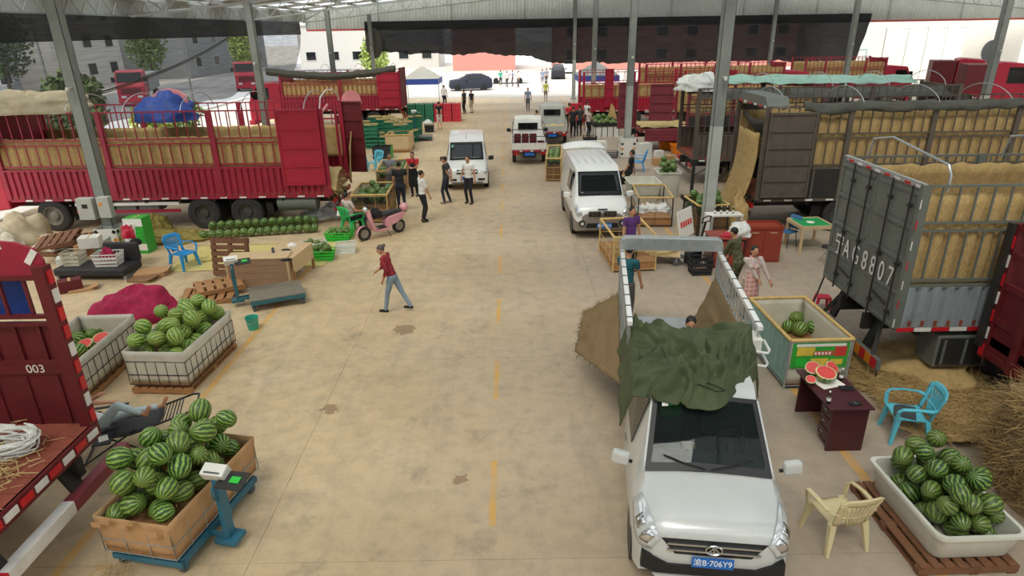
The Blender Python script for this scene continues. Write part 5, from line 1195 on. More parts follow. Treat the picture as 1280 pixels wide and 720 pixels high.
# -- cardboard-lined crate on the blue scale, front left
lc, rz, a_, b_ = from_top((124, 652), (222, 666), (310, 546), .78)
cr = cage_crate('cardboard_crate', 'torn brown cardboard crate heaped with watermelons standing on a blue platform scale', (lc.x, lc.y, .24), rz, a_ * .9, b_ * .92, .58, 'cardboard', floor_z=.36, wire='steel', step=.24, top_out=.03, wire_top=.5)
for i in range(5):
    x = rng.uniform(-.4, .4); MB().obox((x, -b_ / 2 - .035, .5 + .03 * i % 3), (.12, .006, .07), (0, rng.uniform(-.3, .3), 0)).build('torn_flap', 'cardboard', cr)
platform_scale('blue platform scale with white indicator head under the cardboard crate', (lc.x, lc.y, 0), rz, 'scale_blue', a_ * .92, b_ * .85, .24, (a_ / 2 + .2, -b_ * .12), 1.02, 'scale_blue')
heap((lc.x, lc.y, .24), rz, (a_ * .9, b_ * .92), .36, .142, 46, 'melon_mid', 'striped green watermelon heaped in the torn cardboard crate on the blue scale', 'watermelons in the cardboard crate', True)
straw_tufts('loose_straw', 60, lambda r: ((-.35 + r.uniform(-.2, .2), -b_ / 2 + r.uniform(-.1, .1), -.15 + r.uniform(0, .1)), (r.uniform(-1, 1), -.7, r.uniform(-.1, .6))), 'straw', cr, .2)
# -- the two film-lined wire crates
lc, rz, a_, b_ = from_top((157, 438), (230, 439), (283, 388), .85)
pallet('wooden pallet under the full wire crate by the maroon cloth heap', (lc.x, lc.y, 0), rz, a_ * 1.04, b_ * 1.04, 'wood')
cage_crate('wire_crate', 'film-lined wire crate overflowing with light green watermelons', (lc.x, lc.y, .12), rz, a_, b_, .72, 'crate_film', floor_z=.42, wire='dark_steel', step=.16, wire_top=.52, top_out=.02)
heap((lc.x, lc.y, .12), rz, (a_, b_), .42, .15, 38, 'melon_light', 'light green striped watermelon in the overflowing wire crate', 'watermelons in the overflowing wire crate', True)
lc, rz, a_, b_ = from_top((95, 451), (165, 393), (99, 393), .85)
a0, c0 = at(95, 450, .85), at(165, 393, .85); d0 = at(99, 393, .85)
rz = atan2(c0.y - a0.y, c0.x - a0.x); a_ = (c0 - a0).length; b_ = (d0 - c0).length; lc = (a0 + d0) / 2
pallet('wooden pallet under the wire crate holding cut melons', (lc.x, lc.y, 0), rz, a_ * 1.02, b_ * 1.02, 'wood')
cage_crate('wire_crate', 'film-lined wire crate holding a few watermelons and cut red halves', (lc.x, lc.y, .12), rz, a_, b_, .72, 'crate_film', floor_z=.22, wire='dark_steel', step=.17, wire_top=.56)
for (px, py, r) in ((103, 412, .16), (129, 411, .15), (97, 424, .16), (99, 438, .15), (115, 418, .13)):
    p = at(px, py, .34 + r); melon((p.x, p.y, .34 + r), r, 'melon_mid', 'whole watermelon lying in the wire crate with cut halves', 'whole melons in the half-empty wire crate', True)
def half_melon(label, loc, r, rot, group=None):
    rt = thing('melon_half', label, 'watermelon', loc, 0, group, rot)
    MB().lathe([(.001, -r), (r * .4, -r * .92), (r * .72, -r * .7), (r * .93, -r * .36), (r, 0), (r * .93, .002)], 20).build('rind', 'melon_mid', rt, smooth=True)
    MB().lathe([(r * .94, .001), (r * .86, .004)], 20).build('white_rim', 'melon_rind', rt); MB().lathe([(r * .87, .003), (.001, .006)], 20).build('flesh', 'melon_flesh', rt)
for i, (px, py) in enumerate(((104, 427), (126, 419))): p = at(px, py, .55); half_melon('cut red watermelon half lying in the half-empty wire crate', (p.x, p.y, .5), .16, (.35, -.1 + .2 * i, 0), 'cut halves in the wire crate')
# -- maroon cloth heap
p = at(170, 398); lump('cloth_heap', 'heap covered with a maroon red cloth behind the wire crates', 'cloth', 'cloth_maroon', (p.x, p.y + .15, 0), (.9, .68, .66), 17, .22, 1.8, rot=.25, folds=.05)
# -- white tub with melons on pallet, front right
lc, rz, a_, b_ = from_top((1172, 674), (1284, 670), (1184, 568), .54)
pallet('wooden pallet under the white plastic tub', (lc.x - .08, lc.y, 0), rz, a_ * 1.15, b_ * 1.02, 'wood_dark', n=8, h=.13)
def tub(label, loc, rz, a, b_, z0, z1, mt='tub_white', k=.84, inner=.18, group=None):
    rt = thing('plastic_tub', label, 'tub', loc, rz, group)
    def rr(s, z, ad=0): 
        o = []; A, B = a / 2 * s + ad, b_ / 2 * s + ad; c = .1
        for cx, cy, t0 in ((A - c, B - c, 0), (-A + c, B - c, pi / 2), (-A + c, -B + c, pi), (A - c, -B + c, 1.5 * pi)):
            for i in range(4): t = t0 + i * pi / 6; o.append((cx + c * cos(t), cy + c * sin(t), z))
        return o
    MB().loft([rr(k, z0), rr(k + .04, z0 + .04), rr(.97, z1 - .04), rr(.97, z1 - .045, .03), rr(.97, z1, .03), rr(.97, z1, -.015), rr(k + .03, z0 + inner, -.02), rr(.1, z0 + inner)], True).build('shell', mt, rt, smooth=True, angle=50); return rt
tub('white plastic tub full of dark watermelons standing on a pallet', (lc.x, lc.y, 0), rz, a_, b_, .135, .54, inner=.12)
heap((lc.x, lc.y, 0), rz, (a_ * .86, b_ * .88), .257, .127, 46, 'melon_dark', 'dark green watermelon with yellow blossom scar in the white tub on the pallet', 'watermelons in the white tub', True)
# -- maroon desk with cut melon
lc, rz, a_, b_ = from_top((1033, 512), (1086, 511), (1050, 461), .75)
dk = thing('office_desk', 'dark maroon wooden desk with cut watermelon and bottles on it', 'desk', lc, rz)
MB().box(-a_ / 2 - .02, a_ / 2 + .02, -b_ / 2, b_ / 2, .72, .75).build('desk_top', 'desk_maroon', dk, bevel=.006)
for s in (-1, 1): MB().box(-a_ / 2 + .05, a_ / 2 - .03, s * (b_ / 2 - .06) - .02, s * (b_ / 2 - .06) + .02, 0, .72).build('end_panel', 'desk_maroon', dk)
MB().box(a_ / 2 - .1, a_ / 2 - .08, -b_ / 2 + .08, b_ / 2 - .08, .12, .72).build('modesty_panel', 'desk_maroon', dk); MB().box(-a_ / 2 + .08, a_ / 2 - .1, -b_ / 2 + .08, -b_ / 2 + .4, .1, .7).build('drawer_case', 'desk_maroon', dk)
for k in range(3): d = MB().box(-a_ / 2 + .06, -a_ / 2 + .08, -b_ / 2 + .1, -b_ / 2 + .38, .13 + k * .19, .3 + k * .19).build('drawer', 'desk_maroon', dk); MB().box(-a_ / 2 + .045, -a_ / 2 + .06, -b_ / 2 + .2, -b_ / 2 + .28, .22 + k * .19, .235 + k * .19).build('pull', 'chrome', d)
for i, (px, py, r, ro) in enumerate(((1032, 470, .16, (.3, 0, 0)), (1016, 461, .12, (.5, -.3, 0)), (1040, 461, .12, (.6, .4, 0)), (1014, 473, .08, (.4, -.2, 0)))):
    p = at(px, py, .85); half_melon(['largest cut watermelon half showing red flesh on the maroon desk', 'cut watermelon half at the back corner of the maroon desk', 'cut watermelon half leaning behind the big one on the desk', 'small wedge of red watermelon at the edge of the maroon desk'][i], (p.x, p.y, .76 + r * .95), r, ro)
def bottle(label, loc):
    rt = thing('water_bottle', label, 'bottle', loc); MB().lathe([(.001, 0), (.03, 0), (.031, .12), (.012, .17), (.012, .19)], 12).build('bottle_body', 'clear_film', rt, smooth=True); MB().lathe([(.0315, .05), (.0315, .1)], 12).build('paper_label', 'paper', rt); MB().lathe([(.014, .185), (.014, .205), (.001, .205)], 10).build('cap', 'plate_white', rt)
p = at(1035, 504, .75); bottle('clear water bottle on the near edge of the maroon desk', p); p = at(1051, 475, .75); bottle('clear water bottle beside the cut watermelon on the desk', p)
p = at(1069, 505, .75); o = MB().box(-.09, .09, -.05, .05, 0, .015).build('phone_case', 'black_plastic', None, (p.x, p.y, .752), (0, 0, .2), bevel=.006); tag(o, 'flat black phone case lying on the desk corner', 'phone'); MB().box(-.02, .02, -.03, .03, .015, .017).build('lens_patch', 'grey_plastic', o)
p = at(1058, 486, .75); tag(MB().box(-.1, .1, -.06, .06, 0, .02).build('wallet', 'black_plastic', None, (p.x, p.y, .752), (0, 0, -.1), bevel=.006), 'black wallet beside the bottle on the desk', 'wallet')
p = at(1034, 478, .75); tag(MB().box(-.2, .2, -.16, .16, 0, .004).build('paper_sheet', 'paper', None, (p.x, p.y, .752), (0, 0, .3)), 'white paper under the biggest watermelon half on the desk', 'paper')
# -- plastic armchairs
p = at(1128, 545); armchair('plastic_armchair', 'sky blue plastic armchair with fan back beside the maroon desk', 'plastic_cyan', (p.x, p.y, 0), radians(78))
p2 = MB(); p2.grid(lambda u, v: (-.2 + .4 * u, -.1 + .3 * v, .415 + .02 * nz(u * 8, v * 8)), 8, 8); o = p2.build('dark_cloth', 'shirt_dark', None, (p.x, p.y, .012), (0, 0, radians(60)), smooth=True); tag(o, 'dark folded jacket lying on the sky blue armchair seat', 'jacket')
p = at(1040, 672); armchair('plastic_armchair', 'beige plastic armchair with fan back standing beside the silver mini truck', 'plastic_beige', (p.x, p.y, 0), radians(10))
p = at(232, 334); armchair('plastic_armchair', 'bright blue plastic armchair standing before the upright pallet', 'plastic_blue', (p.x, p.y, 0), radians(-115))
p = at(797, 214); armchair('plastic_armchair', 'blue plastic armchair behind the white tubs', 'plastic_blue', (p.x, p.y, 0), radians(80))
p = at(442, 290); armchair('plastic_armchair', 'green plastic armchair with a man sitting in it behind the pink scooter', 'plastic_green', (p.x, p.y, 0), radians(-40))
p = at(470, 214); armchair('plastic_armchair', 'cyan plastic armchair by the tail of the crimson truck', 'plastic_cyan', (p.x, p.y, 0), radians(150))
# -- bamboo-rimmed crate with printed carton
lc, rz, a_, b_ = from_top((988, 425), (1062, 423), (1007, 372), .95)
cc = cage_crate('bamboo_crate', 'tall bamboo-rimmed crate lined with printed melon cartons holding a few watermelons', (lc.x, lc.y, 0), rz, a_, b_, .95, 'foam_board', floor_z=.35, wire='galvanised', step=.22, rim='bamboo', wire_top=.9, top_out=0.02)
MB().box(-a_ / 2 + .02, a_ / 2 - .02, -b_ / 2 - .035, -b_ / 2 - .025, .42, .9).build('printed_carton', 'carton_green', cc)
for (x0, x1, z0, z1, mt_) in ((-.42, .42, .83, .88, 'paper'), (-.4, -.1, .66, .82, 'print_yellow'), (-.12, .22, .66, .74, 'print_red'), (.24, .44, .64, .82, 'print_red'), (-.15, .15, .47, .6, 'print_yellow'), (-.4, -.22, .46, .6, 'plastic_lime'), (.18, .4, .48, .58, 'print_yellow')):
    MB().box(x0 * a_, x1 * a_, -b_ / 2 - .04, -b_ / 2 - .036, z0, z1).build('print_patch', mt_, cc)
for k in range(5): MB().box((-.1 + k * .06) * a_, (-.065 + k * .06) * a_, -b_ / 2 - .043, -b_ / 2 - .04, .675, .725).build('print_stroke', 'paper', cc)
MB().box(-a_ / 2 - .035, -a_ / 2 - .025, -b_ / 2, b_ / 2, .12, .9).build('teal_sheet', 'tarp_teal', cc)
MB().box(-a_ / 2, a_ / 2, -b_ / 2, b_ / 2, .02, .1).build('underframe', 'scale_teal', cc)
for (px, py, r) in ((995, 398, .16), (1000, 411, .155), (1018, 409, .165), (985, 408, .13), (1008, 400, .12)):
    p = at(px, py, .35 + r); melon((p.x, p.y, .352 + r), r, 'melon_mid', 'watermelon lying in the tall bamboo-rimmed crate', 'watermelons in the tall bamboo crate', True)
# -- bamboo crates along the right
for i, (fl, fr, br, h, n, lab) in enumerate((((763, 297), (815, 295), (804, 272), .95, 0, 'empty bamboo-rimmed crate behind the rear arch of the mini truck'), ((797, 247), (839, 247), (832, 231), .95, 0, 'bamboo-rimmed crate with white plastic bags inside'),
                                        ((877, 264), (921, 262), (906, 246), .95, 22, 'bamboo-rimmed crate of watermelons beside the steel column'), ((684, 198), (702, 198), (701, 182), .95, 14, 'bamboo-rimmed crate of melons squeezed beside the white van'))):
    lc, rz, a_, b_ = from_top(fl, fr, br, h)
    if i == 2: lc = V(lc.x - .1, lc.y + .42, 0); a_ *= .85; b_ *= .8
    cage_crate('bamboo_crate', lab, (lc.x, lc.y, 0), rz, a_, b_, h, 'clear_film' if i in (2, 3) else 'clear_film', floor_z=.62 if n else .3, wire='bamboo' if i in (0, 3) else 'dark_steel', step=.4, rim='bamboo', wire_top=h * .6, panels=(1, 1, 1, 1) if n else (0, 0, 0, 0))
    if n: heap((lc.x, lc.y, 0), rz, (a_ * .96, b_ * .96), .62, .14, n, 'melon_far', ('', '', 'watermelon heaped in the crate beside the steel column', 'watermelon in the crate beside the white van')[i], ('', '', 'watermelons by the steel column', 'watermelons by the white van')[i])
    if i == 1:
        for k in range(3): lump('plastic_bag', 'crumpled white plastic bag inside the empty bamboo-rimmed crate', 'bag', 'bag_white', (lc.x - .35 + .35 * k, lc.y - .1 + .1 * (k % 2), .31), (.26, .24, .22), 60 + k, .4, 2.5, n=20, m_=10, group='bags in the bamboo crate')
    if i == 0: straw_tufts('crate_straw', 300, lambda r: ((r.uniform(-.4, .4), r.uniform(-.4, .4), .32), (r.uniform(-1, 1), r.uniform(-1, 1), .3)), 'straw_pale', [q for q in COL.objects if q.name.startswith('bamboo_crate')][-1], .3, .008)
# -- bamboo melon crates by the men
for i, (fl, fr, br, n, lab) in enumerate((((443, 244), (487, 243), (488, 228), 24, 'bamboo crate of watermelons behind the pink scooter'), ((466, 214), (500, 213), (514, 199), 20, 'slatted bamboo crate of pale melons behind the men'))):
    lc, rz, a_, b_ = from_top(fl, fr, br, .95)
    cage_crate('bamboo_crate', lab, (lc.x, lc.y, 0), rz, a_, b_, .95, 'clear_film', floor_z=.6, wire='bamboo', step=.3, rim='bamboo', wire_top=.9)
    heap((lc.x, lc.y, 0), rz, (a_ * .96, b_ * .96), .6, .14, n, 'melon_far', ('watermelon in the bamboo crate behind the scooter', 'pale melon in the slatted crate behind the men')[i], ('melons behind the scooter', 'melons behind the men')[i])
lc, rz, a_, b_ = from_top((495, 183), (515, 181), (513, 172), .9)
lc, rz, a_, b_ = at(499, 190) + V(0, .5, 0), 0, 1.25, 1.1
wc = cage_crate('wooden_crate', 'empty pale wooden crate in front of the green baskets', (lc.x, lc.y, 0), 0, 1.25, 1.3, .9, 'wood_pale', floor_z=.12, wire='wood_pale', step=.6, rim='bamboo', wires_out=False)
p = at(478, 199); pb = thing('planter_box', 'dark planter box with green side by the wooden crate', 'box', (p.x, p.y + .3, 0), 0)
MB().box(-.45, .45, -.35, -.33, 0, .6).build('front_panel', 'crate_black', pb); MB().box(.43, .45, -.33, .35, 0, .6).build('side_panel', 'carton_green', pb); MB().box(-.45, -.43, -.33, .35, 0, .6).build('side_panel', 'crate_black', pb); MB().box(-.45, .45, .33, .35, 0, .6).build('back_panel', 'crate_black', pb); MB().box(-.43, .43, -.33, .33, .3, .4).build('soil', 'tarp_dark', pb)
p = at(527, 175); platform_scale('teal platform scale between the baskets and the aisle', (p.x, p.y, 0), radians(4), 'scale_teal', 1.25, 1.0, .26, (-.35, .3), 1.5)
p = at(341, 376); platform_scale('teal platform scale with bare steel deck in front of the wooden desks', (p.x + .12, p.y, 0), radians(24), 'scale_teal', 1.2, .95, .28, (-.85, .1), 1.05)
# -- wooden desks
lc, rz, a_, b_ = from_top((330, 321), (371, 322), (386, 303), .72)
d1 = thing('wooden_desk', 'pale wooden work desk with small things on its top', 'desk', lc, rz)
MB().box(-a_ / 2, a_ / 2, -b_ / 2, b_ / 2, .69, .72).build('desk_top', 'wood_pale', d1, bevel=.004)
for s in (-1, 1): MB().box(s * (a_ / 2 - .03) - .02, s * (a_ / 2 - .03) + .02, -b_ / 2 + .03, b_ / 2 - .03, .3 if s > 0 else 0, .69).build('end_panel', 'wood_pale', d1)
for y in (-b_ / 2 + .04, b_ / 2 - .04): MB().box(a_ / 2 - .07, a_ / 2 - .01, y - .03, y + .03, 0, .35).build('leg', 'wood', d1)
lc2 = at(343, 356); d2 = thing('wooden_desk', 'wooden desk lying with its plank front towards the teal scale', 'desk', (lc2.x - .3, lc2.y - .12, 0), radians(3))
MB().box(-.72, .72, -.03, 0, .02, .74).build('front_panel', 'wood_plank', d2)
for k in range(4): MB().box(-.72, .72, -.036, -.03, .03 + k * .18, .2 + k * .18).build('plank', 'wood_plank', d2)
MB().box(-.76, .76, -.05, .5, .74, .765).build('desk_top', 'wood_pale', d2)
for s in (-1, 1): MB().box(s * .74 - .02, s * .74 + .02, -.03, .48, 0, .74).build('end_panel', 'wood_pale', d2)
for i, (px, py, mt_, lab) in enumerate(((357, 314, 'black_plastic', 'small black pouch on the pale work desk'), (365, 308, 'paper', 'crumpled white paper heap on the pale work desk'))):
    p = at(px, py, .72); lump('pouch' if i == 0 else 'paper_heap', lab, 'pouch' if i == 0 else 'paper', mt_, (p.x, p.y, .722), (.12, .09, .06 + .04 * i), 70 + i, .4, 3, n=16, m_=8)
p = at(342, 318, .72); tag(MB().lathe([(.001, 0), (.035, 0), (.037, .15), (.02, .18)], 12).build('thermos_cup', 'grey_plastic', None, (p.x, p.y, .722), smooth=True), 'dark thermos cup on the pale work desk', 'cup')
p = at(362, 324, .765); lump('black_glove', 'black glove lying between the wooden desks', 'glove', 'shoe_black', (p.x - .05, p.y - .1, .767), (.14, .07, .05), 77, .4, 3, n=16, m_=8)
p = at(378, 341); tag(basket('white bucket under the pale work desk', (p.x - .2, p.y + .25, 0), 0, .25, .25, .24, 'crate_white'), 'small white basket under the pale work desk', 'basket')
# -- bucket
p = at(317, 411); bk_ = thing('bucket', 'small teal plastic bucket on the floor by the overflowing crate', 'bucket', p)
MB().lathe([(.001, .02), (.1, .02), (.13, .28), (.142, .285), (.142, .27), (.137, .265), (.104, 0), (.001, 0)], 20).build('pail', 'plastic_teal', bk_, smooth=True); MB().tube([(.135, 0, .27), (.1, -.09, .2), (0, -.14, .16), (-.1, -.09, .2), (-.135, 0, .27)], .005, 5).build('handle', 'steel', bk_)
# -- pallets
p = at(262, 372); pallet('flat broken wooden pallet lying in front of the upright one', (p.x, p.y, 0), radians(14), 1.25, 1.0, 'wood', n=6)
p = at(268, 368); pallet('second wooden pallet lying crooked on the broken one', (p.x + .1, p.y + .12, .125), radians(30), 1.1, .85, 'wood', n=5, rot=(0, 0, radians(30)))
p = at(290, 348); pallet('dark wooden pallet standing on edge beside the blue armchair', (p.x, p.y + .25, .52), 0, 1.0, 1.0, 'wood_dark', rot=(0, radians(-80), radians(84)), n=6)
# -- mats with the rows of watermelons
tag(sheet('floor_mat', lambda u, v: (-9.3 + 4.2 * u, 16.1 + 2.2 * v + .25 * u, .012 + .006 * nz(u * 14, v * 8)), 40, 16, 'mat_yellow', None, .012), 'yellow straw mat spread under the rows of watermelons', 'mat')
k = 0
for row, (pa, pb) in enumerate((((258, 298), (396, 289)), ((268, 289), (394, 281)))):
    A, B = at(*pa), at(*pb); n = 15
    for i in range(n):
        q = A.lerp(B, i / (n - 1)); q.y -= .12; r = rng.uniform(.135, .15); melon((q.x + rng.uniform(-.02, .02), q.y + row * .1, r + .02), r, 'melon_far', 'watermelon in the long double row on the yellow mat', 'row of watermelons on the mat')
A, B = at(263, 294), at(390, 285)
for i in range(12):
    q = A.lerp(B, (i + .5) / 12); r = .13; melon((q.x, q.y, .33), r, 'melon_far', 'watermelon lying on top of the double row on the mat', 'top row of watermelons on the mat')
lump('folded_tarpaulin', 'olive yellow tarpaulin crumpled on the floor at the end of the melon row', 'tarpaulin', 'tarp_olive', tuple(at(222, 298)), (1.0, .55, .22), 21, .5, 2.5, folds=.2)
lump('folded_tarpaulin', 'khaki canvas bundle behind the green and white carton', 'tarpaulin', 'tarp_olive', tuple(at(196, 290)), (.4, .35, .5), 22, .4, 2.2, folds=.1)
lump('folded_tarpaulin', 'olive sheet folded beside the upright pallet', 'tarpaulin', 'mat_yellow', tuple(at(262, 322)), (.35, .4, .16), 23, .4, 2.2, folds=.1)
# -- baskets near the scooter
for i, (px, py, a, b_, h, mt_, rzz, n, lab) in enumerate(((403, 326, .62, .42, .28, 'plastic_lime', 4, 6, 'bright green plastic basket of small watermelons nearest the wooden desk'), (392, 315, .7, .5, .26, 'crate_white', 25, 6, 'white plastic basket of melons behind the green one'), (432, 317, .55, .42, .27, 'crate_white', 12, 0, 'empty white plastic basket in front of the scooter'), (424, 300, .75, .6, .26, 'plastic_lime', -5, 9, 'large green plastic basket of melons at the end of the row'))):
    p = at(px, py); p.y += .12; basket(lab, (p.x, p.y, 0), radians(rzz), a, b_, h, mt_)
    if n: heap((p.x, p.y, 0), radians(rzz), (a * .84, b_ * .84), .015, .095, n + 2, 'melon_far', 'small pale watermelon in the ' + ('green basket by the desk', 'white basket', '', 'large green basket')[i], ('melons in the green basket', 'melons in the white basket', '', 'melons in the large green basket')[i])
for i, (px, py) in enumerate(((415, 268), (400, 272), (425, 262))): lump('plastic_bag', 'white plastic sheet crumpled under the tail of the crimson truck', 'bag', 'bag_white', tuple(at(px, py)), (.55, .4, .3), 90 + i, .45, 2.2, n=24, m_=12, folds=.1, group='plastic under the truck tail')
# -- red cabinet, red desk, green table, blue chair, stool
lc, rz, a_, b_ = from_top((938, 290), (977, 290), (971, 281), .95)
lc = at(951, 328) + V(0, .28, 0); cb = thing('cabinet', 'reddish brown two-door cabinet with a rimmed top', 'cabinet', lc, radians(-2))
MB().box(-.48, .48, -.28, .28, 0, .92).build('carcass', 'cabinet_red', cb); MB().box(-.5, .5, -.3, .3, .92, .945).build('top', 'cabinet_red', cb)
for y in (-.3, .27): MB().box(-.5, .5, y, y + .03, .945, 1.0).build('top_rim', 'cabinet_red', cb)
for x in (-.5, .47): MB().box(x, x + .03, -.27, .27, .945, 1.0).build('top_rim', 'cabinet_red', cb)
for s in (-1, 1): d = MB().box(min(s * .02, s * .46), max(s * .02, s * .46), -.3, -.28, .06, .88).build('door', 'cabinet_red', cb, bevel=.004); MB().box(s * .24 - .09, s * .24 + .09, -.312, -.3, .82, .84).build('handle', 'wood_pale', d)
p = at(908, 335); rd = thing('red_counter', 'dark red counter at the foot of the steel column', 'desk', (p.x, p.y + .35, 0), 0)
MB().box(-.42, .42, -.35, .35, 0, .78).build('carcass', 'desk_maroon', rd); MB().box(-.45, .45, -.38, .38, .78, .81).build('top', 'cabinet_red', rd)
for s in (-1, 1): MB().box(s * .2 - .17, s * .2 + .17, -.365, -.35, .08, .72).build('door', 'cabinet_red', rd)
lump('plastic_bag', 'clear carrier bag stuffed with red and white packets on the red counter', 'bag', 'bag_white', (p.x + .35, p.y + .3, .812), (.3, .28, .35), 99, .35, 2.4, n=24, m_=12)
lump('plastic_bag', 'small red packet on the red counter', 'bag', 'plastic_red', (p.x - .02, p.y + .2, .812), (.14, .1, .1), 98, .35, 2.4, n=16, m_=8)
p = at(877, 345); bsk = basket('black plastic crate on the floor by the red counter', (p.x, p.y + .2, 0), radians(3), .55, .42, .42, 'crate_black')
for k in range(2): basket('black plastic crate stacked under the one beside the red counter', (p.x, p.y + .2, 0), radians(3), .5, .4, .1, 'crate_black') if False else None
p = at(1005, 312); tb = thing('game_table', 'square table with green felt top beside the lettered grey truck', 'table', (p.x + .15, p.y + .2, 0), radians(4))
MB().box(-.42, .42, -.42, .42, .7, .74).build('felt_top', 'felt_green', tb)
for a0, a1, b0, b1 in ((-.46, .46, -.46, -.42), (-.46, .46, .42, .46), (-.46, -.42, -.42, .42), (.42, .46, -.42, .42)): MB().box(a0, a1, b0, b1, .66, .76).build('table_rail', 'wood_pale', tb)
for sx_ in (-1, 1):
    for sy_ in (-1, 1): MB().box(sx_ * .42 - .03, sx_ * .42 + .03, sy_ * .42 - .03, sy_ * .42 + .03, 0, .68).build('leg', 'wood_pale', tb)
MB().lathe([(.001, .741), (.11, .741), (.11, .748), (.001, .75)], 20).build('dice_dish', 'paper', tb)
p = at(988, 312); sc_ = thing('office_chair', 'blue plastic shell chair on black legs beside the cabinet', 'chair', (p.x, p.y + .35, 0), radians(120))
sheet('seat', lambda u, v: (-.21 + .42 * u, -.2 + .4 * v, .44 - .02 * sin(pi * u) * sin(pi * v)), 8, 8, 'seat_blue', sc_, .02); sheet('backrest', lambda u, v: ((u - .5) * (.42 - .06 * v), -.21 - .1 * v - .03 * sin(pi * u), .5 + .36 * v), 8, 6, 'seat_blue', sc_, .02)
for sx_ in (-1, 1):
    for sy_ in (-1, 1): MB().cyl((sx_ * .16, sy_ * .15, .43), (sx_ * .2, sy_ * .2, 0), .012, n=6).build('leg', 'black_plastic', sc_)
    MB().cyl((sx_ * .12, -.18, .43), (sx_ * .12, -.23, .55), .012, n=6).build('back_strut', 'black_plastic', sc_)
p = at(1025, 330); st_ = thing('folding_stool', 'black padded folding stool under the green table', 'stool', (p.x + .2, p.y + .1, 0)); MB().cyl((0, 0, .42), (0, 0, .46), .17, n=18).build('seat', 'seat_black', st_, bevel=.01)
for s in (-1, 1): MB().tube([(-.15, s * .12, .42), (.15, s * .13, .01), (.15, -s * .13, .01)], .01, 5).build('leg', 'steel', st_); MB().tube([(.15, s * .12, .42), (-.15, s * .13, .01)], .01, 5).build('leg', 'steel', st_)
p = at(1029, 387); st_ = thing('plastic_stool', 'bright red plastic stool beside the bamboo-rimmed crate', 'stool', (p.x, p.y + .1, 0), radians(-8)); MB().box(-.15, .15, -.13, .13, .26, .29).build('seat', 'plastic_red', st_, bevel=.01)
for sx_ in (-1, 1):
    for sy_ in (-1, 1): MB().beam((sx_ * .12, sy_ * .1, .27), (sx_ * .16, sy_ * .14, 0), .05, .04).build('leg', 'plastic_red', st_)
# -- white tubs, orange tubs, boxes by the middle column
for i, (px, py, a, b_, h, mt_, lab, inner) in enumerate(((806, 254, 1.15, 1.2, .72, 'tub_white', 'empty white plastic tub a man is leaning on', .12), (836, 248, .85, .9, .95, 'tub_white', 'tall white plastic tub of watermelons', .72), (852, 193, .95, .8, .45, 'plastic_orange', 'orange plastic tub beside the maroon truck', .1), (833, 187, .7, .6, .4, 'plastic_orange', 'smaller orange plastic tub behind the cartons', .1))):
    p = at(px, py); tub(lab, (p.x, p.y + b_ / 2, 0), 0, a, b_, .0, h, mt_, .8, inner)
    if i == 1: heap((p.x, p.y + b_ / 2, 0), 0, (a * .8, b_ * .8), .74, .13, 13, 'melon_far', 'watermelon heaped in the tall white tub', 'watermelons in the tall white tub')
def carton(name, label, loc, rz, a, b_, h, mt_='cardboard', open_=False, cat='box', group=None):
    rt = thing(name, label, cat, loc, rz, group); MB().box(-a / 2, a / 2, -b_ / 2, b_ / 2, 0, h).build('body', mt_, rt, bevel=.006); MB().box(-.025, .025, -b_ / 2 - .002, b_ / 2 + .002, h, h + .003).build('tape', 'straw_pale', rt)
    if open_:
        for s in (-1, 1): MB().obox((s * (a / 2 + .08), 0, h + .06), (.2, b_, .008), (0, -s * .6, 0)).build('flap', mt_, rt)
    return rt
for i, (px, py, a, b_, h, z, mt_, lab) in enumerate(((824, 208, .5, .4, .32, 0, 'cardboard', 'cardboard box beside the orange tubs'), (838, 207, .4, .35, .42, 0, 'cardboard', 'taller cardboard box next to the orange tubs'), (824, 207, .36, .32, .3, .34, 'white_plastic', 'white rice bucket on the cardboard box'), (806, 200, .6, .5, .75, 0, 'bag_white', 'stack of white sacks by the middle column'))):
    p = at(px, py); carton('cardboard_box' if mt_ == 'cardboard' else 'white_box', lab, (p.x, p.y + b_ / 2 + .1, z), .1 * i, a, b_, h, mt_)
p = at(905, 205); t2 = thing('side_table', 'small table with white cloth under the maroon truck', 'table', (p.x - .2, p.y, 0)); MB().box(-.6, .6, -.35, .35, .72, .75).build('top', 'paper', t2); MB().box(-.58, .58, -.33, .33, .6, .72).build('apron', 'maroon_paint', t2)
for sx_ in (-1, 1):
    for sy_ in (-1, 1): MB().box(sx_ * .55 - .03, sx_ * .55 + .03, sy_ * .3 - .03, sy_ * .3 + .03, 0, .6).build('leg', 'chassis', t2)
# hazard-striped guards at the feet of columns
def guard(x, y, lab, s=.32, h=.75):
    rt = thing('column_guard', lab, 'guard', (x, y, 0)); 
    for q in range(4):
        a = q * pi / 2; pn = MB().obox((sin(a) * s, -cos(a) * s, h / 2), (s * 2, .03, h), (0, 0, a)).build('guard_panel', 'white_plastic', rt)
        for k in range(3):
            for side in (-1, 1): MB().obox((sin(a) * (s + .018) + cos(a) * side * s * .8, -cos(a) * (s + .018) + sin(a) * side * s * .8, .14 + k * .24), (s * .3, .006, .1), (0, .5 * side, a)).build('hazard_stripe', 'black_plastic' if k % 2 == 0 else 'amber', pn)
    return rt
guard(-11.75, 18.2, 'white guard with hazard stripes around the foot of the left column', .32, .7); guard(5.8, 31.8, 'white guard with hazard stripes around the middle column', .36, .9)
eb = thing('electric_box', 'pale grey electric box on the left column', 'electric box', (-11.89, 17.83, 1.0)); MB().box(-.45, .0, 0, .22, 0, .62).build('case', 'electric_grey', eb, bevel=.01); MB().box(-.3, -.14, -.006, 0, .34, .46).build('meter_window', 'black_plastic', eb)
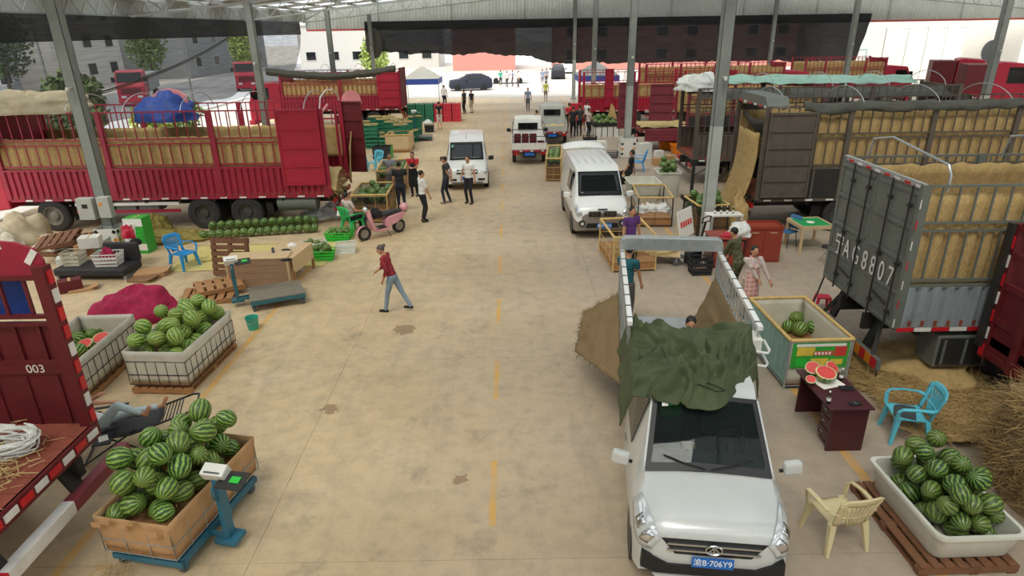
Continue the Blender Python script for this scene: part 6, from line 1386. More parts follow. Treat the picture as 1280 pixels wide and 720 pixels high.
eb = thing('electric_box', 'narrow electric box with an orange switch on the left column', 'electric box', (-11.75, 17.83, 1.05)); MB().box(0, .34, 0, .22, 0, .6).build('case', 'electric_grey', eb, bevel=.01); MB().box(.06, .14, -.012, 0, .36, .45).build('switch', 'amber', eb)
# -- junk around the left column
p = at(125, 352); bn = thing('car_bench_seat', 'black bench seat used as a shelf beside the left column', 'bench', (p.x - .25, p.y + .45, 0), radians(-3))
MB().box(-.95, .95, -.4, .4, .12, .32).build('seat_base', 'seat_black', bn, bevel=.04); MB().box(0, .95, .34, .46, .3, .8).build('backrest', 'seat_black', bn, bevel=.04)
for sx_ in (-.9, .9): MB().box(sx_ - .03, sx_ + .03, -.35, .35, 0, .12).build('leg', 'steel', bn)
tag(basket('white plastic basket with maroon cloth on the black bench seat', (p.x + .1, p.y + .42, .322), radians(4), .62, .42, .32, 'crate_white'), 'white plastic basket holding maroon cloth on the black bench', 'basket')
lump('cloth_bundle', 'maroon and blue cloth bundled in the white basket', 'cloth', 'cloth_maroon', (p.x + .1, p.y + .42, .36), (.24, .15, .38), 111, .35, 3, n=24, m_=12)
tag(basket('pale basket', (p.x - .85, p.y + .5, .322), radians(2), .45, .4, .35, 'sack'), 'pale straw-coloured basket at the end of the black bench', 'basket')
for i, (px, py, a, b_, rzz, z, mt_, lab) in enumerate(((100, 364, .55, .4, 25, 0, 'cardboard', 'flattened cardboard sheet on the floor below the black bench'), (188, 345, .75, .55, 12, 0, 'cardboard', 'flat cardboard box beside the blue armchair'), (176, 352, .6, .4, -8, 0, 'cardboard_dark', 'dark flattened carton under the flat cardboard box'), (65, 298, .7, .5, 10, .45, 'cardboard', 'open cardboard box by the wheel of the crimson truck'))):
    p = at(px, py, z); p.y += .1; rt = thing('cardboard_sheet', lab, 'cardboard', (p.x, p.y, z if z else .004 * i), radians(rzz)); h = .05 if i != 1 else .11
    MB().box(-a / 2, a / 2, -b_ / 2, b_ / 2, 0, h).build('sheet', mt_, rt); MB().obox((a * .5, 0, h + .03), (.2, b_, .01), (0, -.3, 0)).build('flap', mt_, rt)
for i, (px, py, z, n) in enumerate(((95, 318, .0, 5), (112, 305, .3, 6), (90, 305, .55, 5))):
    p = at(px, py, z); p.x -= .5; pallet(('worn wooden pallet under the rubbish heap by the left column', 'wooden pallet leaning in the rubbish heap by the left column', 'topmost wooden pallet of the rubbish heap')[i], (p.x, p.y + .2, z), radians(8 * i - 6), 1.1, .8, 'wood_dark', n=n, rot=(radians(6 * i), radians(-5 * i), radians(8 * i - 6)))
for i, (px, py, s, mt_, lab) in enumerate(((60, 318, .5, 'sack', 'tied white sack with blue band in the rubbish heap'), (80, 314, .4, 'bag_white', 'knotted white plastic sack beside the tied one'), (25, 306, .8, 'tarp_beige', 'large beige tarpaulin heap behind the red truck bed'), (-2, 318, .5, 'sack', 'grey sack at the edge of the beige tarpaulin heap'))):
    p = at(px, py); lump('sack', lab, 'sack', mt_, (p.x, p.y + .3, 0), (s, s * .8, s * (1.0 if i < 2 else 1.1)), 120 + i, .3, 2, n=28, m_=14, folds=.06)
for i, (px, py, a, b_, h, z, mt_, lab) in enumerate(((100, 322, .35, .3, .3, .3, 'wood', 'small wooden box behind the black bench'), (124, 328, .45, .4, .62, 0, 'electric_grey', 'grey metal box standing behind the black bench'), (108, 312, .5, .4, .3, .56, 'white_plastic', 'white foam box leaning by the left column'), (78, 340, .4, .35, .35, 0, 'crate_white', 'cluttered pale box under the bench end'), (82, 368, .5, .3, .3, 0, 'dark_red_paint', 'dark red crate by the red truck post'))):
    p = at(px, py, z); carton('storage_box', lab, (p.x, p.y + .25, z), .15 * i, a, b_, h, mt_)
p = at(178, 318); gc = carton('printed_carton', 'tall green and white printed carton beside the left column', (p.x - .1, p.y + .3, 0), radians(-4), .55, .45, 1.05, 'carton_green'); MB().box(-.28, .28, -.232, -.226, .82, 1.04).build('white_band', 'paper', gc); MB().box(-.28, .28, -.232, -.226, .1, .3).build('white_band', 'paper', gc)
for k in range(3): MB().box(-.15, .2, -.232, -.226, .42 + k * .11, .47 + k * .11).build('print_line', 'plastic_lime', gc)
p = at(166, 330); ws = thing('folding_sign', 'white board leaning with a red jacket and black cap hung on it', 'board', (p.x, p.y, 0), radians(-20)); MB().obox((0, .1, .55), (.4, .03, 1.1), (radians(-8), 0, 0)).build('board', 'white_plastic', ws); MB().beam((.2, 0, 0), (.1, .15, 1.1), .035).build('prop', 'wood', ws)
lump('red_jacket', 'red jacket hanging over the white board by the left column', 'jacket', 'plastic_red', (p.x + .1, p.y - .06, .78), (.17, .1, .36), 131, .35, 3, n=20, m_=12)
lump('sun_hat', 'black sun hat hanging below the red jacket', 'cap', 'shoe_black', (p.x + .3, p.y - .12, .62), (.16, .14, .16), 132, .2, 3, n=20, m_=10)
# -- scooter
SCT = thing('scooter', 'pink electric scooter with black seat standing beside the melon baskets', 'scooter', (-3.98, 19.02, 0), radians(-48))   # nose -y local
for y in (-.62, .62):
    t, k = wheel_meshes(.22, .1, 'rim'); o = put('wheel', t, SCT, (0, y, .22), (0, 0, pi / 2)); put('rim', k, o)
MB().loft([[V(x * w_, y, z) + V(0, 0, 0) for x, z in ((-1, z0), (1, z0), (1, z1), (-1, z1))] for y, w_, z0, z1 in ((-.48, .05, .75, .95), (-.42, .17, .5, .92), (-.36, .17, .3, .6), (-.25, .15, .2, .32), (.15, .15, .19, .3), (.25, .14, .2, .34))]).build('leg_shield', 'scooter_pink', SCT, bevel=.02)
MB().loft([[V(x * w_, y, z) for x, z in ((-1, z0), (1, z0), (1.0, z1), (-1.0, z1))] for y, w_, z0, z1 in ((.1, .1, .28, .5), (.2, .16, .3, .62), (.5, .17, .38, .66), (.75, .12, .48, .66), (.86, .05, .52, .62))]).build('rear_body', 'scooter_pink', SCT, bevel=.03)
MB().loft([[V(x * w_, y, z) for x, z in ((-1, z0), (1, z0), (.8, z1), (-.8, z1))] for y, w_, z0, z1 in ((.02, .08, .64, .7), (.1, .14, .64, .75), (.5, .15, .67, .77), (.72, .1, .68, .74))]).build('seat', 'seat_black', SCT, bevel=.03)
MB().ell((0, .86, .78), (.14, .14, .13), 14, 10).build('top_case', 'scooter_pink', SCT, smooth=True); MB().lathe([(.235, -.05), (.24, 0), (.235, .05)], 20, (0, -.62, .22), 'x').build('front_fender', 'scooter_pink', SCT, smooth=True)
MB().tube([(0, -.6, .25), (0, -.5, .6), (0, -.42, .98)], .028, 8).build('fork', 'dark_steel', SCT); MB().tube([(-.32, -.3, 1.0), (-.2, -.38, 1.02), (0, -.42, 1.0), (.2, -.38, 1.02), (.32, -.3, 1.0)], .018, 6).build('handlebar', 'black_plastic', SCT); MB().ell((0, -.5, .94), (.1, .07, .09), 12, 8).build('headlight', 'lamp_glass', SCT, smooth=True)
for s in (-1, 1): MB().tube([(s * .22, -.37, 1.02), (s * .3, -.4, 1.18)], .006, 5).build('mirror_stem', 'black_plastic', SCT); MB().ell((s * .3, -.4, 1.22), (.06, .015, .05), 10, 8).build('mirror', 'black_plastic', SCT, smooth=True)
MB().box(-.16, .16, -.25, .12, .3, .315).build('foot_mat', 'seat_black', SCT); MB().tube([(.05, .15, .22), (.2, .2, .0)], .012, 5).build('kick_stand', 'dark_steel', SCT)
lump('helmet', 'black helmet cover hanging on the scooter handlebar', 'helmet', 'shoe_black', (-4.12, 19.0, .62), (.2, .17, .3), 140, .15, 2, n=20, m_=10)
# -- green baskets field, red and black crates, tables of melons further back
r0 = random.Random(3); cnt = 0
for j in range(4):
    for i in range(5):
        x, y = -9.0 + i * .8 + .12 * j, 35.4 + j * 1.1 - .1 * i
        if x > -5.4: continue
        lay = 2 if (i + j) % 3 else 1
        for l in range(lay): basket(('round-topped green produce basket stacked behind the wooden crate', 'green produce basket standing on the floor behind the wooden crate')[0 if l else 1], (x, y, l * .62), r0.uniform(-.2, .2), .72, .62, .62, 'crate_green', ('upper green baskets', 'lower green baskets')[0 if l else 1], 'produce_basket')
        tag(MB().tube([(x + .36 * cos(t), y + .3 * sin(t), lay * .62 + .02) for t in [2 * pi * q / 14 for q in range(14)]], .03, 5, True).build('basket_hoop', 'bamboo', None, smooth=True), 'pale bamboo hoop lying on a stacked green basket', 'hoop', 'hoops on the green baskets')
for i in range(6):
    for j in range(2):
        p = V(-6.7 + .62 * i, 45.6 + .5 * j, 0)
        for l in range(3): carton('stacked_crate', ('red plastic crate in the stacks beyond the green baskets', 'dark green plastic crate in the stacks beyond the green baskets', 'amber plastic crate in the stacks beyond the green baskets')[(i > 2) * 0 + (0 if i > 2 else 1)], (p.x, p.y, .4 * l), 0, .56, .42, .39, ('crate_red', 'crate_green')[0 if i > 2 else 1], group=('red crate stacks', 'dark green crate stacks')[0 if i > 2 else 1], cat='crate')
for i, (px, py) in enumerate(((537, 147), (531, 149))): p = at(px, py); carton('stacked_crate', 'amber plastic crate in front of the red crate stacks', (p.x, p.y, 0), 0, .6, .5, .7 - .2 * i, 'crate_yellow', group='amber crates', cat='crate')
p = at(537, 165); tag(basket('x', (p.x, p.y, 0), .1, .6, .45, .5, 'crate_black'), 'black plastic crate of papers at the aisle edge', 'crate')
lump('plastic_bag', 'white bag of papers on the black crate', 'bag', 'bag_white', (p.x - .1, p.y + .1, .51), (.3, .25, .2), 150, .4, 2.5, n=20, m_=10)
# table heaped with melons by the buyers
p = at(756, 172); tm = thing('display_bin', 'long bin heaped with watermelons in front of the buyers', 'bin', (p.x + .05, p.y + 1.6, 0), radians(4))
MB().box(-.75, .75, -1.5, 1.5, .0, .62).build('bin_body', 'crate_white', tm); 
for s in (-1, 1): MB().box(s * .76 - .03, s * .76 + .03, -1.5, 1.5, .6, .82).build('side_rail', 'chassis', tm); MB().box(-.78, .78, s * 1.5 - .03, s * 1.5 + .03, .6, .82).build('end_rail', 'chassis', tm)
for k in range(5): MB().box(-.7 + k * .34, -.66 + k * .34, -1.52, -1.5, .02, .62).build('bin_rib', 'chassis', tm)
heap((p.x + .05, p.y + 1.6, 0), radians(4), (1.46, 2.9), .62, .15, 46, 'melon_dark', 'watermelon heaped in the long bin before the buyers', 'watermelons in the long bin', dome=lambda x, y: .12 * (x * x + .3 * y * y))
for i, (px, py, lab) in enumerate(((737, 182, 'dark crate in front of the long melon bin'), (763, 197, 'grey wire basket at the foot of the hazard-striped guard'))):
    p = at(px, py); tag(basket('x', (p.x, p.y, 0), 0, .7, .5, .5 - .2 * i, ('crate_black', 'grey_plastic')[i]), lab, 'basket')
p = at(745, 190); carton('white_box', 'long white foam box in front of the melon bin', (p.x, p.y, 0), .05, 1.0, .5, .55, 'white_plastic')
for k in range(4):
    for l in range(3): p = V(6.0 + .62 * k - 1.6, 44.0, .42 * l); carton('stacked_crate', 'red plastic crate stacked by the gazebo', tuple(p), 0, .56, .42, .4, 'crate_red', group='red crates by the gazebo', cat='crate')
# -- hand pallet truck
p = at(866, 330); ht = thing('pallet_jack', 'black and silver hand pallet truck standing behind the mini truck', 'pallet jack', (p.x - .15, p.y + .1, 0), radians(35))
for s in (-1, 1): MB().box(s * .2 - .07, s * .2 + .07, -.1, 1.1, .08, .14).build('fork', 'galvanised', ht, bevel=.01); MB().cyl((s * .2, .95, .05), (s * .2 + .01, .95, .05), .05, n=10).build('roller', 'black_plastic', ht)
MB().box(-.25, .25, -.3, -.1, .08, .4).build('pump_body', 'black_plastic', ht, bevel=.02); MB().cyl((0, -.3, .3), (0, -.5, 1.25), .03, n=8).build('tiller', 'black_plastic', ht); MB().tube([(-.16, -.5, 1.25), (-.16, -.53, 1.38), (0, -.55, 1.42), (.16, -.53, 1.38), (.16, -.5, 1.25)], .018, 6, True).build('grip_loop', 'black_plastic', ht, smooth=True)
for s in (-1, 1): MB().cyl((s * .12 - .03, -.25, .1), (s * .12 + .03, -.25, .1), .1, n=12).build('steer_wheel', 'grey_plastic', ht)
p = at(826, 326); tr = thing('hand_cart', 'low wooden hand cart with straw on it behind the purple-shirted man', 'cart', (p.x + .02, p.y - .1, 0), radians(-15)); MB().box(-.45, .45, -.3, .3, .25, .29).build('deck', 'wood_pale', tr)
for sx_ in (-1, 1):
    for sy_ in (-1, 1): MB().cyl((sx_ * .36, sy_ * .22 - .02, .09), (sx_ * .36, sy_ * .22 + .02, .09), .09, n=12).build('wheel', 'grey_plastic', tr); MB().box(sx_ * .36 - .02, sx_ * .36 + .02, sy_ * .22 - .03, sy_ * .22 + .03, .1, .25).build('bracket', 'steel', tr)
lump('straw_bundle', 'straw piled on the low hand cart', 'straw', 'straw_pale', (p.x + .02, p.y - .1, .292), (.42, .28, .22), 160, .3, 2.5, n=24, m_=10)
# price boards / crates by the column with red lettering
p = at(858, 308); bd = thing('notice_board', 'white board with red print leaning by the steel column', 'sign', (p.x, p.y + .3, 0), radians(50)); MB().obox((0, 0, .62), (.9, .03, .8), (radians(-12), 0, 0)).build('board', 'paper', bd); [MB().obox((-.3 + k * .15, -.02 + .0, .62), (.1, .012, .16), (radians(-12), 0, 0)).build('red_print', 'print_red', bd) for k in range(5)]
for s in (-1, 1): MB().beam((s * .4, .0, 0), (s * .4, .06, .9), .04).build('easel_leg', 'wood_pale', bd)
p = at(893, 300); cbx = thing('shelf_board', 'white shelf with bottles at the foot of the right column', 'shelf', (p.x, p.y - .55, 0)); MB().box(-.5, .5, -.2, .2, .92, .96).build('shelf', 'white_plastic', cbx)
for s in (-1, 1): MB().box(s * .46 - .03, s * .46 + .03, -.18, .18, 0, .92).build('support', 'white_plastic', cbx)
for k in range(4): q = V(p.x - .25 + .17 * k, p.y - .55, .962); bottle('small bottle standing on the white shelf by the right column', q); [o for o in COL.objects if o.name.startswith('water_bottle')][-1]['group'] = 'bottles on the shelf'
# dark pump and black scale post behind the tubs
p = at(866, 252); tp_ = thing('weighing_post', 'dark scale post behind the crate of watermelons', 'scale', (p.x, p.y + .3, 0)); MB().box(-.3, .3, -.3, .3, 0, .12).build('base', 'chassis', tp_); MB().box(-.05, .05, -.05, .05, .12, 1.3).build('post', 'dark_steel', tp_); MB().obox((0, 0, 1.38), (.26, .12, .18)).build('indicator_head', 'dark_steel', tp_); MB().beam((.05, 0, .9), (.6, .0, 1.2), .03).build('arm', 'dark_steel', tp_)
# -- straw: heap at the right edge, mats under the grey truck
def bale_fn(u, v):
    th = 2 * pi * u; c_, s_ = cos(th), sin(th); k = max(abs(c_), abs(s_)); sq = .55 + .45 / k
    zz = min(1, v * 1.9); rad = 1.0 if v < .53 else 1 - (v - .53) / .47
    x, y = c_ * sq * rad * 1.5, s_ * sq * rad * 1.25
    return (x + .12 * nz(th * 1.5, v * 4), y + .12 * nz(th * 1.5, v * 4, 5), zz * 1.35 * (1 + .06 * nz(x * 2, y * 2)) + .35 * max(0, x) * (zz ** 2) * .5)
hp_ = MB().grid(bale_fn, 80, 40).build('straw_heap', 'straw_brown', None, (8.0, 6.55, 0), smooth=True, angle=80); tag(hp_, 'tall heap of brown rice straw at the right behind the white tub', 'straw')
def fe(r):
    u, v = r.random(), r.uniform(.05, .95); p = Vector(bale_fn(u, v)); return p, V(p.x * .4, p.y * .4, r.uniform(-.6, .8)) + V(r.uniform(-1, 1), r.uniform(-1, 1), 0)
straw_tufts('straw_stalks', 9000, fe, 'straw', hp_, .22, .004, 9, .3); straw_tufts('straw_stalks', 6000, fe, 'straw_brown', hp_, .25, .004, 10, .3)
for i, (P, z) in enumerate((([(6.05, 8.6), (7.9, 8.5), (8.0, 9.6), (6.2, 9.7)], .10), ([(6.0, 9.5), (8.2, 9.4), (8.2, 11.2), (6.15, 11.0)], .05), ([(6.5, 7.9), (7.6, 7.8), (7.8, 8.7), (6.5, 8.7)], .16))):
    flat_mat(('straw matting layered on the floor below the lettered truck doors', 'straw matting spread underneath the lettered grey truck', 'topmost straw matting beside the sky blue armchair')[i], [(x, y, z) for x, y in P], 'straw_side', 26, 20, .05, 'straw_matting', 'straw', 900)
def fm(r):
    x, y = r.uniform(6.0, 8.0), r.uniform(7.9, 11.2); return (x, y, .17 - .03 * (y - 8) + r.uniform(0, .04)), (r.uniform(-1, 1), r.uniform(-.5, .5), r.uniform(.0, .15))
tag(straw_tufts('straw_litter', 7000, fm, 'straw', None, .24, .005, 15, 0), 'loose straw littered over the matting below the lettered grey truck', 'straw')
lump('straw_heap', 'pile of straw under the lettered grey truck', 'straw', 'straw', (7.6, 10.2, 0), (1.0, .9, .35), 171, .35, 2, n=40, m_=16)
# ================================================================ people
def P(px, py): p = at(px, py); return (p.x, p.y, 0)
person('woman in a red plaid shirt and pale jeans walking with bent head across the aisle', P(494, 389), 80, 'shirt_plaid', 'jeans', 'shoe_black', 'hair_grey', 1.58, lean=16, lf=(-.08, .22, 0), rf=(.08, -.36, .06), rh=(.16, .42, .98), lh=(-.2, .15, .9), look=(0, 14), sleeve=1.6, bun=True, female=True, trouser_len=.98)
person('man in a white shirt and black trousers standing by the scooter with phone in hand', P(530, 277), -62, 'shirt_white', 'trousers_black', height=1.68, lf=(-.1, .02, 0), rf=(.1, -.02, 0), rh=(.2, .2, .86), lh=(-.24, .12, .85), sleeve=.75)
person('man in a black t-shirt seen from behind beside the bamboo crate', P(503, 264), 12, 'shirt_black', 'trousers_navy', height=1.72, rh=(.26, .1, .84), lh=(-.22, .12, .9))
person('man in a grey shirt with folded arms leaning by the bamboo crate', P(490, 247), 205, 'shirt_grey', 'trousers_grey', height=1.68, rh=(-.1, .22, 1.18), lh=(.1, .24, 1.14), lean=6)
person('man in a red shirt and long black apron facing the group', P(519, 245), 172, 'shirt_red', 'trousers_black', height=1.66, rh=(.04, .26, 1.18), lh=(-.06, .27, 1.16), apron='apron_black')
person('man in dark grey shirt with hands behind his back in front of the microvan', P(559, 254), 75, 'shirt_dark', 'trousers_navy', 'shoe_tan', height=1.68, rh=(.06, -.2, .95), lh=(-.04, -.2, .93), lf=(-.1, .08, 0), rf=(.1, -.08, 0), trouser_len=.97)
person('man in a white polo shirt and black trousers facing him before the microvan', P(587, 254), 155, 'shirt_white', 'trousers_black', height=1.7, rh=(.28, .04, .84), lh=(-.28, .05, .84), lf=(-.13, .05, 0), rf=(.1, 0, 0), trouser_len=.97)
a_ = at(442, 290); person('man in a pale shirt sitting in the green armchair', (a_.x, a_.y, 0), -40, 'shirt_pale', 'trousers_black', height=1.66, pelvis=(0, -.06, .53), lf=(-.12, .42, 0), rf=(.12, .46, 0), rh=(.3, .18, .72), lh=(-.3, .18, .72), knee=(0, .5, 1), lean=-8)
person('man in black top and white shorts standing with hands clasped behind', P(550, 162), 8, 'shirt_black', 'shirt_white', height=1.7, rh=(.05, -.2, .92), lh=(-.05, -.2, .9), fine=False, trouser_len=.1)
person('man in dark clothes standing in the light of the far opening', P(581, 142), 60, 'shirt_dark', 'trousers_black', height=1.75, fine=False); person('person in black top and pale shorts beside him in the far opening', P(590, 141), 140, 'shirt_black', 'trousers_khaki', height=1.65, fine=False, trouser_len=.1)
person('man in a blue shirt walking in from the yard', P(660, 139), 178, 'shirt_blue', 'trousers_grey', height=1.7, fine=False, lf=(-.08, .16, 0), rf=(.08, -.16, .02)); person('person in a yellow top walking out to the yard', P(682, 127), -10, 'shirt_yellow', 'trousers_khaki', height=1.66, fine=False)
person('person in a pale shirt out by the far cars', P(678, 107), 10, 'shirt_blue', 'shirt_grey', height=1.7, fine=False); person('person in grey walking next to the far cars', P(683, 106), 20, 'shirt_grey', 'trousers_grey', height=1.72, fine=False)
person('person in white standing between the two pickups', (1.55, 36.3, 0), 0, 'shirt_white', 'trousers_navy', height=1.7, fine=False)
for i, (px, py, f, sh, tr_, lab) in enumerate(((716, 172, -20, 'shirt_black', 'trousers_black', 'tall man in black among the buyers at the long melon bin'), (711, 166, -30, 'shirt_red', 'trousers_grey', 'buyer in a red top behind the man in black'), (724, 170, 10, 'shirt_dark', 'trousers_navy', 'buyer in dark clothes between the others at the melon bin'), (735, 172, -60, 'shirt_pale', 'trousers_black', 'woman in a pale patterned top at the edge of the melon bin'), (733, 163, -50, 'shirt_white', 'trousers_black', 'buyer in white beyond the woman at the melon bin'))):
    person(lab, P(px, py), f, sh, tr_, height=1.72 - .1 * (i == 3), fine=False, rh=(.2, .25, 1.0), female=i == 3)
a_ = at(784, 242); person('man in dark clothes leaning against the white plastic tub', (a_.x - .05, a_.y + .1, 0), 72, 'shirt_black', 'trousers_black', height=1.7, lean=-6, pelvis=(0, -.12, .84), lf=(-.1, .35, 0), rf=(.1, .12, .3), rh=(.26, -.26, .78), lh=(-.2, .1, .78))
person('man in a purple t-shirt standing behind the rear arch of the mini truck', P(786, 338), 205, 'shirt_purple', 'trousers_black', height=1.68, rh=(.27, .06, .82), lh=(-.27, .05, .82))
person('man in a teal polo shirt standing at the open tail of the mini truck', P(781, 402), -35, 'shirt_teal', 'trousers_grey', height=1.68, rh=(.26, .18, .84), lh=(-.14, .26, .98), look=(0, 12), trouser_len=.97)
person('man in camouflage clothes bending over behind the bamboo-rimmed crate', P(918, 372), 40, 'shirt_camo', 'shirt_camo', height=1.66, lean=18, rh=(.18, .4, .9), lh=(-.15, .4, .9), sleeve=1.8)
person('woman in a pink checked apron reaching for the bamboo crate rim', P(932, 396), 188, 'shirt_pale', 'trousers_khaki', height=1.6, rh=(-.1, .22, .95), lh=(-.34, .26, .93), sleeve=1.8, apron='apron_pink', female=True, long_hair=True)
person('crouching man in a white shirt half hidden behind the bundled tarpaulin', tuple(world_of(MT, (.1, 3.45, .87))), 170, 'shirt_white', 'trousers_black', height=1.66, pelvis=(0, -.1, .32), lf=(-.16, .12, 0), rf=(.16, .14, 0), lean=22, rh=(.15, .42, .45), lh=(-.15, .42, .45), knee=(0, 1, 1))
a_ = at(507, 178); person('worker in a grey shirt crouching among the green baskets', (a_.x, a_.y, 0), 70, 'shirt_grey', 'trousers_grey', height=1.65, pelvis=(0, -.1, .4), lf=(-.15, .15, 0), rf=(.15, .15, 0), lean=20, knee=(0, 1, 1), rh=(.1, .4, .5), lh=(-.1, .4, .5), fine=False)
person('person in white and black walking past the red crates', P(556, 134), -20, 'shirt_white', 'trousers_black', height=1.7, fine=False)
# reclining person on the lounge chair, front left
LC = thing('folding_lounger', 'black folding lounge chair with a person lying on it beside the red truck bed', 'lounger', (-5.95, 8.22, 0), radians(-72))   # local +y towards the feet
def bar(n_, pts, r=.014, mt_='black_plastic', cl=False): return MB().tube(pts, r, 6, cl).build(n_, mt_, LC, smooth=True)
bar('leg_frame', [(-.27, .42, .02), (-.27, -.3, .55)]); bar('leg_frame', [(.27, .42, .02), (.27, -.3, .55)]); bar('leg_frame', [(-.25, -.5, .02), (-.25, .25, .46)]); bar('leg_frame', [(.25, -.5, .02), (.25, .25, .46)])
bar('foot_bar', [(-.27, .42, .02), (.27, .42, .02)]); bar('foot_bar', [(-.25, -.5, .02), (.25, -.5, .02)])
bar('seat_rail', [(-.29, -.35, .42), (-.29, .2, .42), (-.28, .55, .5), (-.27, 1.02, .62), (-.2, 1.12, .65), (.2, 1.12, .65), (.27, 1.02, .62), (.28, .55, .5), (.29, .2, .42), (.29, -.35, .42)], .016)
bar('back_rail', [(-.29, -.3, .42), (-.28, -.95, .82), (0, -1.05, .88), (.28, -.95, .82), (.29, -.3, .42)], .016); 
for s in (-1, 1): MB().box(s * .33 - .03, s * .33 + .03, -.4, .1, .6, .62).build('armrest', 'black_plastic', LC, bevel=.008)
sheet('sling', lambda u, v: ((u - .5) * .52, -.95 + 1.55 * v, (.8 - .78 * v * .62) if v < .5 else .41 + (.1 * max(0, v - .7) / .3) - .03 * sin(pi * u)), 8, 16, 'seat_black', LC, .006)
for k in range(6): MB().box(-.25, .25, .62 + k * .05, .64 + k * .05, .515 + k * .013, .519 + k * .013).build('strap', 'seat_black', LC)
tb_ = MB().obox((.46, -.1, .52), (.3, .24, .02)).build('cup_tray', 'black_plastic', LC); MB().obox((.46, -.1, .535), (.16, .12, .01), (0, 0, .3)).build('phone', 'paper', tb_)
person('person in a white top and pale jeans lying barefoot on the lounge chair', (-5.95, 8.22, 0), -72, 'shirt_white', 'jeans_pale', height=1.66, pelvis=(0, -.22, .56), lean=-52, lf=(-.1, .66, .62), rf=(.12, .42, .62), rh=(.2, -.1, 1.12), lh=(-.22, .1, .72), knee=(0, .1, 1), barefoot=True, trouser_len=.75, look=(0, -30), relbow=(1, .2, .2))
# ================================================================ outside the hall
mat('leaf', '6a7e4a', .8, var=.35, scale=5); mat('leaf_dark', '4e5c40', .8, var=.35, scale=5); mat('leaf_bright', '9cae5c', .8, var=.3, scale=5); mat('bark', '6a5a48', .9)
mat('building_grey', '8a8e90', .8, var=.06); mat('building_pale', 'c2c0ba', .8, var=.05); mat('brick_pink', 'c08478', .8, var=.08, stretch=(1, 1, 6)); mat('asphalt', '86888a', .9, var=.08); mat('banner_blue', '3c5cb4', .6); mat('gazebo_grey', 'a8acaa', .7)
struct(MB().box(-44, -26, -20, 140, -.12, -.09).build('ground_street', 'asphalt'))
struct(MB().box(-26, -25.6, -20, 140, -.12, .06).build('trim_2', 'building_pale'))
def tree(label, x, y, h, r, mt_, seed, group=None, shrub=False):
    rt = thing('shrub' if shrub else 'tree', label, 'shrub' if shrub else 'tree', (x, y, -.12), 0, group); rr = random.Random(seed)
    MB().tube([(0, 0, 0), (.08, .02, h * .3), (-.05, .05, h * .62)], [.14, .11, .06], 7).build('trunk', 'bark', rt, smooth=True)
    mb = MB(); n = 1500 if not shrub else 900
    for i in range(n):
        t = rr.uniform(0, 2 * pi); c_ = rr.uniform(-1, 1); q = rr.random() ** .4 * (1 + .35 * nz(cos(t) * 2 + seed, sin(t) * 2, c_ * 2)); s_ = sqrt(1 - c_ * c_)
        p = V(r * q * s_ * cos(t), r * q * s_ * sin(t), h * .62 + h * .38 * q * c_) if not shrub else V(r * q * s_ * cos(t), r * q * s_ * sin(t), h * .5 + h * .5 * q * c_)
        a = V(rr.uniform(-1, 1), rr.uniform(-1, 1), rr.uniform(-1, 1)).normalized(); b_ = a.orthogonal(); k = .2 if not shrub else .17
        mb.add([p - a * k, p + b_ * k * .55, p + a * k, p - b_ * k * .55], [(0, 1, 2, 3)])
    o = mb.build('foliage', mt_, rt); o['kind'] = 'stuff'
tree('dark bushy street tree outside near the beige tarpaulin', -22.4, 27.5, 5.6, 1.1, 'leaf_dark', 1); tree('leafy green street tree beyond the blue tarpaulin bundle', -22.5, 34.5, 4.4, 1.4, 'leaf', 2); tree('tall dim tree across the street', -46, 62, 9, 2.6, 'leaf_dark', 3)
tree('tree with yellowish leaves across the street', -40, 76, 8.5, 2.0, 'leaf', 4); tree('slender tree at the street corner', -33, 85, 8, 1.5, 'leaf_bright', 5); tree('pale green tree in the sunlit yard beyond the net', -15.2, 78, 5.5, 1.6, 'leaf_bright', 6)
for i, (x, y) in enumerate(((-21.5, 31), (-20.8, 38.5), (-21.4, 43), (-20.6, 25.5))): tree('low green roadside shrub behind the shade net', x, y, 2.4, 1.3, 'leaf_bright' if i % 2 else 'leaf', 20 + i, 'roadside shrubs', True)
def building(label, x0, x1, y0, y1, h, mt_, wins=None, face='y', win_mt='car_glass'):
    rt = thing('building', label, 'building', ((x0 + x1) / 2, (y0 + y1) / 2, -.12)); a, b_ = (x1 - x0) / 2, (y1 - y0) / 2
    MB().box(-a, a, -b_, b_, 0, h).build('walls', mt_, rt); MB().box(-a - .2, a + .2, -b_ - .2, b_ + .2, h, h + .3).build('parapet', 'building_pale', rt)
    if wins:
        nx, nz_ = wins
        for i in range(nx):
            for j in range(nz_):
                if face == 'y': x = -a + (i + .5) * 2 * a / nx; f = MB().box(x - .9, x + .9, -b_ - .06, -b_, 1.4 + j * 3.2, 2.9 + j * 3.2).build('window', 'building_pale', rt); MB().box(x - .8, x + .8, -b_ - .08, -b_ - .06, 1.5 + j * 3.2, 2.8 + j * 3.2).build('pane', win_mt, f)
                else: y = -b_ + (i + .5) * 2 * b_ / nx; f = MB().box(a, a + .06, y - .9, y + .9, 1.4 + j * 3.2, 2.9 + j * 3.2).build('window', 'building_pale', rt); MB().box(a + .06, a + .08, y - .8, y + .8, 1.5 + j * 3.2, 2.8 + j * 3.2).build('pane', win_mt, f)
building('long grey building across the street on the left', -70, -52, 20, 72, 11, 'building_grey', (12, 3), 'x'); building('pale building at the street corner', -64, -52, 78, 92, 13, 'building_pale', (3, 3), 'x'); building('grey block further along the street', -58, -46, 98, 130, 12, 'building_grey', (5, 3), 'x')
building('pink brick workshop facing the yard', -8.6, 1.2, 106, 118, 6.2, 'brick_pink', None); building('long red-brown workshop behind the end net', 7.5, 44, 104, 116, 8, 'brick_pink', (8, 2), 'y')
building('long pale warehouse behind the white banners', 46, 110, 100, 116, 9, 'building_pale', None)
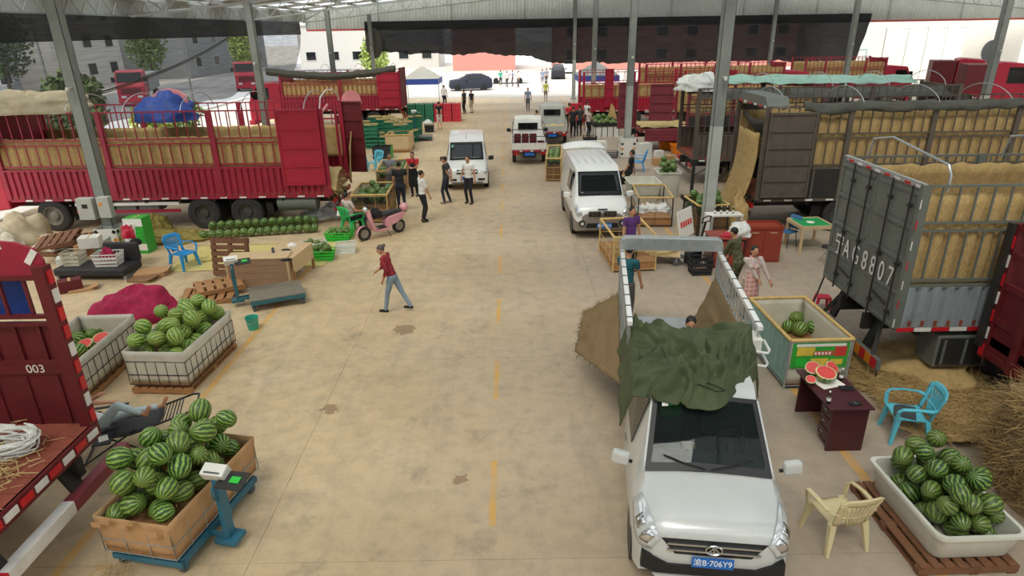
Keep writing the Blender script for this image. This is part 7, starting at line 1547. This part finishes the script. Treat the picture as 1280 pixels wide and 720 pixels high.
building('pale hall at the far end of the yard', -36, -12, 118, 130, 7, 'building_pale', (6, 1), 'y')
# white banners and gates on the right
for k in range(5):
    x = 37.5 + k * 2.1; rt = thing('fabric_banner', 'tall white banner panel standing outside on the right', 'banner', (x, 66 + .4 * k, -.12), radians(-12), 'white banner panels'); MB().box(-.95, .95, -.05, .05, .2, 5.4).build('panel', 'paper', rt); MB().box(-1.0, -.95, -.06, .06, 0, 5.5).build('pole', 'steel', rt); MB().box(.95, 1.0, -.06, .06, 0, 5.5).build('pole', 'steel', rt)
rt = thing('grey_gate', 'pale green barred gate leaf outside on the right', 'gate', (34.2, 67, -.12), 0); MB().tube([(-1.2, 0, 2.2), (-1.2, 0, 3.5), (1.2, 0, 3.6), (1.2, 0, 2.2)], .08, 6).build('frame', 'tarp_teal', rt)
for k in range(9): MB().box(-.95 + k * .24, -.9 + k * .24, -.02, .02, 2.2, 3.4).build('bar', 'paper', rt)
MB().box(-1.3, 1.3, -.1, .1, 0, 2.2).build('base', 'building_pale', rt)
rt = thing('storage_tank', 'white wall panel with a large dark oval opening outside on the right', 'panel', (44.5, 62.5, -.12), radians(-25)); MB().box(-2.2, 2.2, -.1, .1, 0, 6.2).build('panel', 'paper', rt); MB().lathe([(.001, 0), (1.0, 0), (1.0, .04), (.001, .04)], 24, (0, -.14, 3.4), 'y').build('oval_opening', 'grey_plastic', rt, smooth=True).scale = (.75, 1, 1)
saloon('silver car parked outside beneath the white banners', (31.5, 64, -.12), radians(-95), 'silver_white')
rt = thing('parked_van', 'white van parked outside beyond the red trucks', 'van', (12.0, 66, -.12), radians(-92)); St = [(.0, .3, .5, .8, .9, .62, .6, .5), (.1, .22, .6, .95, 1.1, .85, .83, .7), (.7, .22, .62, 1.1, 1.3, .9, .88, .76), (1.4, .22, .62, 1.15, 2.1, .9, .88, .72), (5.2, .22, .62, 1.15, 2.2, .9, .88, .74), (5.4, .3, .62, 1.1, 2.0, .86, .84, .7)]
rs = shell(rt, St, 'white_paint'); side_glass(rt, rs, 3, 4); car_wheels(rt, (.9, 4.3), .8, .33, .2)
# gazebo and blue awning
def gazebo(label, loc, a, h, top_mt, val_mt):
    rt = thing('gazebo', label, 'gazebo', loc)
    for sx_ in (-1, 1):
        for sy_ in (-1, 1): MB().cyl((sx_ * a, sy_ * a, 0), (sx_ * a, sy_ * a, h), .03, n=6).build('post', 'steel', rt)
    mb = MB(); q = [(-a, -a, h), (a, -a, h), (a, a, h), (-a, a, h)]; mb.add(q + [(0, 0, h + .95)], [(0, 1, 4), (1, 2, 4), (2, 3, 4), (3, 0, 4)]); mb.build('roof_cloth', top_mt, rt)
    for i in range(4): p0, p1 = Vector(q[i]), Vector(q[(i + 1) % 4]); MB().add([p0, p1, p1 - V(0, 0, .45), p0 - V(0, 0, .45)], [(0, 1, 2, 3)]).build('valance', val_mt, rt)
p = at(740, 140); gazebo('grey gazebo with a blue valance behind the stacked red crates', (6.9, 52.5, 0), 1.55, 2.5, 'gazebo_grey', 'banner_blue')
p = at(523, 122); gazebo('blue and white awning over the far crates', (-7.2, 56.5, 0), 1.5, 2.2, 'paper', 'banner_blue')
# street trucks seen through the net
for i, (x, y) in enumerate(((-34.5, 62), (-29.5, 76))):
    rt = thing('street_truck', ('red truck on the street near the grey building', 'second red truck further up the street', 'red truck cab close behind the shade net')[i], 'truck', (x, y, -.1), radians(-70 if i < 2 else -90)); truck_cab(rt, 0, 2.4, 'red_paint_bright', .8, 2.2)
    MB().box(-7, -.2, -1.2, 1.2, 1.1, 2.6).build('cargo_body', 'dark_red_paint' if i else 'building_grey', rt)
    for a in (.9, -4.5, -5.6):
        for s in (-1, 1): wheel(rt, a, s * 1.0, .5, .3, s)
# tall street lamp posts
for i, (x, y) in enumerate(((-24.6, 36), (-24.6, 52), (-24.6, 30.5))):
    rt = thing('lamp_post', 'pale steel lamp post along the street beyond the shade net', 'lamp post', (x, y, -.1), 0, 'street lamp posts'); MB().cyl((0, 0, 0), (0, 0, 8), .09, .05, n=8).build('pole', 'steel', rt); MB().beam((0, 0, 7.9), (-1.4, 0, 8.2), .06).build('arm', 'steel', rt); MB().box(-1.8, -1.3, -.12, .12, 8.15, 8.25).build('lamp_head', 'electric_grey', rt)
# green crowd of motorbikes: group in the yard
for i, (px, py) in enumerate(((626, 108), (634, 109), (641, 108), (648, 109))): person(('person in a green top standing in the sunlit yard', 'person in pale clothes in the sunlit yard group', 'person in a blue top in the sunlit yard group', 'person in white at the edge of the yard group')[i], P(px, py), 40 * i, ('plastic_teal', 'shirt_white', 'shirt_blue', 'shirt_white')[i], 'trousers_grey', height=1.68, fine=False)
# unseen walls added behind the camera and along the sides to block sky light
struct(MB().box(XL - .2, XE, -10.2, -10, 0, 9.8).build('wall_sky_block_front', 'wall_sheet'))
struct(MB().box(XE, XE + .2, -10, YB, 5.6, 7.6).build('wall_sky_block_right', 'wall_sheet'))
struct(MB().box(XL - .3, XL - .1, -10, 10, 0, 7.6).build('wall_left', 'wall_sheet'))  # added unseen stretch beside the camera, keeps out sky light from the left
